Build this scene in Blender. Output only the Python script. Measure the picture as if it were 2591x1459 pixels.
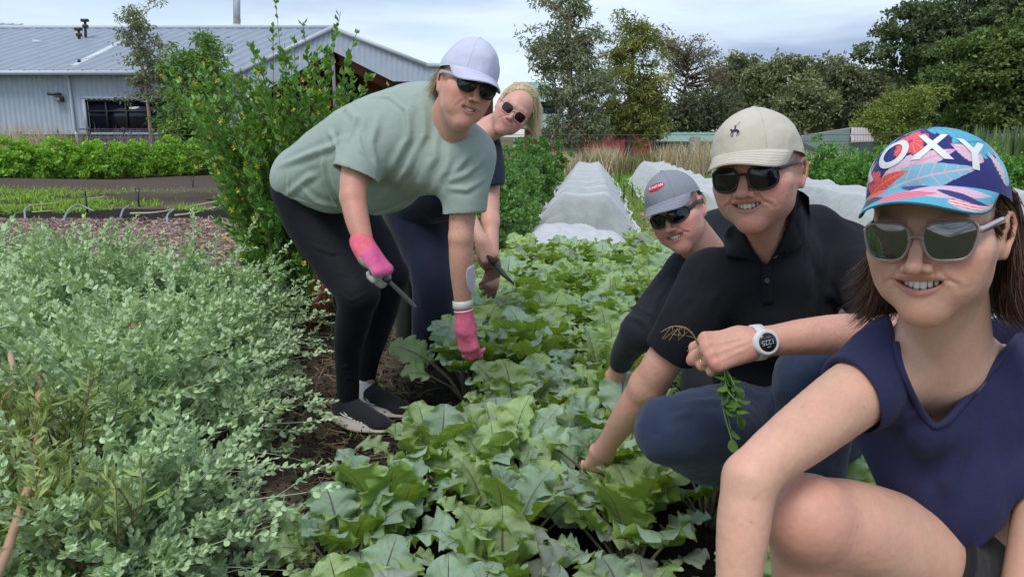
import bpy, math, random, os
import numpy as np
from mathutils import Vector, Matrix, Euler
random.seed(7); RNG = np.random.default_rng(11)
S = bpy.context.scene
for o in list(bpy.data.objects): bpy.data.objects.remove(o)
COL = S.collection
# ------------------------------------------------------------ camera
PW, PH, FPX = 2591.0, 1459.0, 1871.0
CAMZ = 1.15
PITCH = math.radians(11.6)
cam_d = bpy.data.cameras.new('camera'); cam = bpy.data.objects.new('camera', cam_d); COL.objects.link(cam)
cam.location = (0, 0, CAMZ); cam.rotation_euler = (math.pi/2 - PITCH, 0, 0)
cam_d.sensor_width = 36; cam_d.lens = 36*FPX/PW; cam_d.clip_start = 0.05; cam_d.clip_end = 3000
S.camera = cam
S.render.resolution_x = 1024; S.render.resolution_y = 576
# ------------------------------------------------------------ world: overcast sky, streaky cloud
SUN_EL, SUN_AZ = math.radians(58), math.radians(200)
w = bpy.data.worlds.new('World'); S.world = w; w.use_nodes = True
nt = w.node_tree; nt.nodes.clear()
def wn(t, **k):
    n = nt.nodes.new(t)
    for a, b in k.items(): setattr(n, a, b)
    return n
out = wn('ShaderNodeOutputWorld'); bg = wn('ShaderNodeBackground'); bg.inputs[1].default_value = 0.125
sky = wn('ShaderNodeTexSky', sky_type='NISHITA', sun_disc=False, sun_elevation=SUN_EL, sun_rotation=SUN_AZ)
tc = wn('ShaderNodeTexCoord')
mp = wn('ShaderNodeMapping'); mp.inputs['Scale'].default_value = (1.3, 1.3, 11.0); mp.inputs['Location'].default_value = (0.35, 0.2, 0.45)
mp.inputs['Rotation'].default_value = (0.03, 0.05, 0)
nz = wn('ShaderNodeTexNoise'); nz.inputs['Scale'].default_value = 2.0; nz.inputs['Detail'].default_value = 7; nz.inputs['Roughness'].default_value = 0.52
nz.inputs['Distortion'].default_value = 0.35
mp2 = wn('ShaderNodeMapping'); mp2.inputs['Scale'].default_value = (0.9, 0.9, 5.0); mp2.inputs['Location'].default_value = (4.1, 2.2, 0.3)
nz2 = wn('ShaderNodeTexNoise'); nz2.inputs['Scale'].default_value = 2.1; nz2.inputs['Detail'].default_value = 5; nz2.inputs['Roughness'].default_value = 0.5
r1 = wn('ShaderNodeValToRGB'); r1.color_ramp.elements[0].position = 0.42; r1.color_ramp.elements[1].position = 0.58
r2 = wn('ShaderNodeValToRGB'); r2.color_ramp.elements[0].position = 0.40; r2.color_ramp.elements[1].position = 0.62
r2.color_ramp.elements[0].color = (1.55, 2.05, 3.0, 1); r2.color_ramp.elements[1].color = (3.7, 4.3, 5.15, 1)
sc = wn('ShaderNodeVectorMath', operation='MULTIPLY'); sc.inputs[1].default_value = (.90, .83, .76)
mx = wn('ShaderNodeMix', data_type='RGBA'); 
L = nt.links.new
L(tc.outputs['Generated'], mp.inputs[0]); L(mp.outputs[0], nz.inputs['Vector'])
L(tc.outputs['Generated'], mp2.inputs[0]); L(mp2.outputs[0], nz2.inputs['Vector'])
L(nz.outputs['Fac'], r1.inputs[0]); L(nz2.outputs['Fac'], r2.inputs[0])
mm = wn('ShaderNodeMath', operation='MULTIPLY_ADD'); mm.inputs[1].default_value = 0.55; mm.inputs[2].default_value = 0.45
L(r1.outputs[0], mm.inputs[0]); L(mm.outputs[0], mx.inputs[0])
L(sky.outputs[0], sc.inputs[0]); L(sc.outputs[0], mx.inputs[6]); L(r2.outputs[0], mx.inputs[7])
L(mx.outputs[2], bg.inputs[0]); L(bg.outputs[0], out.inputs[0])
sl = bpy.data.lights.new('sun', 'SUN'); sl.energy = 1.05; sl.angle = math.radians(26); sl.color = (1, 0.97, 0.92)
so = bpy.data.objects.new('sun', sl); COL.objects.link(so)
# light comes from high, behind and left of the camera
so.rotation_euler = (math.pi/2 - SUN_EL, 0, math.radians(-28))
S.view_settings.view_transform = 'Standard'; S.view_settings.look = 'None'; S.view_settings.gamma = 1.0
S.view_settings.use_curve_mapping = False; S.view_settings.exposure = 0.84
# ------------------------------------------------------------ pixel -> point helpers (for measuring the photograph)
CP, SP = math.cos(PITCH), math.sin(PITCH)
def ray(px, py):
    xc = (px - PW/2)/FPX; yc = (PH/2 - py)/FPX
    return np.array([xc, CP + yc*SP, yc*CP - SP])
def P(px, py, Y):                       # point at world depth Y
    d = ray(px, py); return np.array([0, 0, CAMZ]) + d*(Y/d[1])
def G(px, py, z=0.0):                   # point on the ground plane z
    d = ray(px, py); return np.array([0, 0, CAMZ]) + d*((z - CAMZ)/d[2])
def R(px, Y): return px*Y/FPX            # size in metres of px pixels at depth Y
def srgb(r, g, b):
    f = lambda c: (c/12.92 if c <= .04045 else ((c+.055)/1.055)**2.4)
    return (f(r/255), f(g/255), f(b/255))
# ------------------------------------------------------------ materials
def new_mat(name):
    m = bpy.data.materials.new(name); m.use_nodes = True
    nt = m.node_tree; b = nt.nodes['Principled BSDF']; return m, nt, b
def node(nt, t, **k):
    n = nt.nodes.new(t)
    for a, v in k.items(): setattr(n, a, v)
    return n
def rgba(c): return (c[0], c[1], c[2], 1)
def mat(name, col, rough=0.6, var=0.15, scale=20, bump=0.0, bscale=80, metal=0, spec=0.5, col2=None, sss=0, sheen=0,
        attr=False, stretch=(1, 1, 1), island=0.0, transl=0.0, coat=0, bdist=0.002, detail=4):
    m, nt, b = new_mat(name); L = nt.links.new
    b.inputs['Roughness'].default_value = rough; b.inputs['Metallic'].default_value = metal
    b.inputs['Specular IOR Level'].default_value = spec
    if coat: b.inputs['Coat Weight'].default_value = coat
    tc = node(nt, 'ShaderNodeTexCoord'); mp = node(nt, 'ShaderNodeMapping'); mp.inputs['Scale'].default_value = stretch
    L(tc.outputs['Object'], mp.inputs[0])
    nz = node(nt, 'ShaderNodeTexNoise'); nz.inputs['Scale'].default_value = scale; nz.inputs['Detail'].default_value = detail
    L(mp.outputs[0], nz.inputs['Vector'])
    mr = node(nt, 'ShaderNodeMapRange'); mr.inputs[1].default_value = .3; mr.inputs[2].default_value = .7
    L(nz.outputs['Fac'], mr.inputs[0])
    if attr:
        a = node(nt, 'ShaderNodeVertexColor', layer_name='Col'); src = a.outputs[0]
    else:
        rg = node(nt, 'ShaderNodeRGB'); rg.outputs[0].default_value = rgba(col); src = rg.outputs[0]
    if col2 is not None:
        mx = node(nt, 'ShaderNodeMix', data_type='RGBA'); L(mr.outputs[0], mx.inputs[0]); L(src, mx.inputs[6]); mx.inputs[7].default_value = rgba(col2); src = mx.outputs[2]
    fac = None
    if var or island:
        ma = node(nt, 'ShaderNodeMath', operation='MULTIPLY_ADD'); ma.inputs[1].default_value = 2*var; ma.inputs[2].default_value = 1-var
        L(mr.outputs[0], ma.inputs[0]); fac = ma.outputs[0]
        if island:
            g = node(nt, 'ShaderNodeNewGeometry'); mi = node(nt, 'ShaderNodeMath', operation='MULTIPLY_ADD')
            mi.inputs[1].default_value = 2*island; mi.inputs[2].default_value = 1-island; L(g.outputs['Random Per Island'], mi.inputs[0])
            mu = node(nt, 'ShaderNodeMath', operation='MULTIPLY'); L(fac, mu.inputs[0]); L(mi.outputs[0], mu.inputs[1]); fac = mu.outputs[0]
        vm = node(nt, 'ShaderNodeVectorMath', operation='SCALE'); L(src, vm.inputs[0]); L(fac, vm.inputs['Scale']); src = vm.outputs[0]
    L(src, b.inputs['Base Color'])
    if bump:
        n2 = node(nt, 'ShaderNodeTexNoise'); n2.inputs['Scale'].default_value = bscale; n2.inputs['Detail'].default_value = 5
        L(mp.outputs[0], n2.inputs['Vector'])
        bp = node(nt, 'ShaderNodeBump'); bp.inputs['Strength'].default_value = bump; bp.inputs['Distance'].default_value = bdist
        L(n2.outputs['Fac'], bp.inputs['Height']); L(bp.outputs[0], b.inputs['Normal'])
    if sss:
        b.inputs['Subsurface Weight'].default_value = sss; b.inputs['Subsurface Radius'].default_value = (1, .35, .2); b.inputs['Subsurface Scale'].default_value = 0.006
    if sheen: b.inputs['Sheen Weight'].default_value = sheen; b.inputs['Sheen Roughness'].default_value = .5
    if transl:
        o = nt.nodes['Material Output']; t = node(nt, 'ShaderNodeBsdfTranslucent'); ms = node(nt, 'ShaderNodeMixShader'); ms.inputs[0].default_value = transl
        hs = node(nt, 'ShaderNodeVectorMath', operation='MULTIPLY'); hs.inputs[1].default_value = (1.9, 1.6, .55); L(src, hs.inputs[0]); L(hs.outputs[0], t.inputs[0])
        L(b.outputs[0], ms.inputs[1]); L(t.outputs[0], ms.inputs[2]); L(ms.outputs[0], o.inputs[0])
    return m
# ------------------------------------------------------------ objects
def nmesh(name, V, F, m=None, parent=None, smooth=True, col=None, uv=None, mats=None, midx=None):
    V = np.asarray(V, dtype=np.float32); me = bpy.data.meshes.new(name)
    if isinstance(F, np.ndarray):
        n, k = F.shape
        me.vertices.add(len(V)); me.vertices.foreach_set('co', V.ravel())
        me.loops.add(n*k); me.loops.foreach_set('vertex_index', F.astype(np.int32).ravel())
        me.polygons.add(n); me.polygons.foreach_set('loop_start', np.arange(0, n*k, k, dtype=np.int32))
        me.polygons.foreach_set('loop_total', np.full(n, k, dtype=np.int32))
        me.update(calc_edges=True)
    else:
        me.from_pydata([tuple(map(float, v)) for v in V], [], [tuple(f) for f in F]); me.update()
    if smooth: me.polygons.foreach_set('use_smooth', np.ones(len(me.polygons), dtype=bool))
    if col is not None:
        a = me.color_attributes.new('Col', 'FLOAT_COLOR', 'POINT')
        c = np.ones((len(V), 4), dtype=np.float32); c[:, :3] = col; a.data.foreach_set('color', c.ravel())
    if uv is not None:
        ul = me.uv_layers.new(name='UVMap'); li = np.empty(len(me.loops), dtype=np.int32); me.loops.foreach_get('vertex_index', li)
        ul.data.foreach_set('uv', np.asarray(uv, dtype=np.float32)[li].ravel())
    for mm in (mats or ([m] if m else [])): me.materials.append(mm)
    if midx is not None: me.polygons.foreach_set('material_index', np.asarray(midx, dtype=np.int32))
    me.validate(clean_customdata=False)
    o = bpy.data.objects.new(name, me); COL.objects.link(o)
    if parent is not None: o.parent = parent; o.matrix_parent_inverse = parent.matrix_basis.inverted()
    return o
def tag(o, label=None, cat=None, group=None, kind=None):
    if label: o['label'] = label
    if cat: o['category'] = cat
    if group: o['group'] = group
    if kind: o['kind'] = kind
    return o
def thing(name, label, cat, loc=(0, 0, 0), group=None, rz=0):
    o = bpy.data.objects.new(name, None); COL.objects.link(o); o.location = tuple(map(float, loc)); o.rotation_euler = (0, 0, rz)
    o.empty_display_size = .05
    return tag(o, label, cat, group)
def part(name, VF, m, parent=None, **k):          # VF in world space; parent may be placed anywhere
    return nmesh(name, VF[0], VF[1], m, parent, **k)
def dup(root, loc=None, rz=None, scale=None, label=None, group=None):
    r = root.copy(); COL.objects.link(r)
    if loc is not None: r.location = tuple(map(float, loc))
    if rz is not None: r.rotation_euler = (0, 0, rz)
    if scale is not None: r.scale = scale if hasattr(scale, '__len__') else (scale,)*3
    if label: r['label'] = label
    if group: r['group'] = group
    for ch in list(root.children):
        c = ch.copy(); COL.objects.link(c); c.parent = r
        for g in list(ch.children):
            d = g.copy(); COL.objects.link(d); d.parent = c
    return r
# ------------------------------------------------------------ mesh pieces (lists of V,F with quads/tris mixed -> join)
def join(parts):
    Vs, Fs, n = [], [], 0
    for V, F in parts:
        V = np.asarray(V, float); Vs.append(V)
        if isinstance(F, np.ndarray): Fs.append(F + n)
        else: Fs.append([[i+n for i in f] for f in F])
        n += len(V)
    V = np.vstack(Vs)
    if all(isinstance(f, np.ndarray) and f.shape[1] == Fs[0].shape[1] for f in Fs if isinstance(f, np.ndarray)) and all(isinstance(f, np.ndarray) for f in Fs):
        return V, np.vstack(Fs)
    out = []
    for f in Fs: out += [list(map(int, x)) for x in f]
    return V, out
def box(x0, x1, y0, y1, z0, z1):
    V = np.array([(x, y, z) for z in (z0, z1) for y in (y0, y1) for x in (x0, x1)], float)
    return V, np.array([(0, 2, 3, 1), (4, 5, 7, 6), (0, 1, 5, 4), (2, 6, 7, 3), (0, 4, 6, 2), (1, 3, 7, 5)])
def frame_from(d):
    d = np.asarray(d, float); d = d/np.linalg.norm(d)
    u = np.cross(d, [0, 0, 1.0]);
    if np.linalg.norm(u) < 1e-3: u = np.cross(d, [1.0, 0, 0])
    u /= np.linalg.norm(u); return u, np.cross(u, d), d
def tube(pts, rad, n=8, closed=False, caps=True):
    pts = np.asarray(pts, float); m = len(pts); rad = np.full(m, rad) if np.isscalar(rad) else np.asarray(rad, float)
    V = []; pu = None
    for i in range(m):
        a = pts[(i-1) % m] if (closed or i > 0) else pts[0]; b = pts[(i+1) % m] if (closed or i < m-1) else pts[-1]
        d = b - a; d /= (np.linalg.norm(d) + 1e-12)
        if pu is None: u, v, _ = frame_from(d)
        else:
            u = pu - d*np.dot(pu, d); u /= (np.linalg.norm(u)+1e-12); v = np.cross(u, d)
        pu = u
        for k in range(n):
            t = 2*math.pi*k/n; V.append(pts[i] + rad[i]*(math.cos(t)*u + math.sin(t)*v))
    F = []
    for i in range(m if closed else m-1):
        j = (i+1) % m
        for k in range(n): F.append((i*n+k, i*n+(k+1) % n, j*n+(k+1) % n, j*n+k))
    if caps and not closed:
        V.append(pts[0]); V.append(pts[-1]); c0, c1 = len(V)-2, len(V)-1
        for k in range(n):
            F.append((c0, (k+1) % n, k, c0)); F.append((c1, (m-1)*n+k, (m-1)*n+(k+1) % n, c1))
        F = [f if len(set(f)) == 4 else tuple(dict.fromkeys(f)) for f in F]
        return np.array(V), F
    return np.array(V), np.array(F)
def catmull(pts, n=8):
    p = np.asarray(pts, float); p = np.vstack([2*p[0]-p[1], p, 2*p[-1]-p[-2]]); out = []
    for i in range(1, len(p)-2):
        for t in np.linspace(0, 1, n, endpoint=False):
            out.append(.5*((2*p[i]) + (-p[i-1]+p[i+1])*t + (2*p[i-1]-5*p[i]+4*p[i+1]-p[i+2])*t*t + (-p[i-1]+3*p[i]-3*p[i+1]+p[i+2])*t**3))
    out.append(p[-2]); return np.array(out)
def bar(a, b, wx, wy, up=(0, 0, 1)):      # rectangular bar between two points
    a = np.asarray(a, float); b = np.asarray(b, float); d = b-a; d /= np.linalg.norm(d)
    u = np.cross(d, up); 
    if np.linalg.norm(u) < 1e-4: u = np.cross(d, (1, 0, 0))
    u /= np.linalg.norm(u); v = np.cross(u, d)
    V = [c + sx*u*wx/2 + sy*v*wy/2 for c in (a, b) for sx, sy in ((-1, -1), (1, -1), (1, 1), (-1, 1))]
    return np.array(V), np.array([(0, 1, 2, 3), (7, 6, 5, 4), (0, 4, 5, 1), (1, 5, 6, 2), (2, 6, 7, 3), (3, 7, 4, 0)])
def grid_faces(nu, nv):
    i, j = np.meshgrid(np.arange(nu-1), np.arange(nv-1), indexing='ij'); a = (i*nv + j).ravel()
    return np.stack([a, a+nv, a+nv+1, a+1], 1)
def scatter(V, F, Ms):                     # Ms (n,3,4)
    n = len(Ms); nv = len(V)
    W = np.einsum('nij,vj->nvi', Ms[:, :, :3], V) + Ms[:, None, :, 3]
    FF = (F[None] + (np.arange(n)*nv)[:, None, None]).reshape(-1, F.shape[1])
    return W.reshape(-1, 3), FF
def rot_frames(dirs, spin, scale, pos):    # local z -> dirs
    d = dirs/np.linalg.norm(dirs, axis=1, keepdims=True)
    h = np.where(np.abs(d[:, 2:3]) < .95, np.array([[0, 0, 1.0]]), np.array([[1.0, 0, 0]]))
    u = np.cross(h, d); u /= np.linalg.norm(u, axis=1, keepdims=True); v = np.cross(d, u)
    c, s = np.cos(spin)[:, None], np.sin(spin)[:, None]
    a = u*c + v*s; b = -u*s + v*c
    M = np.stack([a, b, d, np.zeros_like(d)], 2); sc = np.asarray(scale)
    M[:, :, :3] *= sc[:, None, None] if sc.ndim == 1 else sc[:, None, :]
    M[:, :, 3] = pos; return M
# cheap value noise in numpy
_NT = np.random.default_rng(5).random((64, 64, 64)).astype(np.float32)
def vnoise(p):
    p = np.asarray(p, dtype=np.float64); i = np.floor(p).astype(int); f = p - i; f = f*f*(3-2*f); r = 0
    for dx in (0, 1):
        for dy in (0, 1):
            for dz in (0, 1):
                wgt = (f[..., 0] if dx else 1-f[..., 0])*(f[..., 1] if dy else 1-f[..., 1])*(f[..., 2] if dz else 1-f[..., 2])
                r = r + wgt*_NT[(i[..., 0]+dx) & 63, (i[..., 1]+dy) & 63, (i[..., 2]+dz) & 63]
    return r*2-1
def fbm(p, o=4):
    r = 0; a = .5
    for k in range(o): r = r + a*vnoise(np.asarray(p)*2**k + 7.3*k); a *= .5
    return r
# ============================================================ implicit modelling: bodies and clothes are one smooth surface
f32 = np.float32
def smin(a, b, k):
    if k <= 0: return np.minimum(a, b)
    h = np.maximum(k - np.abs(a-b), 0)/k
    return np.minimum(a, b) - h*h*k*.25
class Prim:
    def __init__(s, kind, k, op, c, r): s.kind, s.k, s.op, s.c, s.r = kind, k, op, np.asarray(c, float), r
class Sculpt:
    """list of tapered capsules and ellipsoids, blended in order. M: local->world (4x4 numpy) for what is added"""
    def __init__(s): s.p = []; s.M = np.eye(4); s.sc = 1.0; s.lz = 1.0
    def setM(s, M=None):
        s.M = np.eye(4) if M is None else M; s.sc = float(np.cbrt(abs(np.linalg.det(s.M[:3, :3]))))
    def T(s, p):
        p = np.array(p, float)
        if s.lz != 1 and p[2] < 0: p[2] *= s.lz
        return s.M[:3, :3] @ np.asarray(p, float) + s.M[:3, 3]
    def cone(s, a, b, ra, rb, k=.02, op='u', flat=None, fs=1.0):
        a, b = s.T(a), s.T(b); ra, rb, k = ra*s.sc, rb*s.sc, k*s.sc
        q = Prim('c', k, op, (a+b)/2, np.linalg.norm(a-b)/2 + max(ra, rb)*(1.0))
        q.a, q.b, q.ra, q.rb = a, b, ra, rb; q.fl = None
        if flat is not None:
            n = s.M[:3, :3] @ np.asarray(flat, float); q.fl = n/np.linalg.norm(n); q.fs = fs
            if fs < 1: q.r /= fs
        s.p.append(q); return s
    def chain(s, pts, rad, k=.02, kin=None, sub=None, op='u', **kw):
        """a limb: one smooth tapered sweep through the joints"""
        if kw:
            for i in range(len(pts)-1): s.cone(pts[i], pts[i+1], rad[i], rad[i+1], k if i == 0 else (kin or .6*min(rad[i], rad[i+1])), op=op, **kw)
            return s
        pts = np.array([s.T(p) for p in pts]); rad = np.asarray(rad, float)*s.sc
        if sub is None: sub = 6 if (kin or 0) >= .01 and len(pts) > 2 else 1
        if sub > 1:
            # round the corners a little before the spline so that joints do not swell
            Q = catmull(np.hstack([pts, rad[:, None]]), sub); Q[1:-1] = (Q[:-2]+2*Q[1:-1]+Q[2:])/4; pts, rad = Q[:, :3], np.maximum(Q[:, 3], .002)
        c = (pts.min(0)+pts.max(0))/2; q = Prim('w', k*s.sc, op, c, (np.linalg.norm(pts-c, axis=1)+rad).max()); q.pts = pts; q.rad = rad; s.p.append(q); return s
    def ell(s, c, r, k=.02, op='u', rot=None):
        c = s.T(c); Rm = s.M[:3, :3]/s.sc
        if rot is not None:
            Rm = Rm @ (np.array(Euler(rot).to_matrix()) if len(np.shape(rot)) == 1 else np.asarray(rot))
        r = np.asarray(r, float)*s.sc
        q = Prim('e', k*s.sc, op, c, max(r)); q.R = Rm; q.e = r; s.p.append(q); return s
    def fn(s, f, c, r, k=.002, op='s'):
        c = s.T(c); q = Prim('f', k*s.sc, op, c, r*s.sc); q.f = f; q.Mi = np.linalg.inv(s.M).astype(f32); q.s = s.sc; s.p.append(q); return s
    def ev(s, q, X):
        if q.kind == 'f': return q.f(X @ q.Mi[:3, :3].T + q.Mi[:3, 3])*q.s
        if q.kind == 'w':
            best = None; idx = range(len(q.pts)-1)
            if X.ndim == 4 and len(q.pts) > 3:          # only the segments that can matter in this block
                c = (X[0, 0, 0]+X[-1, -1, -1])/2; hd = float(np.linalg.norm(X[-1, -1, -1]-X[0, 0, 0]))/2; ds = []
                for i in idx:
                    d = q.pts[i+1]-q.pts[i]; t = min(max(float((c-q.pts[i]) @ d)/max(float(d @ d), 1e-12), 0), 1); ds.append(float(np.linalg.norm(c-q.pts[i]-t*d)) - (q.rad[i]+(q.rad[i+1]-q.rad[i])*t))
                m0 = min(ds); idx = [i for i in idx if ds[i] <= m0+2*hd]
            for i in idx:
                a = q.pts[i].astype(f32); d = (q.pts[i+1]-q.pts[i]).astype(f32); L2 = max(float(d @ d), 1e-10); dr = float(q.rad[i+1]-q.rad[i]); dr = max(-.9*math.sqrt(L2), min(.9*math.sqrt(L2), dr))
                Y = X-a; y = Y @ d; yy = np.einsum('...i,...i->...', Y, Y); h = np.sqrt(np.maximum(yy - y*y/L2, 0)); t = np.clip((y + dr/math.sqrt(L2-dr*dr)*math.sqrt(L2)*h)/L2, 0, 1)   # exact round cone
                r = np.sqrt(h*h + (y/math.sqrt(L2)-t*math.sqrt(L2))**2) - (q.rad[i] + dr*t); r = r.astype(f32); best = r if best is None else np.minimum(best, r)
            return best
        if q.kind == 'c':
            d = q.b-q.a; Y = X - q.a.astype(f32)
            if q.fl is not None: Y = Y + ((q.fs-1)*(Y @ q.fl.astype(f32)))[..., None]*q.fl.astype(f32); d = d + (q.fs-1)*np.dot(d, q.fl)*q.fl
            L2 = max(float(d @ d), 1e-12); t = np.clip((Y @ d.astype(f32))/L2, 0, 1)
            Z = Y - t[..., None]*d.astype(f32)
            r = np.sqrt(np.einsum('...i,...i->...', Z, Z)) - (q.ra + (q.rb-q.ra)*t)
            return r/max(q.fs, 1) if q.fl is not None else r
        Y = (X - q.c.astype(f32)) @ q.R.astype(f32); A = Y/q.e.astype(f32); B = A/q.e.astype(f32)
        k0 = np.sqrt(np.einsum('...i,...i->...', A, A)); k1 = np.sqrt(np.einsum('...i,...i->...', B, B)) + 1e-9
        return k0*(k0-1)/k1
    def field(s, X, prims=None):
        d = np.full(X.shape[:-1], 1.0, f32)
        for q in (s.p if prims is None else prims):
            e = s.ev(q, X)
            if q.op == 'u': d = smin(d, e, q.k)
            elif q.op == 's': d = -smin(-d, e, q.k)
            elif q.op == 'i': d = -smin(-d, -e, q.k)
        return d
    def mesh(s, h, inflate=0.0, clip=None, smooth=2):
        us = [q for q in s.p if q.op == 'u']
        lo = np.min([q.c-q.r*1.05 for q in us], 0) - 2*h; hi = np.max([q.c+q.r*1.05 for q in us], 0) + 2*h
        n = 20; bs = n*h; nb = np.ceil((hi-lo)/bs).astype(int)
        I = np.stack(np.meshgrid(*[np.arange(k) for k in nb], indexing='ij'), -1).reshape(-1, 3)
        C = (lo + (I+.5)*bs).astype(f32); hd = bs*math.sqrt(3)/2
        near = np.zeros(len(I), bool); D = {}
        for j, q in enumerate(s.p):
            dist = np.linalg.norm(C - q.c.astype(f32), axis=1) - q.r*1.05
            if q.kind == 'w': m_ = dist < hd*2; dist[m_] = s.ev(q, C[m_])
            D[j] = dist < hd*1.35 + 2*q.k + .006 + abs(inflate)
            if q.op == 'u': near |= D[j]
        idx = np.nonzero(near)[0]
        # second test with the true field at the centre
        dc = np.empty(len(idx), f32)
        for a in range(0, len(idx), 4000): dc[a:a+4000] = s.field(C[idx[a:a+4000]])
        idx = idx[np.abs(dc-inflate) < hd*2.6 + .01]
        g = np.stack(np.meshgrid(*[np.arange(n+1)]*3, indexing='ij'), -1).astype(f32)*h
        # cell corner offsets
        ng = nb*n + 2; mulv = np.array([ng[1]*ng[2], ng[2], 1], dtype=np.int64)
        PV, PI, QF = [], [], []
        ar = np.arange(n+1)
        for bi in idx:
            base = I[bi]*n; o = lo + base*h; X = g + o.astype(f32)
            pr = [q for j, q in enumerate(s.p) if D[j][bi]]
            if not any(q.op == 'u' for q in pr): continue
            d = s.field(X, pr) - inflate
            if clip is not None: d = clip(X, d)
            sg = d < 0
            if sg.all() or not sg.any(): continue
            # crossing points per edge axis
            acc = np.zeros((n, n, n, 3), f32); cnt = np.zeros((n, n, n), f32)
            for ax in range(3):
                s0 = [slice(None)]*3; s1 = [slice(None)]*3; s0[ax] = slice(0, n); s1[ax] = slice(1, n+1)
                a, b = d[tuple(s0)], d[tuple(s1)]; cr = (a < 0) != (b < 0)
                t = np.where(cr, a/np.where(cr, a-b, 1), 0).astype(f32)
                pos = np.stack([np.broadcast_to(np.arange(a.shape[m]).reshape([-1 if m == q_ else 1 for q_ in range(3)]), a.shape) for m in range(3)], -1).astype(f32)
                pos[..., ax] += t; pos *= cr[..., None]; c = cr.astype(f32)
                o1, o2 = [m for m in range(3) if m != ax]
                for u_ in (0, 1):
                    for v_ in (0, 1):
                        sl_ = [slice(0, n)]*3; sl_[o1] = slice(u_, n+u_); sl_[o2] = slice(v_, n+v_)
                        acc += pos[tuple(sl_)]; cnt += c[tuple(sl_)]
                # faces (edges whose both other coords are in 0..n-1)
                sl_ = [slice(0, n)]*3; cc = cr[tuple(sl_)]; ii = np.argwhere(cc)
                if len(ii):
                    neg = (a[tuple(sl_)] < 0)[cc]; gi = ii + base
                    e1 = np.zeros(3, int); e1[o1] = 1; e2 = np.zeros(3, int); e2[o2] = 1
                    q = np.stack([(gi-e1-e2+1) @ mulv, (gi-e2+1) @ mulv, (gi+1) @ mulv, (gi-e1+1) @ mulv], 1)
                    flip = neg if ax != 1 else ~neg
                    q[~flip] = q[~flip][:, ::-1]; QF.append(q)
            m = cnt > 0; ci = np.argwhere(m)
            PV.append((acc[m]/cnt[m][:, None])*h + o); PI.append((ci + base + 1) @ mulv)
        V = np.vstack(PV); ids = np.concatenate(PI); Q = np.vstack(QF)
        order = np.argsort(ids); ids = ids[order]; V = V[order]
        p = np.searchsorted(ids, Q); p[p >= len(ids)] = 0; ok = (ids[p] == Q).all(1); F = p[ok]
        for _ in range(smooth):
            acc = np.zeros_like(V); cnt = np.zeros(len(V))
            for a in range(4):
                for b in (1, 3): np.add.at(acc, F[:, a], V[F[:, (a+b) % 4]]); np.add.at(cnt, F[:, a], 1)
            V = .5*V + .5*acc/np.maximum(cnt, 1)[:, None]
        return V, F
def soften(V, F, centres, it=14):
    """relaxes a skin away from the head and hands (centre, radius)"""
    w = np.ones(len(V))
    for c, r in centres: w = np.minimum(w, np.clip((np.linalg.norm(V-c, axis=1)-r)/.04, 0, 1))
    E = np.vstack([F[:, [0, 1]], F[:, [1, 2]], F[:, [2, 3]], F[:, [3, 0]]]); n = np.bincount(E[:, 0], minlength=len(V)) + np.bincount(E[:, 1], minlength=len(V)); n = np.maximum(n, 1)
    for k in range(it):
        a = np.stack([np.bincount(E[:, 0], V[E[:, 1], j], len(V)) + np.bincount(E[:, 1], V[E[:, 0], j], len(V)) for j in range(3)], 1)/n[:, None]
        V = V + (a-V)*w[:, None]*(.62 if k % 2 == 0 else -.60)
    for k in range(3):
        a = np.stack([np.bincount(E[:, 0], V[E[:, 1], j], len(V)) + np.bincount(E[:, 1], V[E[:, 0], j], len(V)) for j in range(3)], 1)/n[:, None]; V = V + (a-V)*w[:, None]*.5
    return V
def cap_lines(cr, T, M, m, cap, r=.00045):
    for k in range(6): u = ((k+.5)/6) % 1.0; part('seam', tube(cr(np.full(14, u), np.linspace(.02, .97, 14), .0004), r, 4), m, cap)
    for f in (.25, .42, .59, .76, .93):
        j = int(f*(T.shape[1]-1)); L_ = T[3:-3, j] + (0, 0, .0004); part('stitching', tube(atv(M, L_[::2]), r*.8, 4), m, cap)
def vnormals(V, F):
    n = np.cross(V[F[:, 2]]-V[F[:, 0]], V[F[:, 3]]-V[F[:, 1]]) if F.shape[1] == 4 else np.cross(V[F[:, 1]]-V[F[:, 0]], V[F[:, 2]]-V[F[:, 0]])
    N = np.zeros_like(V)
    for a in range(F.shape[1]): np.add.at(N, F[:, a], n)
    return N/(np.linalg.norm(N, axis=1, keepdims=True)+1e-12)
def keep(V, F, mask):                       # keep faces all of whose verts pass
    F = F[mask[F].all(1)]; u = np.unique(F); r = np.full(len(V), -1); r[u] = np.arange(len(u)); return V[u], r[F]
def seg_dist(X, a, b):
    a = np.asarray(a, float); b = np.asarray(b, float); d = b-a; t = np.clip((X-a) @ d/(d @ d + 1e-12), 0, 1)
    return np.linalg.norm(X - a - t[:, None]*d, axis=1), t
def folds(V, F, lines, amp=.004, noise=.0015, nscale=30, stretch=(1, 1, 1), lo=-.004):
    """cloth relief: ridges (height>0) or valleys along 3-D polylines, plus soft noise"""
    N = vnormals(V, F); disp = noise*fbm(V*nscale*np.asarray(stretch), 3) if noise else np.zeros(len(V))
    for pts, wd, ht in lines:
        pts = np.asarray(pts, float); best = np.full(len(V), 9.0); bt = np.zeros(len(V)); m = len(pts)-1
        for i in range(m):
            d, t = seg_dist(V, pts[i], pts[i+1]); up = d < best; best[up] = d[up]; bt[up] = (i+t[up])/m
        fade = np.clip(np.sin(np.clip(bt, .02, .98)*math.pi), 0, 1)**.6
        disp += ht*np.exp(-(best/wd)**2)*fade - ht*.45*np.exp(-((best-wd*1.7)/wd)**2)*fade
    return V + N*np.maximum(disp, lo)[:, None]
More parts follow.
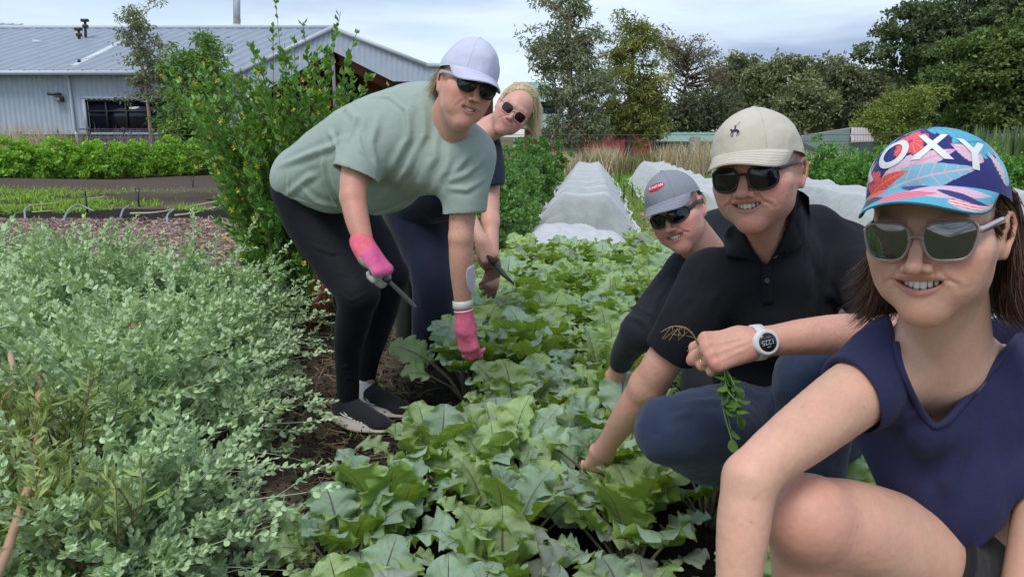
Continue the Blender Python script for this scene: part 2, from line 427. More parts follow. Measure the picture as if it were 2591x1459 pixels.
def fix_out(V, F):                          # outward facing?
    c = V.mean(0); N = vnormals(V, F); return (V, F) if ((V-c)*N).sum() > 0 else (V, F[:, ::-1].copy())
def headM(c, right, up, s=1.0):
    """local head frame -> world; local x = towards the person's left, -y = face direction, z = crown"""
    r = np.asarray(right, float); u = np.asarray(up, float); r /= np.linalg.norm(r); u = u - r*np.dot(u, r); u /= np.linalg.norm(u)
    y = np.cross(u, r); M = np.eye(4); M[:3, 0], M[:3, 1], M[:3, 2] = r*s, y*s, u*s; M[:3, 3] = c; return M
def headE(c, yaw, pitch, roll, s=1.0):
    """yaw>0 turns the face to the viewer's right, pitch>0 tips it up, roll>0 leans the crown to the viewer's right"""
    Rm = Matrix.Rotation(math.radians(yaw), 3, 'Z') @ Matrix.Rotation(-math.radians(pitch), 3, 'X') 
    Rm = Matrix.Rotation(math.radians(roll), 3, 'Y') @ Rm
    M = np.eye(4); M[:3, :3] = np.array(Rm)*s; M[:3, 3] = c; return M
def at(M, p): return M[:3, :3] @ np.asarray(p, float) + M[:3, 3]
def atv(M, V): return np.asarray(V) @ M[:3, :3].T + M[:3, 3]
def loc(M, V): return (np.asarray(V) - M[:3, 3]) @ np.linalg.inv(M[:3, :3]).T
# ------------------------------------------------------------ the head
def build_head(s, M, w=1.0, jaw=1.0, chin=1.0, nose=1.0, smile=1.0, mo=.010, fat=0.0, age=0.0, nz_w=1.0, fine=True, mz=-.066, lip_t=1.0, low=1.0, lz=1.0):
    """adds a head to sculpt s. w width, jaw width factor, mo mouth opening half height (0 = closed)"""
    s.setM(M); s.lz = lz; U = s.ell; K = s.cone
    U((0, .018, .034), (.076*w, .096, .084), .01)
    U((0, -.026, .022), (.065*w, .062, .070), .02)
    U((0, -.032, -.028), (.058*w*low, .058, .058), .03)
    for x in (-1, 1):
        K((x*.054*w*jaw, .008, -.030), (x*.044*w*jaw, -.008, -.070), .018, .0165, .028)
        K((x*.044*w*jaw, -.008, -.070), (x*.010, -.063, -.100*chin), .0165, .0145, .022)
        U((x*.0395*w, -.062, -.035), (.022, .020, .023+.003*smile), .030)          # cheek
        U((x*.052*w, -.040, -.020), (.020, .026, .018), .02)                      # cheekbone
        U((x*.036*w, -.052, -.066), (.018+fat, .019+fat, .020+fat), .028)
        U((x*.044*w, -.024, -.042), (.015, .028, .026), .03)
        K((x*.012, -.087, .020), (x*.044, -.074, .022), .0085, .0070, .014)       # brow
    U((0, -.071, -.100*chin), (.018, .016, .015), .022)
    U((0, -.062, mz), (.034, .025, .032), .032)                                   # muzzle
    if fat: K((0, -.035, -.100), (0, .0, -.080), .024+fat, .026, .03)
    for x in (-1, 1):
        s.ell((x*.031, -.096, -.002), (.017, .013, .012), .012, 's')
        s.ell((x*.031, -.071, -.002), (.0135, .0135, .0125), .004)                # eyeball / lids
    # nose
    n = nose
    K((0, -.082, .010), (0, -.107*n, -.030), .0068*nz_w, .0085*nz_w, .010)
    U((0, -.1095*n, -.0330), (.0098*nz_w, .0098, .0092), .005)
    for x in (-1, 1):
        U((x*.0115*nz_w, -.0965*n, -.0365), (.0076, .0100, .0070), .0045)
        if fine: s.ell((x*.0066*nz_w, -.1040*n, -.0440), (.0040, .0058, .0035), .003, 's')
        if fine: s.cone((x*.0215*nz_w, -.094, -.034), (x*.0165*nz_w, -.091, -.0425), .0018, .0015, .006, 's')
    # mouth: arc of lips
    W = .0285*smile; up = .0075*smile
    def arc(t, dz, dy=0): return (W*t, -.0905 - dy + .019*abs(t)**2.2, mz + up*t*t + dz*(1-t*t)**.8)
    ts = np.linspace(-1, 1, 11); th = lip_t
    s.chain([arc(t, mo+.0026, .0000) for t in ts], [.0018+.0018*th*(1-t*t) for t in ts], .006, kin=.002)
    s.chain([arc(t, -mo-.0030, .0006) for t in ts], [.0018+.0030*th*(1-t*t) for t in ts], .006, kin=.002)
    if mo > .001:
        def hole(X):
            z_ = np.where(X[..., 2] < 0, X[..., 2]/lz, X[..., 2]); t = X[..., 0]/(W*.97); q = np.clip(1-t*t, 0, 1); zc = mz + up*t*t; h = mo*1.04*q**.70 - .0012 - .0022*np.clip(np.abs(t)-1, 0, 9)*20
            return np.maximum(np.abs(z_-zc) - h, np.maximum(X[..., 1]+.066, -.12-X[..., 1]))*.75
        s.fn(hole, (0, -.09, mz), .05, .0016, 's')
    else:
        s.chain([arc(t, 0, .0062) for t in ts], [.0011]*11, .003, op='s')
    # ears
    for x in (-1, 1):
        e = lambda a, b, c=0: (x*(.0725*w + c*.8), .020 + a*.94, -.011 + b*.98)
        K(e(.004, .014, .003), e(-.001, -.014, .001), .014, .010, .008, flat=(1, .3*x, 0), fs=1.8)
        s.chain([e(-.010, .004, .004), e(-.010, .020, .007), e(0, .030, .010), e(.012, .028, .013), e(.019, .014, .016), e(.015, -.006, .013), e(.005, -.020, .008)],
                [.0028, .0034, .0036, .0038, .0038, .0036, .0038], .005, kin=.003)
        U(e(.001, -.025, .006), (.0040, .0066, .0075), .006)
        if fine:
            s.ell(e(-.001, -.003, .0125), (.0045, .0058, .0085), .004, 's')
            s.ell(e(.007, .016, .0145), (.003, .0042, .0065), .004, 's')
    s.lz = 1.0
    s.setM()
def wrinkles(V, F, M, depth=.0016, age=0.0, smile=1.0, mz=-.066, w=1.0, brow=0.0, lz=1.0):
    """skin folds of a smile, worked into the surface along its normals"""
    X = loc(M, V); X[:, 2] = np.where(X[:, 2] < 0, X[:, 2]/lz, X[:, 2]); N = vnormals(V, F); sc = np.cbrt(abs(np.linalg.det(M[:3, :3]))); d = np.zeros(len(V)); fr = X[:, 1] < -.02
    def line(pts, wd, dp, lift=0.0):
        pts = np.array(pts, float)[:, [0, 2]]; best = np.full(len(V), 9.0); bt = np.zeros(len(V)); Y = X[:, [0, 2]]; m = len(pts)-1
        for i in range(m):
            a, b = pts[i], pts[i+1]; e = b-a; t = np.clip((Y-a) @ e/(e @ e), 0, 1); q = np.hypot(*(Y-a-t[:, None]*e).T); u = q < best; best[u] = q[u]; bt[u] = (i+t[u])/m
        f = np.clip(np.sin(np.clip(bt, .03, .97)*math.pi), 0, 1)**.7*fr
        return -dp*np.exp(-(best/wd)**2)*f + lift*np.exp(-((best-wd*2.4)/(wd*1.6))**2)*f
    for x in (-1, 1):
        s_ = .0285*smile
        d += line([(x*.0165, 0, -.032), (x*.0235, 0, -.040), (x*.0315, 0, -.052), (x*(s_+.0085), 0, mz+.002), (x*(s_+.0095), 0, mz-.006)], .0024, depth, depth*.45)
        d += line([(x*(s_+.002), 0, mz+.010), (x*(s_+.0045), 0, mz+.004), (x*(s_+.002), 0, mz-.003)], .0020, depth*.35)
        d += line([(x*.016, 0, -.020), (x*.030, 0, -.030), (x*.046, 0, -.026)], .0035, depth*.45)
        if age:
            for k in range(3): d += line([(x*.056*w, 0, .004-.007*k), (x*.064*w, 0, .010-.011*k), (x*.070*w, 0, .014-.014*k)], .0013, age)
            d += line([(x*(s_+.017), 0, -.045), (x*(s_+.021), 0, -.060), (x*(s_+.019), 0, -.072)], .0022, age*.6)
            pass
    d += line([(-.012, 0, -.0845), (0, 0, -.082), (.012, 0, -.0845)], .0045, depth*.3)
    d += line([(0, 0, -.047), (0, 0, mz+.016)], .0022, .0009)
    for k in range(3): d += line([(-.035, 0, .040+.012*k), (-.012, 0, .043+.012*k), (.012, 0, .043+.012*k), (.035, 0, .040+.012*k)], .0016, brow)
    for x in (-1, 1): d += line([(x*.006, 0, .012), (x*.005, 0, .030)], .0016, brow*1.2)
    d += .0005*fbm(X*110, 3)*fr
    return V + N*(d*sc)[:, None]
def head_colors(V, M, base, lip, red, w=1.0, mz=-.066, mo=.01, smile=1.0, brow=None, brow_a=.8, stub=None, lz=1.0, hair=None):
    X = loc(M, V); X[:, 2] = np.where(X[:, 2] < 0, X[:, 2]/lz, X[:, 2]); c = np.tile(np.array(base), (len(V), 1))
    def blend(mk, col): 
        c[:] = c*(1-mk[:, None]) + np.array(col)*mk[:, None]
    g = lambda p, r: np.exp(-(((X-np.array(p))/np.array(r))**2).sum(1))
    hd = (np.abs(X) < .16).all(1)
    blend(hd*.55*np.clip(g((0, -.108, -.034), (.014, .016, .013)) + g((.044, -.075, -.036), (.022, .03, .018)) + g((-.044, -.075, -.036), (.022, .03, .018)) + .6*g((0, -.08, -.10), (.02, .02, .014)) , 0, 1), red)
    for x in (-1, 1): blend(hd*.6*g((x*.084*w, .025, .0), (.012, .02, .032)), red)
    W = .0285*smile; t = np.clip(X[:, 0]/W, -1.2, 1.2); up = .0075*smile
    for dz, wd in ((mo+.0030, .0030), (-mo-.0040, .0044)):
        zc = mz + up*t*t + dz*np.clip(1-t*t, 0, 1)**.8
        mk = np.clip(1.6*np.exp(-((X[:, 2]-zc)/(wd*np.sqrt(np.clip(1.05-t*t, .05, 1))))**4), 0, 1)*(np.abs(t) < 1.04)*(X[:, 1] < -.066)
        blend(hd*mk*.8, lip)
    # inside of the mouth
    ins = (np.abs(t) < .99)*(np.abs(X[:, 2]-mz-up*t*t) < mo*np.clip(1-t*t, 0, 1)**.62+.0016)*(X[:, 1] > -.0880+.019*np.abs(t)**2.2)*(X[:, 1] < -.03)*(mo > .001)
    blend(hd*ins*1.0, (.10, .015, .012))
    if brow is not None:
        for x in (-1, 1):
            bx = X[:, 0]*x; zc = .0215 + .006*np.sin(np.clip((bx-.012)/.040, 0, 1)*math.pi*.8)
            mk = np.exp(-((X[:, 2]-zc)/.0042)**2)*(bx > .010)*(bx < .052)*(X[:, 1] < -.05)
            blend(hd*mk*brow_a, brow)
    if stub is not None:
        mk = np.clip((-.045-X[:, 2])/.02, 0, 1)*np.clip((.02-X[:, 1])/.03, 0, 1)*hd*.25; blend(mk, stub)
    if hair is not None:
        sm = lambda v: np.clip(v, 0, 1); m = np.maximum(sm((X[:, 1]+.036)/.010)*sm((X[:, 2]-.002)/.010), sm((X[:, 1]-.036)/.010)*sm((X[:, 2]+.055)/.012))*(np.abs(X[:, 0]) < .0755*w)
        m = m*(.75+.5*fbm(X*np.array([220, 60, 60]), 2)); blend(hd*np.clip(m, 0, 1)*hair[1], hair[0])
    # mottled complexion and freckles
    n1 = fbm(X*45, 3)[:, None]; c *= 1+.10*n1
    n2 = fbm(X*28+9, 2); c[:, 0] *= 1+.05*n2; c[:, 1] *= 1-.05*n2
    return c
def teeth_mesh(M, mo, smile=1.0, mz=-.066, lz=1.0):
    W = .0285*smile; up = .0075*smile; Vs, Fs = [], []
    xs = np.array([0, .0082, .0150, .0215, .0275, .0330, .038])*.82*smile
    for x in (-1, 1):
        for i in range(6):
            x0, x1 = xs[i]*x, xs[i+1]*x; xm = (x0+x1)/2; wd = abs(x1-x0)/2*1.06
            t = min(abs(xm)/W, 1); h = max(.0034, mo*1.12*max(0, 1-t*t)**.55 - .0004*(i == 1)); yy = -.0860 + .030*t**2
            zt = mz + up*t*t + mo*max(0, 1-t*t)**.62 + .0022
            th = math.atan2(.030*2*t/W, 1)*x
            th0 = np.linspace(0, 2*math.pi, 9)[:-1]; ph0 = np.linspace(.15, math.pi-.15, 6)
            V = []
            for ph in ph0:
                for tt in th0:
                    cx, cy, cz = math.sin(ph)*math.cos(tt), math.sin(ph)*math.sin(tt), math.cos(ph)
                    cx = math.copysign(abs(cx)**.55, cx); cz = math.copysign(abs(cz)**.5, cz)
                    V.append((cx*wd, cy*.0028, cz*h))
            V = np.array(V); F = []
            for a in range(5):
                for b in range(8): F.append((a*8+b, a*8+(b+1) % 8, (a+1)*8+(b+1) % 8, (a+1)*8+b))
            c_, s_ = math.cos(th), math.sin(th); V2 = V.copy(); V2[:, 0] = V[:, 0]*c_ - V[:, 1]*s_; V2[:, 1] = V[:, 0]*s_ + V[:, 1]*c_
            V2 += (xm, yy, zt - h); Vs.append(V2); Fs.append(np.array(F))
    V, F = join(list(zip(Vs, Fs))); V[:, 2] *= lz; return atv(M, V), F
# ------------------------------------------------------------ hands: palm, four fingers, thumb
def build_hand(s, M, curl=(.5, .5, .5, .5), spread=.06, thumb=((.6, -.2, .25), .4), sc=1.0, left=False, rr=1.0):
    """local: wrist at origin, fingers run +y, palm faces -z, thumb on +x side (mirrored if left)"""
    s.setM(M); m = -1 if left else 1
    s.cone((0, -.01, 0), (0, .02, 0), .024*rr, .026*rr, .02, flat=(0, 0, 1), fs=1.45)
    for x in (-.027, -.009, .009, .026):
        s.cone((m*x*.55, .012, 0), (m*x, .078 - abs(x-.006)*.25, .002), .0135*rr, .0125*rr, .014, flat=(0, 0, 1), fs=1.15)
    L = [(.026, .036, .021, .016), (.009, .041, .026, .018), (-.009, .038, .024, .017), (-.026, .030, .018, .015)]
    for i, (x, a, b, c) in enumerate(L):
        p = np.array([m*x, .080 - abs(x-.006)*.3, .002]); ang = 0; pts = [p]; cu = curl[i]
        sp = (x/.026)*spread*m
        for ln, kf in ((a, .95), (b, 1.15), (c, .75)):
            ang += cu*kf; d = np.array([math.sin(sp), math.cos(ang)*math.cos(sp), -math.sin(ang)]); p = p + d*ln; pts.append(p)
        r0 = (.0088 if i < 3 else .0076)*rr
        s.chain(pts, [r0*1.04, r0*.97, r0*.88, r0*.76], .006, kin=.0022)
        s.ell(tuple(pts[1]+np.array([0, 0, .0012])), (r0*1.05,)*3, .003)       # knuckle
    d0, cu = thumb; d0 = np.array(d0, float)*(m, 1, 1); d0 /= np.linalg.norm(d0)
    b0 = np.array([m*.020, .012, -.006]); p1 = b0 + d0*.040; d1 = d0 + np.array([-m*.9, .5, -.3])*cu; d1 /= np.linalg.norm(d1); p2 = p1 + d1*.032
    d2 = d1 + np.array([-m*.9, .3, -.3])*cu; d2 /= np.linalg.norm(d2); p3 = p2 + d2*.024
    s.chain([b0, p1, p2, p3], [.0150*rr, .0122*rr, .0105*rr, .0085*rr], .014, kin=.003)
    s.setM()
def frameM(o, y, z, s=1.0):
    """matrix with given origin, local +y along y, local +z near z"""
    y = np.asarray(y, float); y /= np.linalg.norm(y); z = np.asarray(z, float); z = z - y*np.dot(z, y); z /= np.linalg.norm(z); x = np.cross(y, z)
    M = np.eye(4); M[:3, 0], M[:3, 1], M[:3, 2] = x*s, y*s, z*s; M[:3, 3] = o; return M
# ------------------------------------------------------------ cap (hat): crown + curved peak
def cap_mesh(M, w=.083, d=.104, h=.098, z0=.030, y0=.010, peak_w=.078, peak_l=.070, peak_drop=.020, curve=.020, tilt=-.10, nu=96, nv=40, ppow=2.3, front=0.0, back_drop=.012, nzs=.0018, lean=0.0, pk=1):
    """crown rows v: 0 rim .. 1 top; columns u around. returns crown(V,F,UV), peak(V,F,UV) in world space"""
    def crown(u, v, off=0.0):
        th = 2*math.pi*u; x = np.sin(th); y = -np.cos(th)                         # u=0 is the front
        ph = v*math.pi/2; cr = np.cos(ph)**(2/ppow)*1.0; sr = np.sin(ph)**(2/ppow*1.0)
        fr = np.clip(np.cos(th), 0, 1)
        X = (w+off)*x*cr*(1+.02*fr); Y = (d+off)*y*cr*(1+front*fr*np.sin(ph)) ; Z = (h+off)*sr
        Y = Y + y0; zb = z0 - back_drop*(1-np.cos(th))*.5
        Q = np.stack([X, Y, Z + zb*(1-v) + z0*v - tilt*(Y-y0)], -1); N = Q - np.array([0, y0, z0]); N = N/(np.linalg.norm(N, axis=-1, keepdims=True)+1e-9); ph6 = u*6 % 1 - .5
        return Q + N*(fbm(Q*22+3, 3)*nzs*(1-.3*v) - .0006*np.exp(-(ph6/.035)**2)*(1-v**6))[..., None]
    u, v = np.meshgrid(np.linspace(0, 1, nu, endpoint=False), np.linspace(0, 1, nv)**1.0, indexing='ij')
    Pn = crown(u, v).reshape(-1, 3); F = []
    a = np.arange(nu*nv).reshape(nu, nv); b = np.roll(a, -1, 0)
    F = np.stack([a[:, :-1].ravel(), b[:, :-1].ravel(), b[:, 1:].ravel(), a[:, 1:].ravel()], 1)
    # cloth relief: seams between six panels and soft dents
    # peak
    pu, pv = 49*pk, 22*pk
    U, Vv = np.meshgrid(np.linspace(-1, 1, pu), np.linspace(0, 1, pv), indexing='ij')
    sp = .185                                                                         # angular half width of the peak in u
    rim = crown((U*sp) % 1.0, np.zeros_like(U)).reshape(pu, pv, 3)
    ext = peak_l*np.clip(1-np.abs(U)**2.6, 0, 1)**.62
    T = rim.copy(); T[..., 1] -= ext*Vv; T[..., 2] -= peak_drop*Vv**1.2*(ext/peak_l) + curve*(U**2)*Vv*np.clip(ext/peak_l, 0, 1)**.5; T[..., 0] *= 1 + (.0+ (peak_w/w-1))*Vv*.6
    top = T.reshape(-1, 3); bot = top - np.array([0, 0, .0022]); bot[:, 1] += .0006
    PF = grid_faces(pu, pv); n = pu*pv
    edge = [i*pv + pv-1 for i in range(pu)]; EF = [(edge[i], edge[i+1], edge[i+1]+n, edge[i]+n) for i in range(pu-1)]
    for i in range(pv-1): EF.append((i, i+1, i+1+n, i+n)); k = (pu-1)*pv+i; EF.append((k+1, k, k+n, k+1+n))
    PFF = np.vstack([PF[:, ::-1], PF + n, np.array(EF)])
    # peak edge stitching as a slightly thicker tube
    pk = np.vstack([top, bot])
    return (atv(M, Pn), F, np.stack([u.ravel(), v.ravel()], 1)), (atv(M, pk), PFF, np.vstack([np.stack([U.ravel(), Vv.ravel()], 1)]*2)), crown, lambda uu, vv, off=0: atv(M, crown(uu, vv, off)), T
# ------------------------------------------------------------ hair strands as tapered ribbons
def strands(roots, steer, n=9, length=.2, width=.0016, jitter=.01, wave=.004, seed=1, curlend=0.0):
    """roots (k,3); steer(p, t, rnd)-> direction. returns V,F"""
    r = np.random.default_rng(seed); k = len(roots); p = roots.copy(); pts = [p.copy()]
    L = length*(1 + r.uniform(-.18, .1, k)) if np.isscalar(length) else length; st = (L/n)[:, None]; rnd = r.normal(0, 1, (k, 3))
    for i in range(n):
        d = steer(p, i/n, rnd); d = d + rnd*jitter + wave*np.sin(i*1.1+rnd[:, :1]*3)*rnd[:, [1, 2, 0]]; d /= np.linalg.norm(d, axis=1, keepdims=True) + 1e-9
        p = p + d*st; pts.append(p.copy())
    Pt = np.stack(pts, 1); m = n+1; T = np.gradient(Pt, axis=1); side = np.cross(T, r.normal(0, 1, (k, 1, 3))); side /= np.linalg.norm(side, axis=2, keepdims=True)+1e-9
    wd = width*(1-np.linspace(0, 1, m)**3*.85)[None, :, None]
    V = np.stack([Pt - side*wd, Pt + side*wd], 2).reshape(-1, 3)
    b = (np.arange(k)*m*2)[:, None] + (np.arange(n)*2)[None]; b = b.ravel()
    return V, np.stack([b, b+1, b+3, b+2], 1)
def hit(sculpts, px, py, off=.003, t0=.5, t1=4.0, fall=None):
    """where the sight line through a photograph pixel first meets the modelled surface, lifted by off"""
    px = np.atleast_1d(np.asarray(px, float)); py = np.atleast_1d(np.asarray(py, float))
    D = np.array([ray(a, b) for a, b in zip(px, py)]); D /= np.linalg.norm(D, axis=1, keepdims=True); o = np.array([0, 0, CAMZ])
    t = np.full(len(px), t0); f = lambda X: np.min([s.field(X.astype(f32)) for s in sculpts], 0); best = np.full(len(px), 9.0); bt = t.copy()
    for _ in range(90):
        X = o + D*t[:, None]; d = f(X); u = (d < best) & (t < t1); best[u] = d[u]; bt[u] = t[u]
        t = t + np.where(d > .0004, np.maximum(d*.75, .0006), 0)
    ok = (t < t1); tt = np.where(ok, t, bt)
    return o + D*(tt-off)[:, None]
def sheet_on(sculpts, rows, nu=14, nv=10, off=.004, **k):
    """cloth laid on the modelled surface: rows of photograph pixels"""
    A = [np.array(catmull([(a, b, 0) for a, b in r], max(2, nv//(len(r)-1)))) for r in rows]; A = np.array(A)
    B = np.stack([catmull(A[:, j], max(2, nu//(len(rows)-1))) for j in range(A.shape[1])], 1)
    W = hit(sculpts, B[..., 0].ravel(), B[..., 1].ravel(), off=off, **k)
    # relax depth so that the sheet spans hollows
    n, m = B.shape[:2]; W = W.reshape(n, m, 3)
    for _ in range(3):
        Z = W.copy(); Z[1:-1] += W[:-2]+W[2:]; Z[1:-1] /= 3; W = Z; Z = W.copy(); Z[:, 1:-1] += W[:, :-2]+W[:, 2:]; Z[:, 1:-1] /= 3; W = Z
    return W.reshape(-1, 3), grid_faces(n, m)
def wedge_cut(t, Lp, Rp, ymax, c, r=.3, k=.003, tl=0.0, tr=0.0):
    """opens a neckline: between a left and a right line of pixels (top to bottom), back to depth ymax"""
    Lk = [P(x, y, 1.0) for x, y in Lp][::-1]; Rk = [P(x, y, 1.0) for x, y in Rp][::-1]
    el = np.array([p[2]-CAMZ for p in Lk]); xl = np.array([p[0] for p in Lk]); er = np.array([p[2]-CAMZ for p in Rk]); xr = np.array([p[0] for p in Rk])
    def f(X):
        e = (X[..., 2]-CAMZ)/X[..., 1]; q = X[..., 0]/X[..., 1]
        dy = X[..., 1]-c[1]+.03; return (np.maximum(np.maximum(np.interp(e, el, xl)-q+tl*dy, q-np.interp(e, er, xr)+tr*dy)*.7*c[1], np.maximum(X[..., 1]-ymax, (el[0]-e)*.8*c[1]))).astype(f32)
    t.fn(f, c, r, k, 's')
# ============================================================ ground
DIRX = .107                                   # the beds run away from the camera, slightly to the right
def bedx(i, y): return -.085 + 1.7*i + DIRX*y
def ground_col(x, y):
    n = fbm(np.stack([x*.9, y*.9, 0*x], -1), 4); n2 = fbm(np.stack([x*3.1, y*3.1, 0*x+5], -1), 3)
    soil = np.array((.026, .021, .018)); brown = np.array((.115, .085, .068)); mulch = np.array((.235, .175, .145)); straw = np.array((.26, .21, .14)); grass = np.array((.085, .105, .035))
    C = np.tile(straw*.75, x.shape + (1,)); 
    def put(mk, col): 
        m = np.clip(mk, 0, 1)[..., None]; C[:] = C*(1-m) + col*m
    put((n2 > .05)*.5, brown); left = np.clip((-x-2.2+.25*n*4)/.6, 0, 1)
    # left field: wood chip path, black soil, weeds, brown ridge
    put(left*np.clip((y-4.0)/.4, 0, 1)*np.clip((10.0+n*1.2-y)/.3, 0, 1), mulch)
    put(left*np.clip((y-9.9-n*1.2)/.25, 0, 1)*np.clip((12.6+n-y)/.5, 0, 1), soil)
    put(left*np.clip((y-12.4)/.8, 0, 1)*np.clip((15-y)/1, 0, 1)*.6, soil); put(left*np.clip((y-14.4)/.8, 0, 1)*np.clip((26-y)/1, 0, 1), brown)
    # the kale bed and the tunnel beds, black soil
    bx = -.085 + DIRX*y
    put(np.clip((.95+n*.5-np.abs(x-bx+.1))/.12, 0, 1)*np.clip((6.4-y)/.5, 0, 1), soil)
    put(np.clip((.70+n*.3-np.abs(x-bx))/.12, 0, 1)*np.clip((y-6.0)/.5, 0, 1)*.7, soil*2)
    for i in (1, 2, 3): put(np.clip((.70+n*.3-np.abs(x-bx-1.7*i))/.12, 0, 1)*.6, brown)
    put(np.clip((y-26)/2, 0, 1), straw*.8); put(np.clip((y-27)/2, 0, 1)*(n > .0)*.6, grass); put(np.clip((y-15)/2, 0, 1)*np.clip((x-1)/1, 0, 1)*np.clip((24-y)/2, 0, 1)*(n2 > -.1)*.8, grass*1.2)
    put(np.clip((x+1.9)/.3, 0, 1)*np.clip((bx-.85-x)/.2, 0, 1)*np.clip((6-y)/1, 0, 1)*.7, soil*1.5)
    return C
def ground():
    xs = np.concatenate([np.arange(-16, -3, .16), np.arange(-3, 3, .035), np.arange(3, 16.01, .16)]); ys = np.concatenate([np.arange(.2, 7, .045), np.arange(7, 34.01, .14)])
    X, Y = np.meshgrid(xs, ys, indexing='ij'); p = np.stack([X, Y, 0*X], -1); near = np.clip((8-Y)/4, 0, 1)*np.clip((3.2-np.abs(X))/.4, 0, 1)
    Z = .012*fbm(p*2.2, 3) + near*(.022*fbm(p*11, 3)) + .02*fbm(p*5, 2)
    bx = -.085 + DIRX*Y; Z += .06*np.exp(-((X-bx)/.6)**4)*np.clip((7-Y)/1, 0, 1)
    Z += .18*np.exp(-((Y-17.5-X*-.25+3)/1.6)**2)*np.clip((-X-3)/2, 0, 1) + .05*np.clip(np.sin((Y-10.4)*2*math.pi/3.1), 0, 1)*np.clip((-X-3)/1, 0, 1)*np.clip((Y-10)/.4, 0, 1)*np.clip((16-Y)/.5, 0, 1)
    V = np.stack([X, Y, Z], -1).reshape(-1, 3); F = grid_faces(len(xs), len(ys))
    gm = mat('earth', (0, 0, 0), .95, attr=True, var=.35, scale=38, bump=1.0, bscale=60, bdist=.02, spec=.15, detail=8)
    tag(part('ground', (V, F), gm, None, col=ground_col(X, Y).reshape(-1, 3)), kind='structure')
    x2 = np.array([-900, -300, -100, -40, -16, 16, 40, 100, 300, 900.]); y2 = np.array([-200, -20, .2, 34, 60, 100, 200, 400, 900, 1800.])
    X, Y = np.meshgrid(x2, y2, indexing='ij'); V = np.stack([X, Y, 0*X-.07], -1).reshape(-1, 3)
    tag(part('field', (V, grid_faces(10, 10)), mat('dry grass field', (.17, .155, .075), .95, var=.3, scale=.9, col2=(.10, .11, .045), spec=.1, bump=.6, bscale=3), None), kind='structure')
def quadleaf(w=.5, fold=.25, base=.45):
    """unit folded leaf along +z(local), width along x"""
    V = np.array([(0, 0, 0), (-w, -fold*w, base), (0, 0, 1), (w, -fold*w, base), (0, fold*w*.4, base)], float)
    return V, np.array([(0, 4, 2, 1), (0, 3, 2, 4)])
def roundleaf(w=.5, fold=.25):
    f = -fold*w
    V = np.array([(0, 0, 0), (-w*.85, f, .28), (-w*.9, f, .66), (-w*.22, f*.3, .97), (w*.22, f*.3, .97), (w*.9, f, .66), (w*.85, f, .28), (0, 0, .48), (0, 0, 1.0)], float)
    return V, np.array([(0, 7, 2, 1), (7, 8, 3, 2), (0, 6, 5, 7), (7, 5, 4, 8)])
def rnd_dirs(r, n, up=0.0):
    d = r.normal(0, 1, (n, 3)); d /= np.linalg.norm(d, axis=1, keepdims=True); d[:, 2] += up; return d/np.linalg.norm(d, axis=1, keepdims=True)
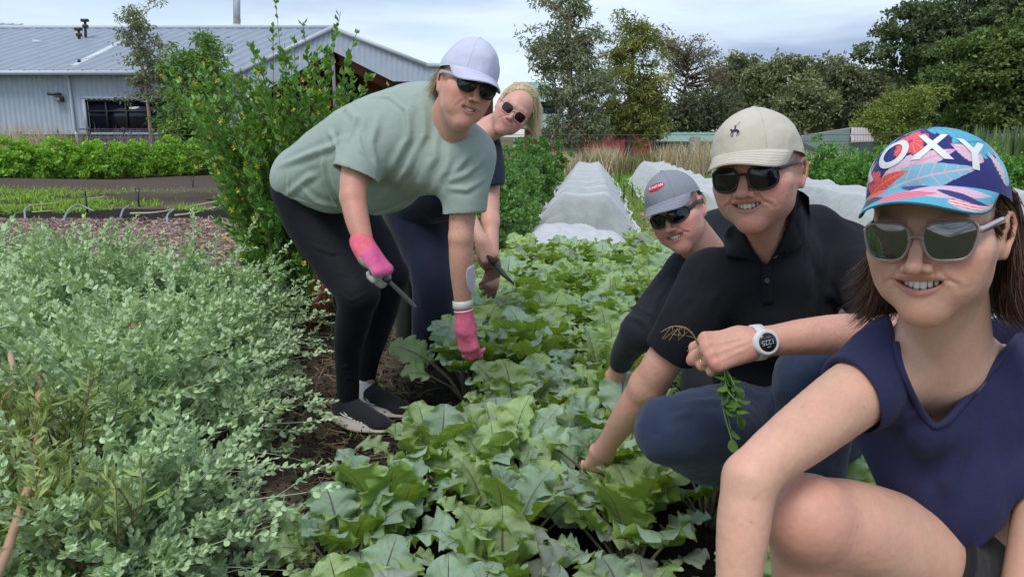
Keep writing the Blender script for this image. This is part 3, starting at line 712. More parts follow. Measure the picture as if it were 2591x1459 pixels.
def litter():
    r = np.random.default_rng(21)
    # wood chips on the path at the left
    def chips(n, xr, yr, L0, W0, cm, name, lab_kind='stuff', flat=.25, z0=.01, dens=None):
        x = r.uniform(*xr, n); y = r.uniform(*yr, n)
        if dens is not None: k = dens(x, y); x, y = x[k], y[k]
        n = len(x); d = np.stack([r.normal(0, 1, n), r.normal(0, 1, n), r.normal(0, flat, n)], 1)
        V = np.array([(-.5, 0, 0), (.5, 0, 0), (.4, .1, 1), (-.4, -.1, 1)], float); F = np.array([(0, 1, 2, 3)])
        s = np.stack([r.uniform(.5, 1.4, n)*W0, r.uniform(.5, 1.4, n)*W0, r.uniform(.5, 1.5, n)*L0], 1)
        M = rot_frames(d, r.uniform(0, 6.3, n), s, np.stack([x, y, z0+r.uniform(0, .02, n)], 1)); W, FF = scatter(V, F, M)
        return tag(part(name, (W, FF), cm, None, smooth=False), kind=lab_kind)
    chips(26000, (-9.5, -1.6), (4.0, 10.4), .055, .016, mat('wood chip', srgb(176, 152, 138), .9, var=.2, island=.45, spec=.2), 'wood_chips', dens=lambda x, y: (x < -2.0) & (np.abs(x) < y*.78+.5))
    chips(5000, (-1.7, -.35), (1.2, 5.0), .07, .0028, mat('straw', srgb(140, 116, 88), .8, var=.1, island=.5), 'straw', flat=.2, z0=.02)
    chips(9000, (-.2, 2.6), (5.2, 12), .06, .006, mat('dry straw', srgb(190, 164, 124), .8, var=.1, island=.4), 'straw', dens=lambda x, y: np.abs(x-bedx(0, y)) > .55)
    # crumbs of black soil between the plants
    n = 7000; x = r.uniform(-1.3, 1.3, n); y = r.uniform(1.2, 5.5, n); ic = np.array([(0, 0, 1), (1, 0, 0), (0, 1, 0), (-1, 0, 0), (0, -1, 0), (0, 0, -1)], float)*.5; F = np.array([(0, 1, 2), (0, 2, 3), (0, 3, 4), (0, 4, 1), (5, 2, 1), (5, 3, 2), (5, 4, 3), (5, 1, 4)])
    M = rot_frames(rnd_dirs(r, n), r.uniform(0, 6, n), r.uniform(.006, .028, n)*r.uniform(.4, 1, n), np.stack([x, y, .02+.04*np.exp(-((x-bedx(0, y))/.6)**4)+r.uniform(0, .008, n)], 1)); W, FF = scatter(ic, F, M)
    tag(part('soil_crumbs', (W, FF), mat('black crumb', (.022, .018, .016), .95, var=.3, island=.4, spec=.2), None, smooth=True), kind='stuff')
    # lime green weeds on the far left bed
    def blades(n, fx, h, w_, m_, name, lean=.5, k=5):
        x, y = fx(n); n = len(x); V = np.array([(-.5, 0, 0), (.5, 0, 0), (.35, .12, .6), (-.35, .12, .6), (0, .4, 1.0)], float); F = np.array([(0, 1, 2, 3), (3, 2, 4, 4)])
        V = np.vstack([V, [(0, .41, 1.0)]]); F = np.array([(0, 1, 2, 3), (3, 2, 5, 4)])
        d = rnd_dirs(r, n); d[:, 2] = np.abs(d[:, 2]) + 1/lean; s = np.stack([np.full(n, w_)*r.uniform(.6, 1.4, n), np.full(n, h)*r.uniform(.5, 1, n), h*r.uniform(.5, 1.3, n)], 1)
        M = rot_frames(d, r.uniform(0, 6.3, n), s, np.stack([x, y, 0*x], 1)); W, FF = scatter(V, F, M); return tag(part(name, (W, FF), m_, None), kind='stuff')
    def f1(n):
        x = r.uniform(-12, -2.6, n); y = r.uniform(10.8, 17.0, n); q = fbm(np.stack([x*.8, y*.8, 0*x], -1), 3); k = ((q > -.12) & (y > 12.6-.1*(x+8)) & (y < 16.2)) | ((q > .22)); return x[k], y[k]
    blades(21000, f1, .13, .02, mat('lime weeds', srgb(150, 188, 74), .6, var=.15, island=.3, transl=.3), 'weeds', lean=.9)
    def f2(n): x = r.uniform(-2.2, -.5, n); y = r.uniform(1.6, 6.5, n); q = fbm(np.stack([x*2.2, y*2.2, 0*x], -1), 3); k = q > -.02; return x[k], y[k]
    blades(6000, f2, .045, .008, mat('small weeds', srgb(108, 138, 74), .6, var=.15, island=.3, transl=.2), 'weeds', lean=1.6)
    def f3(n): x = r.uniform(1.2, 9, n); y = r.uniform(7, 22, n); return x, y
    blades(16000, f3, .12, .02, mat('path grass', srgb(116, 160, 58), .6, var=.15, island=.3, transl=.3), 'grass', lean=1.0)
    def f4(n): x = r.uniform(-3.5, .6, n); y = r.uniform(4.8, 9, n); q = fbm(np.stack([x*1.5, y*1.5, 0*x], -1), 3); k = (q > .02) & (np.abs(x-bedx(0, y)) > .7); return x[k], y[k]
    blades(7000, f4, .07, .010, mat('dry path grass', srgb(150, 146, 88), .7, var=.15, island=.3, transl=.2), 'grass', lean=1.4)
    n = 9000; x, y = f1(n); V, F = quadleaf(.45, .3, .5); d = rnd_dirs(r, len(x), .6); M = rot_frames(d, r.uniform(0, 6, len(x)), r.uniform(.04, .09, len(x)), np.stack([x, y, .03+0*x], 1)); W, FF = scatter(V, F, M)
    tag(part('weed_leaves', (W, FF), mat('weed leaf', srgb(120, 160, 70), .6, island=.3, transl=.2), None), kind='stuff')
# ============================================================ buildings
def px_x(px, Y): return (px-PW/2)/FPX*(Y/(ray(px, 400)[1]))
def Zat(py, Y): d = ray(PW/2, py); return CAMZ + d[2]*Y/d[1]
def corr(p0, p1, z0, z1, pitch, amp, thick=.0, zf=None):
    """ribbed sheet standing between two plan points; zf(s)->(z0,z1)"""
    p0 = np.array(p0, float); p1 = np.array(p1, float); Lh = np.linalg.norm(p1-p0); u = (p1-p0)/Lh; n = np.array([u[1], -u[0]]); k = int(Lh/pitch); prof = []
    for i in range(k):
        for f, a in ((0, 0), (.18, 1), (.5, 1), (.68, 0)): prof.append(((i+f)*pitch, a*amp))
    prof.append((Lh, 0)); V = []
    for s_, a in prof:
        q = p0 + u*s_ + n*a; lo, hi = (z0, z1) if zf is None else zf(s_/Lh); V += [(q[0], q[1], lo), (q[0], q[1], hi)]
    return np.array(V), np.array([(2*i, 2*i+2, 2*i+3, 2*i+1) for i in range(len(prof)-1)])
def slab(a, b, c, d, pitch, amp, bx=0):
    """ribbed roof plane: a-b eave, d-c ridge; ribs run eave to ridge"""
    a, b, c, d = [np.array(v, float) for v in (a, b, c, d)]; Lh = np.linalg.norm(b-a); k = max(2, int(Lh/pitch)); nn = np.cross(b-a, d-a); nn /= np.linalg.norm(nn); V = []
    if nn[2] < 0: nn = -nn
    pr = []
    for i in range(k):
        for f, h in ((0, 0), (.70, 0), (.78, 1), (.92, 1)): pr.append(((i+f)/k, h*amp))
    pr.append((1, 0))
    for s_, h in pr: V += [a+(b-a)*s_+nn*h, d+(c-d)*s_+nn*h]
    return np.array(V), np.array([(2*i, 2*i+2, 2*i+3, 2*i+1) for i in range(len(pr)-1)])
def shed():
    Y = 30.0; t = thing('steel_shed', 'long pale blue-grey corrugated steel shed with a wide dark window and a gabled porch', 'building', (-16, Y, 0))
    wm = mat('blue grey cladding', srgb(178, 190, 204), .45, var=.05, scale=3, spec=.4); rm = mat('silver grey roofing', srgb(158, 168, 178), .4, var=.06, scale=1.5, spec=.5, metal=.2); tr = mat('pale steel trim', srgb(196, 204, 212), .45, var=.03)
    ze, zs = Zat(186, Y), Zat(340, Y); xr = px_x(636, Y); x0 = -32
    wx0, wx1, wz0, wz1 = px_x(232, Y), px_x(436, Y), Zat(333, Y), Zat(253, Y)
    pcs = [corr((x0, Y), (px_x(0, Y)-.15, Y), zs, ze, .20, .035), corr((px_x(0, Y)-.15, Y), (px_x(9, Y), Y), Zat(285, Y), ze, .20, .035), corr((px_x(9, Y), Y), (wx0, Y), zs, ze, .20, .035), corr((wx0, Y), (wx1, Y), wz1, ze, .20, .035), corr((wx1, Y), (xr, Y), zs, ze, .20, .035)]
    part('wall', join(pcs), wm, t, smooth=False)
    part('side_wall', corr((xr, Y), (xr, Y+12), zs, ze, .20, .035), wm, t, smooth=False)
    bm_ = mat('dark grey blockwork', srgb(66, 70, 82), .85, var=.15, scale=8, bump=.4, bscale=30); pcs = []
    rr = random.Random(3)
    for row in range(7):
        x = x0 + (row % 2)*.2
        z_ = -.05 + row*.205
        if z_+.19 > zs+.02 and row > 5: pass
        while x < xr:
            if not (px_x(0, Y)-.2 < x+.2 < px_x(9, Y)): pcs.append(box(x, min(x+.385, xr+.05), Y-.03-rr.random()*.008, Y+.1, z_, min(z_+.19, zs)))
            x += .4
    for sd in (-1, 1): part('block_base', join([b for b in pcs if b[0][:, 2].max() > b[0][:, 2].min()+.02 and (b[0][0, 0]-px_x(4, Y))*sd > 0]), bm_, t, smooth=False)
    part('mortar', box(x0, xr, Y, Y+.08, -.1, zs-.01), mat('mortar', srgb(44, 46, 52), .9), t, smooth=False)
    # window
    gl = mat('dark window glass', (.012, .016, .026), .08, var=.1, scale=.6, spec=.5); fr = mat('black window frame', (.03, .032, .038), .5); w_ = part('window', box(wx0+.03, wx1-.03, Y+.10, Y+.12, wz0, wz1), gl, t, smooth=False)
    wd = wx1-wx0; bars = [box(wx0, wx1, Y-.02, Y+.10, wz1-.06, wz1+.03), box(wx0, wx1, Y-.02, Y+.10, wz0-.04, wz0+.04), box(wx0, wx1, Y+.02, Y+.095, Zat(281, Y)-.03, Zat(281, Y)+.03)]
    for px in (232, 281, 330, 384, 434): x = px_x(px, Y); bars.append(box(x-.03, x+.03, Y+.01, Y+.09, wz0+.04, wz1-.06))
    part('window_frame', join(bars), fr, w_, smooth=False); part('flashing', join([box(wx0-.10, wx0-.002, Y-.05, Y+.02, wz0-.1, wz1+.08), box(wx0-.1, wx1+.1, Y-.055, Y+.02, wz1+.035, wz1+.12)]), tr, t, smooth=False)
    dr = part('door', box(px_x(0, Y)-1.2, px_x(7, Y), Y+.05, Y+.10, 0, Zat(288, Y)), mat('dark door', (.02, .02, .025), .5), t, smooth=False); part('door_frame', join([box(px_x(7, Y)+.004, px_x(12, Y), Y-.06, Y+.05, 0, Zat(284, Y)), box(px_x(0, Y)-1.2, px_x(7, Y), Y-.05, Y+.04, Zat(287, Y), Zat(282, Y))]), tr, dr, smooth=False)
    # roof
    Yr = 36.4; zr = Zat(73, Yr); xe = px_x(860, Yr)
    part('roof', slab((x0, Y-.45, ze+.05), (xr+.1, Y-.45, ze+.05), (xe, Yr, zr), (x0+2, Yr, zr), .55, .05), rm, t, smooth=False)
    part('roof', slab((x0+2, Yr, zr), (xe, Yr, zr), (xe, Yr+7, ze), (x0, Yr+7, ze), .55, .05), rm, t, smooth=False)
    part('gutter', join([box(x0, xr+.15, Y-.60, Y-.46, ze-.10, ze+.06), box(x0, xr+.1, Y-.455, Y-.04, ze-.03, ze+.0)]), tr, t, smooth=False)
    part('ridge_cap', tube(np.array([(x0+2, Yr, zr+.06), (xe, Yr, zr+.06)]), .10, 6), tr, t)
    k0, k1 = P(190, 170, Y+.3), P(322, 104, 34.3); k0[2] += .05; k1[2] += .05; part('valley_flashing', bar(k0, k1, .30, .10), mat('white flashing', srgb(216, 220, 224), .5), t, smooth=False)
    dp = part('downpipe', tube(catmull([(px_x(201, Y), Y-.30, ze-.06), (px_x(201, Y), Y-.12, ze-.35), (px_x(201, Y), Y-.11, zs+.15), (px_x(202, Y), Y-.12, zs+.05), (px_x(208, Y), Y-.20, zs-.08), (px_x(208, Y), Y-.20, 0)], 6), .055, 8), tr, t)
    part('corner_post', box(xr-.07, xr+.07, Y-.07, Y+.07, -.05, ze), tr, t, smooth=False)
    # porch gable, set forward
    Yg = 29.2; g = lambda px, py: np.array([px_x(px, Yg), Zat(py, Yg)])
    outer = [g(628, 184), g(858, 74), g(1085, 168), g(1245, 171)]; inner = [g(690, 225), g(857, 131), g(1000, 206), g(1245, 212)]
    V, F = [], []; 
    def lerp_on(poly, x): return float(np.interp(x, [p[0] for p in poly], [p[1] for p in poly]))
    xs = np.arange(outer[0][0]+.02, outer[-1][0], .05); am = [(.025 if (int(i) % 4) < 2 else 0) for i in range(len(xs))]
    for x, a in zip(xs, am): V += [(x, Yg-a, max(lerp_on(inner, x), .1) if x > inner[0][0] else Zat(235, Yg)), (x, Yg-a, lerp_on(outer, x))]
    part('gable_fascia', (np.array(V), np.array([(2*i, 2*i+2, 2*i+3, 2*i+1) for i in range(len(xs)-1)])), wm, t, smooth=False)
    bg_ = [bar((a[0], Yg-.06, a[1]+.04), (b[0], Yg-.06, b[1]+.04), .15, .12, up=(0, 1, 0)) for a, b in zip(outer[:-1], outer[1:])]; part('barge_board', join(bg_), tr, t, smooth=False)
    part('soffit', join([bar((a[0], Yg+.3, a[1]-.02), (b[0], Yg+.3, b[1]-.02), .7, .05, up=(0, 1, 0)) for a, b in zip(inner[:-1], inner[1:])]), mat('brown soffit', srgb(110, 62, 46), .7), t, smooth=False)
    part('porch_wall', join([box(inner[0][0]-1, outer[-1][0], Yg+2.0, Yg+2.1, 0, Zat(150, Yg)), box(outer[1][0]-1.4, outer[1][0]+1.2, Yg+2.0, Yg+2.1, Zat(150, Yg), Zat(108, Yg))]), mat('red brown boarding', srgb(112, 58, 44), .8, var=.15, scale=3, stretch=(1, 1, 6)), t, smooth=False)
    part('porch_door', box(px_x(872, Yg+1.9), px_x(915, Yg+1.9), Yg+1.93, Yg+1.99, 0, Zat(172, Yg)), gl, t, smooth=False)
    part('porch_post', box(px_x(852, Yg)-.06, px_x(852, Yg)+.06, Yg+.1, Yg+.22, 0, Zat(135, Yg)), mat('grey post', srgb(120, 122, 126), .6), t, smooth=False)
    part('porch_post', box(px_x(640, Yg)-.10, px_x(640, Yg)+.10, Yg+.02, Yg+.2, 0, Zat(235, Yg)), tr, t, smooth=False)
    part('porch_roof', join([slab((outer[0][0], Yg, outer[0][1]+.1), (outer[0][0], Yr, outer[0][1]+.1), (outer[1][0], Yr, outer[1][1]+.1), (outer[1][0], Yg, outer[1][1]+.1), .5, .04), slab((outer[2][0], Yg, outer[2][1]+.1), (outer[2][0], Yr, outer[2][1]+.1), (outer[1][0], Yr, outer[1][1]+.1), (outer[1][0], Yg, outer[1][1]+.1), .5, .04), slab((outer[3][0], Yg, outer[3][1]+.05), (outer[3][0], Yr, outer[3][1]+.05), (outer[2][0], Yr, outer[2][1]+.1), (outer[2][0], Yg, outer[2][1]+.1), .5, .04)]), rm, t, smooth=False)
    # things on the wall and roof
    fl = part('flood_light', join([box(px_x(156, Y), px_x(181, Y), Y-.45, Y-.15, Zat(243, Y), Zat(236, Y)), box(px_x(170, Y), px_x(182, Y), Y-.3, Y-.05, Zat(258, Y), Zat(245, Y))]), mat('dark lamp housing', (.05, .05, .055), .5), t, smooth=False)
    part('lamp_lens', box(px_x(171, Y), px_x(180, Y), Y-.32, Y-.305, Zat(257, Y), Zat(247, Y)), mat('pale lens', (.5, .5, .46), .3), fl, smooth=False)
    part('vent', tube(np.array([P(100, 112, 34), P(100, 103, 34)]), .28, 10), tr, t); part('vent', tube(np.array([P(576, 146, 31.6), P(576, 139, 31.6)]), .24, 10), tr, t); part('vent', tube(np.array([P(200, 163, 30.6), P(200, 150, 30.6)]), .06, 8), fr, t)
    for px, y0, y1 in ((199, 112, 72), (215, 95, 50)):
        a = part('antenna', tube(np.array([P(px+2, y0, 34.5), P(px, y1, 34.5)]), .055, 6), mat('rusty mast', (.06, .045, .045), .8), t)
        part('antenna_head', join([box(P(px, y1, 34.5)[0]-.15, P(px, y1, 34.5)[0]+.15, 34.4, 34.55, P(px, y1, 34.5)[2]-.1, P(px, y1, 34.5)[2]+.02), box(P(px, y1, 34.5)[0]-.10, P(px, y1, 34.5)[0]+.10, 34.4, 34.55, P(px, y1, 34.5)[2]-.35, P(px, y1, 34.5)[2]-.22)]), fr, a, smooth=False)
    f = part('flue', tube(np.array([P(600, 75, 37.5), P(600, -60, 37.5)]), .15, 12), mat('pale flue', srgb(196, 198, 200), .5), t); part('flue_band', join([tube(np.array([P(600, 57, 37.5), P(600, 47, 37.5)]), .165, 12, caps=False)]), mat('tan band', srgb(176, 150, 128), .6), f)
    part('flue_pipe', tube(np.array([P(593, 75, 37.6), P(593, -60, 37.6)]), .05, 8), mat('dark flue pipe', srgb(100, 104, 116), .5), f); part('flue_flashing', tube(np.array([P(600, 75, 37.5), P(600, 62, 37.5)]), np.array([.55, .17]), 12), tr, f)
    b = thing('rear_building', 'grey roof corner rising behind the left end of the steel shed', 'building', (-28, 42, 0)); part('roof', slab((-42, 42, Zat(62, 42)-1.5), (px_x(28, 42), 42, Zat(84, 42)), (px_x(-10, 42), 46, Zat(62, 46)), (-42, 46, Zat(40, 46)), .6, .05), rm, b, smooth=False); part('wall', box(-42, px_x(26, 42), 42.5, 45, 0, Zat(90, 42)), wm, b, smooth=False)
def gable_house(name, label, Y, px0, px1, pyw0, pyw1, pyr, wall, roof, ridge_in=0, depth=6):
    t = thing(name, label, 'building', (px_x((px0+px1)/2, Y), Y, 0)); x0, x1 = px_x(px0, Y), px_x(px1, Y)
    part('wall', corr((x0, Y), (x1, Y), 0, Zat(pyw1, Y), .25, .03), wall, t, smooth=False); [part('end_wall', box(xx, xx+.05, Y+.01, Y+depth, 0, Zat(pyw1, Y)-.02), wall, t, smooth=False) for xx in (x0, x1-.05)]
    part('roof', join([slab((x0-.3, Y-.4, Zat(pyw1, Y)), (x1+.3, Y-.4, Zat(pyw1, Y)), (x1+.3-ridge_in, Y+depth/2, Zat(pyr, Y+depth/2)), (x0-.3+ridge_in, Y+depth/2, Zat(pyr, Y+depth/2)), .5, .04), slab((x0-.3, Y+depth, Zat(pyw1, Y)), (x1+.3, Y+depth, Zat(pyw1, Y)), (x1+.3-ridge_in, Y+depth/2, Zat(pyr, Y+depth/2)), (x0-.3+ridge_in, Y+depth/2, Zat(pyr, Y+depth/2)), .5, .04)]), roof, t, smooth=False)
    part('gutter', box(x0-.3, x1+.3, Y-.5, Y-.41, Zat(pyw1, Y)-.12, Zat(pyw1, Y)+.02), roof, t, smooth=False); return t
def far_buildings():
    gr = mat('weathered green roof', srgb(138, 172, 158), .5, var=.08, scale=2); red = mat('faded red cladding', srgb(150, 62, 62), .7, var=.2, scale=3); teal = mat('dark teal cladding', srgb(62, 92, 86), .7, var=.12, scale=3); gl = mat('dim glass', (.03, .04, .05), .2)
    t = gable_house('red_barn', 'red barn with two tiers of green roof glimpsed behind the gum trees', 46, 1330, 1440, 390, 322, 288, red, gr, depth=5)
    x0, x1 = px_x(1300, 49), px_x(1422, 49); part('upper_wall', box(x0, x1, 48.6, 53, Zat(300, 48), Zat(256, 48)), teal, t, smooth=False); w_ = part('window', box(x0+.2, x1-.2, 48.53, 48.59, Zat(287, 48), Zat(266, 48)), gl, t, smooth=False); part('sill', box(x0, x1, 48.45, 48.58, Zat(291, 48), Zat(288, 48)), gr, w_, smooth=False)
    part('roof', slab((x0-.5, 48, Zat(257, 48)), (x1+.4, 48, Zat(257, 48)), (x1-1.2, 52, Zat(208, 52)), (x0, 52, Zat(208, 52)), .5, .04), gr, t, smooth=False); part('post', tube(np.array([(px_x(1394, 44), 44, 0), (px_x(1394, 44), 44, Zat(290, 44))]), .07, 8), mat('grey pole', srgb(140, 146, 152), .5), t)
    part('wall', corr((px_x(1440, 47), 47), (px_x(1650, 47), 47), 0, Zat(312, 47), .3, .03), red, t, smooth=False); part('roof', slab((px_x(1440, 47), 46.8, Zat(316, 47)), (px_x(1650, 47), 46.8, Zat(316, 47)), (px_x(1640, 47), 50, Zat(300, 50)), (px_x(1450, 47), 50, Zat(300, 50)), .5, .04), mat('pink grey roof', srgb(150, 110, 108), .7), t, smooth=False)
    gable_house('green_shed', 'low shed with a pale green roof and teal walls left of the cream cap', 50, 1650, 1830, 395, 356, 335, teal, gr, depth=6)
    # shed at the right: gable faces left-front, long pale roof runs to the right
    t = thing('grey_shed', 'grey-green gabled shed with a pale pink-grey roof beyond the right hand shrubs', 'building', (px_x(2100, 36), 36, 0)); sg = mat('sage cladding', srgb(96, 112, 106), .7, var=.1, scale=3); pr = mat('pinkish grey roof', srgb(190, 178, 174), .55, var=.06, scale=2)
    a, b_, c = P(2005, 348, 36), P(2062, 326, 38.5), P(2150, 362, 33); d = P(2215, 362, 36.5); e = P(2105, 327, 43)
    part('wall', (np.array([(a[0], a[1], 0), (c[0], c[1], 0), tuple(c), (b_[0]-.0, (a[1]+c[1])/2, b_[2]), tuple(a)]), [(0, 1, 2, 3, 4)]), sg, t, smooth=False); part('side_wall', corr((c[0], c[1]), (d[0], d[1]), 0, c[2], .25, .03), sg, t, smooth=False)
    bb = np.array([b_[0], (a[1]+c[1])/2, b_[2]]); ee = bb + (d-c)*1.0; ee[2] = bb[2]
    part('roof', slab(c+(0, -.1, .02), (d[0], d[1], c[2]+.02), ee, bb+(0, -.1, .02), .5, .04), pr, t, smooth=False); part('roof', slab(a, a+(d-c)*np.array([1, 1, 0]), ee, bb, .5, .04), pr, t, smooth=False)
    t = thing('red_fence', 'weathered red paling fence beside the grey-green shed', 'fence', (px_x(2240, 42), 42, 0)); part('palings', corr((px_x(2205, 42), 42), (px_x(2300, 42), 42), 0, Zat(357, 42), .14, .02), mat('red palings', srgb(128, 62, 56), .8, var=.25, scale=4), t, smooth=False); part('rail', box(px_x(2205, 42), px_x(2300, 42), 41.9, 41.96, .8, .9), red, t, smooth=False)
def cars():
    body_m = mat('silver car paint', srgb(176, 184, 194), .25, var=.02, metal=.5, coat=.6); gl = mat('car glass', (.02, .025, .03), .08, var=0); ty = mat('tyre', (.02, .02, .02), .8); ri = mat('alloy', (.5, .5, .52), .3, metal=.8)
    t = thing('parked_car', 'nearer silver car parked beyond the right hand shrubs, under the fig trees', 'car', (0, 0, 0), 'cars parked under the fig trees')
    prof = [(-2.2, .35), (-2.25, .75), (-2.1, .98), (-1.5, 1.08), (-.9, 1.48), (.6, 1.50), (1.35, 1.05), (2.1, .92), (2.25, .6), (2.2, .35)]; n = len(prof)
    V = [(x, -.85+.10*(z > 1.1), z) for x, z in prof] + [(x, .85-.10*(z > 1.1), z) for x, z in prof]; F = [tuple(range(n))[::-1], tuple(range(n, 2*n))] + [(i, (i+1) % n, n+(i+1) % n, n+i) for i in range(n)]
    b = part('body', (np.array(V), F), body_m, t, smooth=False); m = b.modifiers.new('b', 'BEVEL'); m.width = .07; m.segments = 3
    for s_ in (-1, 1): part('window', (np.array([(-1.35, s_*.84, 1.10), (-.85, s_*.775, 1.42), (.5, s_*.775, 1.42), (1.15, s_*.84, 1.08)]), [(0, 1, 2, 3) if s_ < 0 else (3, 2, 1, 0)]), gl, t, smooth=False)
    part('windscreen', (np.array([(.66, -.70, 1.47), (1.32, -.78, 1.09), (1.32, .78, 1.09), (.66, .70, 1.47)])+(.04, 0, .01), [(0, 1, 2, 3)]), gl, t, smooth=False)
    for x in (-1.35, 1.4):
        for s_ in (-1, 1): w_ = part('wheel', tube(np.array([(x, s_*.68, .33), (x, s_*.90, .33)]), .33, 18), ty, t); part('rim', tube(np.array([(x, s_*.86, .33), (x, s_*.915, .33)]), .20, 12), ri, w_)
    for s_ in (-1, 1): part('headlight', box(2.12, 2.27, s_*.6-.15, s_*.6+.15, .68, .82), mat('headlight', (.6, .6, .6), .1), t, smooth=False)
    p = P(2512, 372, 40); t.location = (p[0], p[1], 0); t.rotation_euler = (0, 0, math.radians(168))
    p = P(2575, 372, 43); dup(t, (p[0]+.6, p[1], .0), math.radians(172), label='farther silver car, half hidden behind the other parked car and the shrubs')
def fences():
    wm = mat('weathered grey post', srgb(132, 126, 120), .9, var=.25, scale=6, stretch=(6, 6, .6), bump=.5, bscale=40); wire = mat('fence wire', (.12, .12, .12), .5, metal=.6)
    r = np.random.default_rng(4)
    spots = [(58, 24, 333, 'left-most grey timber fence post, leaning in dry grass before the shed'), (603, 22, 320, 'grey timber fence post at the edge of the yellow-flowered shrub'), (1308, 25, 352, 'grey fence post above the green hedge, beside the blonde hair'), (1755, 23, 347, 'thick grey timber fence post beside the cream cap')]
    for px, Y, pyt, lab in spots:
        w2 = .11 if px != 1755 else .125; x = px_x(px, Y); h = Zat(pyt, Y); V, F = box(-w2, w2, -w2, w2, 0, h); V = V + .012*r.normal(0, 1, V.shape)
        o = part('fence_post', (V, F), wm, None, smooth=False); o.location = (x, Y, 0); o.rotation_euler = (r.normal()*.02, -.05 if px == 58 else r.normal()*.01, r.uniform(0, .6)); b = o.modifiers.new('b', 'BEVEL'); b.width = .012; tag(o, lab, 'fence post', 'timber posts of the wire fence')
    def wf(pts, zs, name, lab, posts):
        t = thing(name, lab, 'fence', pts[0]); ws = []
        for z in zs: ws.append(tube(np.array([(p[0], p[1], z) for p in pts]), .008, 4, caps=False))
        part('wire', join(ws), wire, t)
        for p in posts: part('steel_picket', bar((p[0], p[1], 0), (p[0], p[1], 1.35), .04, .03), mat('dark picket', (.05, .05, .05), .6), t, smooth=False)
    wf([(-18, 24.2, 0), (-8.9, 22.2, 0), (.2, 25.2, 0)], (.2, .4, .6, .8, 1.0, 1.2), 'wire_fence', 'thin wire fence before the steel shed', [(-14, 23.3, 0), (-11.5, 22.8, 0)])
    wf([(.2, 25.2, 0), (5.8, 23.2, 0), (14, 24, 0)], (.25, .5, .75, 1.0, 1.2), 'wire_fence', 'thin wire fence before the red barn', [(px_x(1462, 24.6), 24.6, 0), (9, 23.6, 0)])
    # dark steel rail fence in front of the shed
    t = thing('rail_fence', 'dark steel rail fence along the foot of the shed', 'fence', (-13, 27.5, 0)); dm = mat('dark rail', (.045, .05, .06), .5)
    part('rail', join([box(px_x(208, 27.5), px_x(680, 27.5), 27.48, 27.52, Zat(py, 27.5)-.02, Zat(py, 27.5)+.02) for py in (327, 340, 352, 362)]), dm, t, smooth=False)
    for px in (232, 318, 415, 454, 520, 580, 640): part('post', box(px_x(px, 27.5)-.03, px_x(px, 27.5)+.03, 27.53, 27.59, 0, Zat(322, 27.5)), dm, t, smooth=False)
    t = thing('bollard_light', 'black garden bollard with a pale yellow cap before the small dense tree', 'bollard', P(454, 372, 25.5)); part('post', tube(np.array([(px_x(454, 25.5), 25.5, 0), (px_x(454, 25.5), 25.5, Zat(312, 25.5))]), .04, 8), dm, t); part('cap', tube(np.array([(px_x(454, 25.5), 25.5, Zat(313, 25.5)), (px_x(454, 25.5), 25.5, Zat(304, 25.5))]), np.array([.09, .06]), 8), mat('pale yellow cap', srgb(214, 206, 140), .5), t)
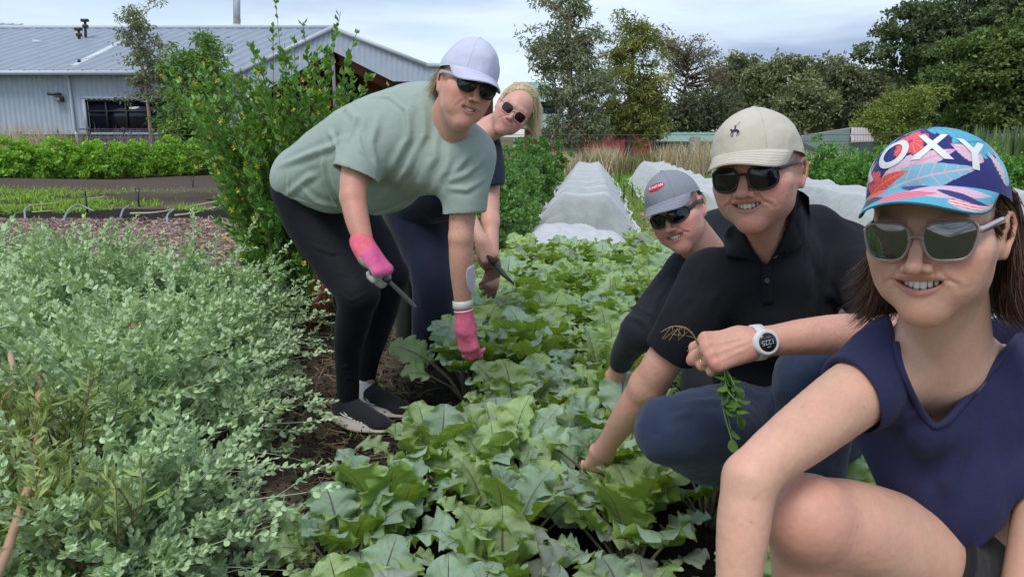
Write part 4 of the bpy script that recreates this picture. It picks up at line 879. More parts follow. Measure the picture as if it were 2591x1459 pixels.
# ============================================================ vegetation
def leafcloud(cent, nper, rad, size, seed, w=.35, up=.2, droop=0.0, flat=.8, fold=.3):
    r = np.random.default_rng(seed); C = np.repeat(cent, nper, 0); n = len(C); o = rnd_dirs(r, n)*(r.random((n, 1))**.45)*np.array([1, 1, flat]); p = C + o*(np.repeat(rad, nper)[:, None] if hasattr(rad, '__len__') else rad)
    d = rnd_dirs(r, n, up) + o*.5; d[:, 2] -= droop; V, F = quadleaf(w, fold, .45)
    return scatter(V, F, rot_frames(d, r.uniform(0, 6.3, n), size*r.uniform(.6, 1.35, n), p))
def tree(name, label, Y, trunk, lobes, nclump, nper, leaf, fm, bm, group='trees beyond the garden', seed=1, w=.35, droop=.0, cr=.55, depth=.8, trunk_r=.16, flat=.7, limbs=10, hollow=.35, up=.2, bn=7, spread=1.9):
    """lobes: (px, py, rx, ry) ellipses of the crown measured in the photograph; trunk: pixel polyline base..top"""
    r = np.random.default_rng(seed); tb = [P(x, y, Y) for x, y in trunk]; tb[0][2] = min(tb[0][2], 0)
    root = thing(name, label, 'tree', (tb[0][0], Y, 0), group); A = np.array([l[2]*l[3] for l in lobes], float); which = r.choice(len(lobes), nclump, p=A/A.sum()); cs = []
    nb = max(6, int(nclump/bn)); br = []
    for k in which[:nb]:
        px, py, rx, ry = lobes[k]; d = rnd_dirs(r, 1)[0]; q = (hollow + (1-hollow)*r.random())**.6*(1.0+.22*(r.random() < .25)); c = P(px, py, Y); br.append(c + np.array([d[0]*R(rx, Y), d[1]*R((rx+ry)/2, Y)*depth, d[2]*R(ry, Y)])*q)
    br = np.array(br); bs = r.uniform(.6, 1.5, nb)*cr*spread
    for k in range(nclump): j = r.integers(nb); cs.append(br[j] + rnd_dirs(r, 1)[0]*bs[j]*r.random()**.6*np.array([1.2, 1.2, .75]))
    cs = np.array(cs); cs[:, 2] = np.maximum(cs[:, 2], .3); rad = cr*r.uniform(.6, 1.4, nclump)
    V, F = leafcloud(cs, nper, rad, leaf, seed+1, w=w, droop=droop, flat=flat, up=up); part('crown', (V, F), fm, root)
    tr = catmull(tb, 6); m = len(tr); pcs = [tube(tr, trunk_r*np.linspace(1, .25, m), 8)]
    for k in r.choice(nclump, min(limbs, nclump), replace=False):
        e = cs[k]; j = int(np.clip(np.argmin(np.linalg.norm(tr-(e-(0, 0, .28*np.linalg.norm(e-tr[m//2]))), axis=1)), m//4, m-2)); a = tr[j]; mid = (a+e)/2 + r.normal(0, .08, 3)*np.linalg.norm(e-a) - (0, 0, .03)
        rr_ = trunk_r*(1-.75*j/m)*.5; pcs.append(tube(catmull([a, mid, e], 4), rr_*np.linspace(1, .2, 9), 5))
    part('trunk', join([(V_, F_ if isinstance(F_, list) else F_.tolist()) for V_, F_ in pcs]), bm, root); return root
def fol(name, c, var=.15, island=.35, transl=.2, rough=.6, c2=None, scale=1.2): return mat(name, srgb(*c), rough, var=var, island=island, transl=transl, col2=srgb(*c2) if c2 else None, scale=scale, spec=.3)
def trees():
    bark = mat('pale gum bark', srgb(150, 128, 112), .9, var=.3, scale=4, stretch=(1, 1, .4)); dbark = mat('dark bark', srgb(82, 72, 64), .9, var=.3, scale=4)
    f1 = fol('gum leaf grey green', (126, 142, 114), c2=(142, 150, 116)); f2 = fol('gum leaf olive', (112, 124, 72), c2=(150, 154, 80)); f3 = fol('brown seeding crown', (152, 144, 126), c2=(126, 128, 104)); f4 = fol('olive wood', (124, 134, 100), c2=(142, 148, 108)); f5 = fol('fig leaf dark', (90, 110, 78), c2=(104, 124, 84)); f6 = fol('fig leaf fresh', (92, 114, 66), c2=(112, 136, 74)); f7 = fol('yellow green feathery', (142, 158, 76), c2=(114, 132, 70)); f8 = fol('small tree green', (104, 142, 74), c2=(128, 160, 84))
    tree('gum_tree', 'slender young gum tree with a sparse grey-green crown before the shed window', 26, [(382, 372), (378, 300), (368, 220), (350, 100), (345, 20)], [(348, 30, 34, 50), (345, 95, 32, 40), (375, 150, 40, 50), (345, 190, 30, 40), (395, 190, 26, 45), (352, 250, 26, 22), (395, 235, 22, 22), (350, 140, 30, 40)], 300, 15, .14, f1, bark, seed=3, w=.16, droop=.6, cr=.17, trunk_r=.075, limbs=50, hollow=.1, bn=5)
    tree('small_tree', 'small dense bright green tree with drooping leaves left of the yellow-flowered shrub', 24.5, [(500, 385), (500, 250), (510, 150)], [(505, 130, 40, 50), (490, 200, 62, 60), (495, 280, 70, 60), (520, 230, 52, 60), (470, 320, 50, 45), (540, 330, 40, 40)], 620, 26, .17, f8, dbark, seed=5, w=.15, droop=.7, cr=.24, trunk_r=.09, limbs=12)
    tree('gum_tree', 'tallest centre gum tree with dark hanging foliage and pale forked trunk', 33, [(1452, 420), (1450, 300), (1442, 200), (1440, 60), (1440, -60)], [(1430, 20, 62, 70), (1400, 120, 55, 60), (1470, 110, 55, 80), (1420, 210, 62, 60), (1490, 220, 60, 80), (1450, 300, 80, 50), (1370, 150, 28, 55), (1430, 350, 50, 30), (1500, 320, 50, 50)], 900, 20, .21, f1, bark, seed=7, w=.14, droop=.8, cr=.27, trunk_r=.20, limbs=50, hollow=.1)
    tree('gum_tree', 'broad gum tree with olive-yellow patches right of the tallest gum', 36, [(1592, 420), (1590, 300), (1600, 180), (1602, 90)], [(1600, 100, 55, 55), (1640, 150, 45, 60), (1570, 200, 55, 70), (1635, 240, 55, 65), (1600, 310, 75, 50), (1545, 300, 45, 60), (1655, 320, 40, 40), (1610, 60, 35, 22)], 900, 21, .21, f2, bark, seed=9, w=.14, droop=.8, cr=.30, trunk_r=.2, limbs=40, hollow=.1)
    tree('gum_tree', 'thin-crowned brownish gum with bare limbs behind the olive gum', 60, [(1720, 400), (1722, 300), (1740, 180), (1745, 120)], [(1720, 115, 50, 26), (1770, 130, 45, 28), (1690, 150, 36, 30), (1800, 165, 42, 30), (1740, 190, 60, 30), (1820, 215, 30, 35)], 520, 10, .22, f3, dbark, seed=11, w=.2, cr=.42, trunk_r=.2, limbs=160, hollow=.3, flat=.5)
    tree('gum_tree', 'low grey-green gum filling the gap under the bare limbs', 56, [(1740, 400), (1740, 300)], [(1720, 300, 70, 45), (1790, 290, 60, 50), (1680, 330, 40, 30)], 260, 34, .34, fol('dull grey green', (100, 108, 82), c2=(84, 92, 66)), dbark, seed=12, w=.2, cr=.75, trunk_r=.2, limbs=30)
    specs = [(1868, 66, [(1868, 195, 55, 48), (1860, 280, 65, 60)], 'dull olive tree whose crown rises just right of the bare-limbed gum'), (1960, 62, [(1940, 200, 50, 32), (1990, 195, 45, 34), (1950, 280, 70, 60)], 'rounded olive tree above the cream cap'), (2085, 68, [(2095, 180, 44, 40), (2060, 250, 55, 60), (2110, 290, 55, 50)], 'taller wispy olive tree with pale tips in the middle of the far wood'),
             (2040, 58, [(2030, 260, 50, 60), (2010, 310, 50, 40)], 'dark olive tree behind the grey-green shed'), (2180, 63, [(2170, 215, 60, 40), (2200, 280, 60, 60)], 'olive tree left of the great fig'), (2290, 66, [(2260, 230, 60, 40), (2300, 300, 60, 50)], 'shadowed olive tree under the edge of the great fig')]
    for i, (px, Y, lb, lab) in enumerate(specs):
        tree('woodland_tree', lab, Y, [(px, 395), (px+4, 300), (px, 220)], lb, 560, 26, .30, f4 if i % 2 else fol('olive wood %d' % i, (130, 136, 106), c2=(114, 122, 94)), dbark, seed=20+i, w=.28, cr=.55, trunk_r=.22, limbs=30, hollow=.25)
    tree('fig_tree', 'great dark fig tree whose dome fills the top right of the sky', 47, [(2420, 400), (2430, 300), (2440, 180)], [(2330, 90, 80, 60), (2420, 40, 110, 75), (2520, 20, 110, 80), (2300, 170, 75, 60), (2400, 150, 100, 80), (2500, 140, 100, 90), (2600, 80, 90, 100), (2330, 240, 60, 50), (2440, 250, 90, 60), (2560, 260, 90, 60), (2240, 140, 45, 22), (2380, 320, 90, 45), (2500, 330, 90, 45)], 2000, 34, .24, f5, dbark, seed=31, w=.34, cr=.52, trunk_r=.5, limbs=60, hollow=.5, flat=.45)
    tree('fig_tree', 'fresher green spreading fig in front of the great dark fig', 40, [(2540, 400), (2545, 300), (2550, 220)], [(2560, 110, 75, 45), (2480, 150, 80, 40), (2430, 200, 60, 38), (2530, 200, 90, 50), (2600, 170, 70, 60), (2480, 260, 80, 40), (2580, 270, 70, 50), (2520, 320, 70, 35)], 1300, 34, .21, f6, dbark, seed=33, w=.34, cr=.46, trunk_r=.4, limbs=50, hollow=.55, flat=.4)
    tree('feathery_tree', 'yellow-green feathery tree between the grey-green shed and the flowery cap', 37, [(2270, 400), (2272, 320), (2275, 260)], [(2320, 255, 38, 26), (2260, 270, 45, 32), (2215, 300, 38, 32), (2290, 305, 55, 38), (2240, 345, 50, 26), (2200, 330, 30, 26)], 480, 30, .18, f7, dbark, seed=35, w=.16, droop=.5, cr=.32, trunk_r=.14, limbs=25)
def stems_shrub(r, nst, tipf, base_r, leafn, leafL, leafW, fold, tipcrowd=.6, stem_r=.0018, lo=.3, up=.5, curve=.06, size_tip=.6):
    """returns (leaf V,F), (stem V,F): branching-looking shrub of many curved leafy stems"""
    Vs, Fs, lp, ld, ls = [], [], [], [], []
    for i in range(nst):
        tip = tipf(i); b = np.array([r.normal(0, base_r), r.normal(0, base_r), 0]); mid = b*.5 + tip*.5 + np.array([0, 0, .10*np.linalg.norm(tip)]) + r.normal(0, curve, 3); pts = catmull([b, mid, tip], 5); m = len(pts)
        Vs.append(tube(pts, stem_r*np.linspace(1.6, .5, m), 3, caps=False))
        t = lo + (1-lo)*r.random(leafn)**tipcrowd; f = t*(m-1); j = np.minimum(f.astype(int), m-2); p = pts[j] + (pts[j+1]-pts[j])*(f-j)[:, None]; ax = pts[j+1]-pts[j]; ax /= np.linalg.norm(ax, axis=1, keepdims=True)
        o = rnd_dirs(r, leafn); o -= ax*(o*ax).sum(1, keepdims=True); o /= np.linalg.norm(o, axis=1, keepdims=True); lp.append(p); ld.append(o + ax*up + (0, 0, .15)); ls.append(leafL*(1-(1-size_tip)*t)*r.uniform(.7, 1.25, leafn))
    V, F = quadleaf(leafW, fold, .5); p = np.vstack(lp); d = np.vstack(ld); s = np.concatenate(ls)
    return scatter(V, F, rot_frames(d, r.uniform(-.9, .9, len(p)), s, p)), join(Vs)
def saltbush():
    lm = mat('saltbush leaf', srgb(178, 202, 156), .75, var=.10, island=.28, transl=.12, spec=.25, scale=6); sm = mat('saltbush stem', srgb(172, 190, 156), .8, var=.15)
    protos = []
    for q in range(4):
        r = np.random.default_rng(60+q); t = thing('saltbush', None, 'shrub', (0, 0, 0)); SV, lp, ld, ls = [], [], [], []
        for i in range(230):
            d = rnd_dirs(r, 1, .40)[0]; d[2] = abs(d[2]); rad = (.66+.34*r.random()**.5)*(1 + .16*math.sin(3*math.atan2(d[1], d[0])+q) + .20*(r.random() < .16)); tip = np.array([d[0]*.60, d[1]*.60, .06+d[2]*.55])*rad
            mid = tip*.5 + (0, 0, .09) + r.normal(0, .03, 3); pts = catmull([np.array([r.normal(0, .09), r.normal(0, .09), 0]), mid, tip], 8); m = len(pts); SV.append(tube(pts, .0019*np.linspace(1.7, .6, m), 4, caps=False))
            for k in range(6):                                     # side sprigs, crowded towards the tip
                f = (.38+.62*((k+r.random())/6))*(m-1); jj = min(int(f), m-2); a = pts[jj]+(pts[jj+1]-pts[jj])*(f-jj); ax = pts[jj+1]-pts[jj]; ax /= np.linalg.norm(ax)
                sd = rnd_dirs(r, 1, .5)[0]; sd = sd*.9 + ax*.75 + (0, 0, .25); sd /= np.linalg.norm(sd); Ls = r.uniform(.05, .12)*(1.15-.4*k/7); e = a+sd*Ls
                if k == 5: e = pts[-1]+ax*.05; a = pts[-2]; sd = ax; Ls = np.linalg.norm(e-a)
                SV.append(tube(np.array([a, (a+e)/2+r.normal(0, .004, 3), e]), np.array([.0013, .0011, .0007]), 3, caps=False)); n = 11; tt = np.linspace(.08, 1.0, n); u, v, _ = frame_from(sd); an = np.arange(n)*2.4+r.random()*6
                o = u*np.cos(an)[:, None]+v*np.sin(an)[:, None]; lp.append(a+(e-a)*tt[:, None]); ld.append(o*(1.0-.55*tt[:, None]) + sd*(.55+.7*tt[:, None])); ls.append(.0315*(1-.42*tt)*r.uniform(.75, 1.2, n)*(1.25-.35*f/m))
        p, d, s_ = np.vstack(lp), np.vstack(ld), np.concatenate(ls); V, F = roundleaf(.40, .35)
        part('leaves', scatter(V, F, rot_frames(d, r.uniform(-.6, .6, len(p)), s_, p)), lm, t); part('stems', join(SV), sm, t); protos.append(t)
    spots = [(-.98, 1.52, .82, 'pale grey-green saltbush nearest the camera at the bottom edge'), (-1.62, 1.62, .9, 'pale saltbush at the bottom left corner behind the tan hose'), (-1.27, 2.22, .98, 'pale saltbush beside the near black shoe'), (-1.95, 2.45, 1.05, 'broad saltbush around the tan hose at the left edge'), (-1.40, 2.98, .95, 'saltbush reaching towards the black leggings'), (-2.05, 3.35, 1.1, 'saltbush holding the red flower, in the middle of the clump'),
             (-2.85, 3.45, 1.05, 'saltbush at the left edge behind the others'), (-1.58, 3.72, .92, 'saltbush in front of the yellow-flowered shrub'), (-2.45, 4.15, 1.0, 'rearmost saltbush before the wood chip path'), (-3.3, 4.4, 1.0, 'far left saltbush on the edge of the wood chip path')]
    for i, (x, y, s_, lab) in enumerate(spots):
        p = protos[i % 4]
        if i < 4: p.location = (x, y, 0); p.scale = (s_,)*3; p.rotation_euler = (0, 0, i*1.3); tag(p, lab, 'shrub', 'saltbushes in the left foreground')
        else: dup(p, (x, y, 0), i*1.3, s_, label=lab)
    # red flowers, tan hoses, narrow-leaved plant
    r = np.random.default_rng(3); fm = mat('red petal', srgb(206, 58, 60), .5, var=.1, transl=.2)
    for i, (px, py, Y, s_, lab) in enumerate(((345, 818, 2.42, .026, 'larger red flower among the saltbush leaves'), (403, 806, 2.46, .015, 'smaller red flower just right of the larger one'))):
        c = P(px, py, Y); V, F = quadleaf(.55, .4, .6); d = rnd_dirs(r, 7, .2); d[:, 1] -= .8; W = scatter(V, F, rot_frames(d, r.uniform(0, 6, 7), np.full(7, s_), np.tile(c, (7, 1)))); tag(part('red_flower', W, fm, None), lab, 'flower')
    hose = mat('tan poly pipe', srgb(190, 150, 122), .5, var=.12, scale=12, bump=.3)
    h1 = part('hose', tube(catmull([P(84, 862, 2.8), P(80, 868, 2.25), P(88, 905, 2.04), P(98, 970, 1.90), P(92, 1080, 1.72), P(84, 1180, 1.55), P(52, 1290, 1.38), P(18, 1390, 1.24), P(-30, 1500, 1.12)], 8), np.interp(np.arange(65), [0, 9, 16, 64], [.002, .004, .0088, .0092]), 10), hose, None); tag(h1, 'longer tan hose running down through the saltbush to the bottom left corner', 'hose')
    h2 = part('hose', tube(catmull([P(40, 850, 2.8), P(34, 862, 2.25), P(28, 900, 2.04), P(34, 960, 1.92), P(6, 1030, 1.78), P(-30, 1090, 1.66)], 8), np.interp(np.arange(41), [0, 9, 16, 40], [.002, .004, .0085, .009]), 10), hose, None); tag(h2, 'shorter tan hose leaving the left edge beside the longer one', 'hose')
    nl = mat('narrow leaf', srgb(128, 158, 92), .6, var=.15, island=.35, transl=.2, col2=srgb(150, 166, 100), scale=5)
    for i, (px, py, Y, lab) in enumerate(((60, 1180, 1.50, 'narrow-leaved plant on the left edge over the tan hose'), (240, 1190, 1.42, 'narrow-leaved plant right of the tan hose, low in the saltbush'), (150, 1000, 1.72, 'narrow-leaved plant higher up beside the tan hose'), (40, 1000, 1.65, 'narrow-leaved plant at the left edge above the others'))):
        base = P(px, py+260, Y); t = thing('narrow_leaved_plant', lab, 'plant', base, 'narrow-leaved plants on the left edge'); hh_ = (P(px, py-60, Y)-base)[2]
        LV, SV = stems_shrub(r, 15, lambda k: np.array([r.normal(0, .07), r.normal(0, .06), hh_*r.uniform(.6, 1)]), .03, 22, .062, .11, .3, tipcrowd=.7, stem_r=.0016, lo=.35, up=.6, curve=.03, size_tip=.6)
        part('leaves', (LV[0]+base, LV[1]), nl, t); part('stems', (SV[0]+base, SV[1]), mat('reddish stem', srgb(120, 84, 62), .8), t)
def yellow_shrub():
    r = np.random.default_rng(71); Y = 4.45; base = G(765, 815); base = np.array([px_x(770, Y), Y, 0]); t = thing('flowering_shrub', 'tall leafy shrub with small yellow flowers and upright spires behind the green tee', 'shrub', base)
    lm = mat('glossy mid green leaf', srgb(122, 168, 76), .45, var=.15, island=.38, transl=.25, col2=srgb(98, 144, 70), scale=4); sm = mat('shrub stem', srgb(110, 100, 70), .8)
    spires = [(697, 2), (766, 55), (634, 105), (862, 30), (905, 75), (575, 165), (820, 125), (720, 110), (602, 180), (940, 180), (985, 215), (800, 150), (880, 150), (668, 150), (845, 90), (745, 90), (690, 60)]
    left = [(432, 205), (455, 240), (480, 190), (520, 175), (470, 265), (540, 215), (440, 170), (500, 230)]
    poly = [(560, 300), (590, 220), (640, 190), (720, 170), (800, 160), (840, 250), (930, 270), (900, 300), (800, 380), (720, 420), (680, 520), (720, 600), (790, 700), (740, 730), (650, 690), (600, 640), (580, 540), (570, 420), (560, 360), (620, 300), (700, 260), (780, 250), (640, 420), (650, 520), (620, 580), (680, 620), (600, 480), (620, 350), (850, 250), (530, 330)]
    tips = []
    for k in range(250):
        if k < len(spires): px, py = spires[k]
        elif k < len(spires)+16: px, py = left[k % 8]; px += r.normal(0, 10); py += r.normal(0, 10)
        else: px, py = poly[r.integers(len(poly))]; px += r.normal(0, 32); py += r.normal(0, 34)
        tips.append(P(px, py, Y + r.normal(0, .22) - .1*(k > 40))-base)
    tips = [q if q[2] > .12 else q+(0, 0, .2) for q in tips]
    LV, SV = stems_shrub(r, 250, lambda i: tips[i], .10, 46, .066, .34, .30, tipcrowd=.8, stem_r=.0030, lo=.28, up=1.0, curve=.05, size_tip=.62)
    part('leaves', (LV[0]+base, LV[1]), lm, t); part('stems', (SV[0]+base, SV[1]), sm, t)
    fm = mat('yellow petal', srgb(226, 208, 70), .5, var=.08, transl=.2); pcs = []; V, F = quadleaf(.42, .2, .6)
    for k in range(96):
        q = tips[r.integers(17, 250)]; c = base + q*r.uniform(.75, 1.0) + np.array([r.normal(0, .05), -.10-r.random()*.16, r.normal(0, .04)]); f = rnd_dirs(r, 1)[0]; f[1] = -abs(f[1])-.5; f /= np.linalg.norm(f); u, v, _ = frame_from(f); s_ = r.uniform(.012, .021)
        d = np.array([u*math.cos(a)+v*math.sin(a)+f*.35 for a in np.linspace(0, 2*math.pi, 6)[:-1]]); pcs.append(scatter(V, F, rot_frames(d, np.zeros(5), np.full(5, s_), np.tile(c, (5, 1)))))
    for q_ in pcs: part('flower', q_, fm, t)
    ds = [tube(catmull([P(800+r.normal(0, 12), 840, 4.1), P(815+r.normal(0, 14), 760, 4.05+r.normal(0, .08)), P(825+r.normal(0, 16), 670, 4.05+r.normal(0, .08))], 4), .0022, 3, caps=False) for _ in range(90)]
    part('dry_stems', join(ds), mat('rust brown dry stems', srgb(132, 82, 54), .9, var=.2), t)
def bushy(name, lab, cat, Y, px, base_h, wid, leaf, fm, group, seed, n=90, nper=26, cr=.12, wl=.45, up=.4, dx=0, dy=.5):
    r = np.random.default_rng(seed); x = px_x(px, Y); root = thing(name, lab, cat, (x, Y, 0), group); d = rnd_dirs(r, n, .3); q = r.random(n)**.4*(1+.28*np.sin(3*np.arctan2(d[:, 1], d[:, 0])+seed)*r.random(n) + .22*(r.random(n) < .18))
    c = np.array([x, Y, 0]) + np.stack([d[:, 0]*wid*q, d[:, 1]*wid*q*1.0, .10+np.abs(d[:, 2])*(base_h-.12)*q], 1); part('leaves', leafcloud(c, nper, cr, leaf, seed+1, w=wl, up=up), fm, root)
    st = [tube(np.array([(x+r.normal(0, .04), Y+r.normal(0, .04), 0), c[k]]), .006, 4, caps=False) for k in range(0, n, 6)]; part('stems', join(st), mat('green stem', srgb(90, 110, 60), .8), root); return root
def rows():
    # celery row at the left
    cm = mat('celery leaf', srgb(136, 186, 70), .5, var=.15, island=.40, transl=.3, col2=srgb(158, 200, 84), scale=1.0); a, b = G(-230, 478), G(700, 432); r = np.random.default_rng(80); n = 30; protos = []
    for i in range(n):
        p = a + (b-a)*i/(n-1) + r.normal(0, .06, 3)*(1, 1, 0)
        if i < 3:
            o = bushy('celery_plant', 'bushy bright green celery plant, one of the long row before the shed', 'plant', 18, 800, .90, .36, .072, cm, 'celery plants in the long row', 81+i, n=85, nper=46, cr=.115); bx_ = px_x(800, 18)
            for c in o.children: c.data.transform(Matrix.Translation((-bx_, -18, 0))); c.matrix_parent_inverse = Matrix.Identity(4)
            o.location = tuple(p); o.rotation_euler = (0, 0, r.uniform(0, 6)); protos.append(o)
        else: dup(protos[i % 3], p, r.uniform(0, 6), r.uniform(.92, 1.1))
    # hedge left of the first tunnel
    hm = mat('parsley green', srgb(116, 158, 82), .55, var=.15, island=.35, transl=.25, col2=srgb(84, 130, 62), scale=3); labs = ['nearest green bush left of the white tunnel, beside the bare arm', 'second green bush from the front, left of the white tunnel', 'third green bush from the front, left of the white tunnel', 'fourth green bush from the front, left of the white tunnel', 'tall feathery green bush under the blonde hair', 'green bush left of the tunnel, second from the far end', 'farthest green bush at the end of the row left of the tunnel']
    for i, (px, Y, h, w_) in enumerate(((1262, 7.6, .78, .36), (1285, 8.6, .86, .40), (1300, 9.8, .90, .40), (1316, 11.3, .95, .42), (1345, 13, 1.02, .45), (1368, 15.5, 1.05, .45), (1392, 18.5, 1.0, .5))):
        bushy('green_bush', labs[i], 'shrub', Y, px-10, h, w_, .045 if i < 4 else .07, hm, 'green bushes left of the white tunnel', 90+i, n=120, nper=44, cr=.075, wl=.36)
    # right hand shrubs
    rm = mat('fresh shrub green', srgb(110, 162, 72), .55, var=.15, island=.35, transl=.25, col2=srgb(88, 138, 58), scale=3)
    for i, (px, Y, h, w_, lab) in enumerate(((2075, 13, 1.0, .50, 'feathery green bush right of the cream cap'), (2135, 12.2, .88, .38, 'darker green bush just right of the feathery one'), (2215, 11.5, .92, .45, 'leafy green bush left of the flowery cap'), (2330, 11.5, .85, .5, 'green bush behind the flowery cap'), (2480, 11.5, .9, .5, 'green bush right of the crown of the flowery cap'), (2590, 10.5, .95, .55, 'tall green bush at the right edge of the photo'), (2680, 10.5, .95, .55, 'green bush just beyond the right edge'))):
        bushy('green_bush', lab, 'shrub', Y, px, h, w_, .055, rm, 'green bushes at the right', 110+i, n=160, nper=40, cr=.10, wl=.36)
    # dry grass tussocks
    gm = mat('dry grass gold', srgb(206, 190, 154), .8, var=.12, island=.25); gg = mat('dry grass green', srgb(136, 138, 92), .8, var=.12, island=.25, transl=.2); pg = mat('purple fountain grass', srgb(150, 128, 136), .8, var=.12, island=.3)
    def tuss(px, Y, h, w_, m_, lab, seed, n=700):
        r = np.random.default_rng(seed); x = px_x(px, Y); V = np.array([(-.5, 0, 0), (.5, 0, 0), (.3, .10, .6), (-.3, .10, .6), (.04, .35, 1), (-.04, .35, 1)], float); F = np.array([(0, 1, 2, 3), (3, 2, 4, 5)]); d = rnd_dirs(r, n)*np.array([.35, .35, .05]) + (0, 0, 1)
        M = rot_frames(d, r.uniform(0, 6.3, n), np.stack([np.full(n, .022), np.full(n, h*.6), h*r.uniform(.5, 1.15, n)], 1), np.stack([x+r.normal(0, w_*.35, n), Y+r.normal(0, w_*.35, n), 0*d[:, 0]], 1)); o = part('grass_tussock', scatter(V, F, M), m_, None); tag(o, lab, 'grass tussock', 'tussocks of long grass along the fence')
    T = [(20, 23, 2.0, 1.0, gm, 'golden tussock at the left edge'), (120, 23, 1.95, 1.3, gm, 'golden tussock right of the leaning post'), (185, 22.5, 1.6, .8, gg, 'drab tussock at the foot of the downpipe'), (335, 23, 1.75, 1.3, pg, 'purplish tussock under the slender gum'), (590, 23.5, 1.9, .6, gm, 'golden tussock beside the post near the yellow-flowered shrub'),
         (1430, 22, .95, .8, gm, 'golden tussock nearest the first tunnel'), (1478, 23, .85, .7, gg, 'green-tinged tussock just behind the end of the first tunnel'), (1530, 23, 1.15, .8, gm, 'golden tussock between the two tunnels'), (1590, 23, .8, .9, gg, 'drab green tussock before the red barn'), (1650, 24, .95, .8, gg, 'dark tussock before the green shed'), (1700, 23.5, 1.25, .9, gm, 'tall golden tussock left of the thick post'), (1790, 22, 1.45, .8, gm, 'golden tussock right of the thick post'),
         (1840, 24, .8, .8, gg, 'tussock behind the cream cap'), (2020, 22, .95, .9, gm, 'golden tussock right of the cream cap'), (2110, 20, 1.0, .8, gm, 'golden tussock behind the feathery bush'), (2200, 22, .9, .9, gg, 'drab tussock before the grey-green shed')]
    for i, a_ in enumerate(T): tuss(a_[0], a_[1], a_[2]*.74, a_[3], a_[4], a_[5], 130+i, n=900)
    r = np.random.default_rng(150); n = 500; x = np.full(n, 0.)+r.uniform(px_x(2440, 15), px_x(2591, 15), n); V, F = quadleaf(.05, .2, .5)
    W = scatter(V, F, rot_frames(rnd_dirs(r, n)*.15+(0, 0, 1), r.uniform(0, 6, n), r.uniform(.5, 1.45, n), np.stack([x, 15+r.uniform(-.4, .4, n), 0*x], 1))); t = thing('tall_reeds', 'tall thin green stalks standing behind the right end of the flowery cap', 'plant', (px_x(2500, 15), 15, 0)); part('stalks', W, mat('stalk green', srgb(96, 120, 70), .7, island=.3), t)
def kale_leaf(L, W, r, nx=13, ny=26, droop=.5, cup=.18, wave=.05, hue=0):
    u, t = np.meshgrid(np.linspace(-1, 1, nx), np.linspace(0, 1, ny), indexing='ij'); ph = r.uniform(0, 6.3, 4)
    hw = W*np.sin(math.pi*np.clip(t*.93+.05, 0, 1)**.90)**.62; lob = 1 + .06*np.sin(2*math.pi*4.2*t+ph[0]+np.sign(u)*.8) + .035*np.sin(2*math.pi*11*t+ph[1]*np.sign(u)) ; lob = 1 + (lob-1)*np.abs(u)**2
    hw = hw*(1-.45*np.exp(-((t-.10)/.07)**2)*(np.abs(u) > .5)); x = u*hw*lob*.5; s = t*L
    ang = -droop*t**1.5*1.6; dy = np.cos(ang); dz = np.sin(ang); y = np.cumsum(dy, 1)*L/ny; z = np.cumsum(dz, 1)*L/ny
    z = z + cup*np.abs(x)*1.0 + wave*W*np.abs(u)**2.2*np.sin(2*math.pi*3.4*t+ph[2]+np.sign(u)*1.3)*1.5 + .02*W*np.sin(2*math.pi*6.5*(t-.35*np.abs(u)))*(np.abs(u) < .9)*np.sin(math.pi*np.clip(np.abs(u), 0, 1)) - .012*W*np.exp(-(u/.12)**2)
    x = x + r.normal(0, .03)*L*t**2; z = z + .016*W*np.sin(2*math.pi*8*t+ph[3])*np.sin(2*math.pi*1.6*u)+.028*W*np.abs(u)**4*np.sin(2*math.pi*8.5*t+ph[0]*np.sign(u))
    return np.stack([x, y, z], -1).reshape(-1, 3), grid_faces(nx, ny), np.stack([u.ravel()*.5+.5, t.ravel()], 1)
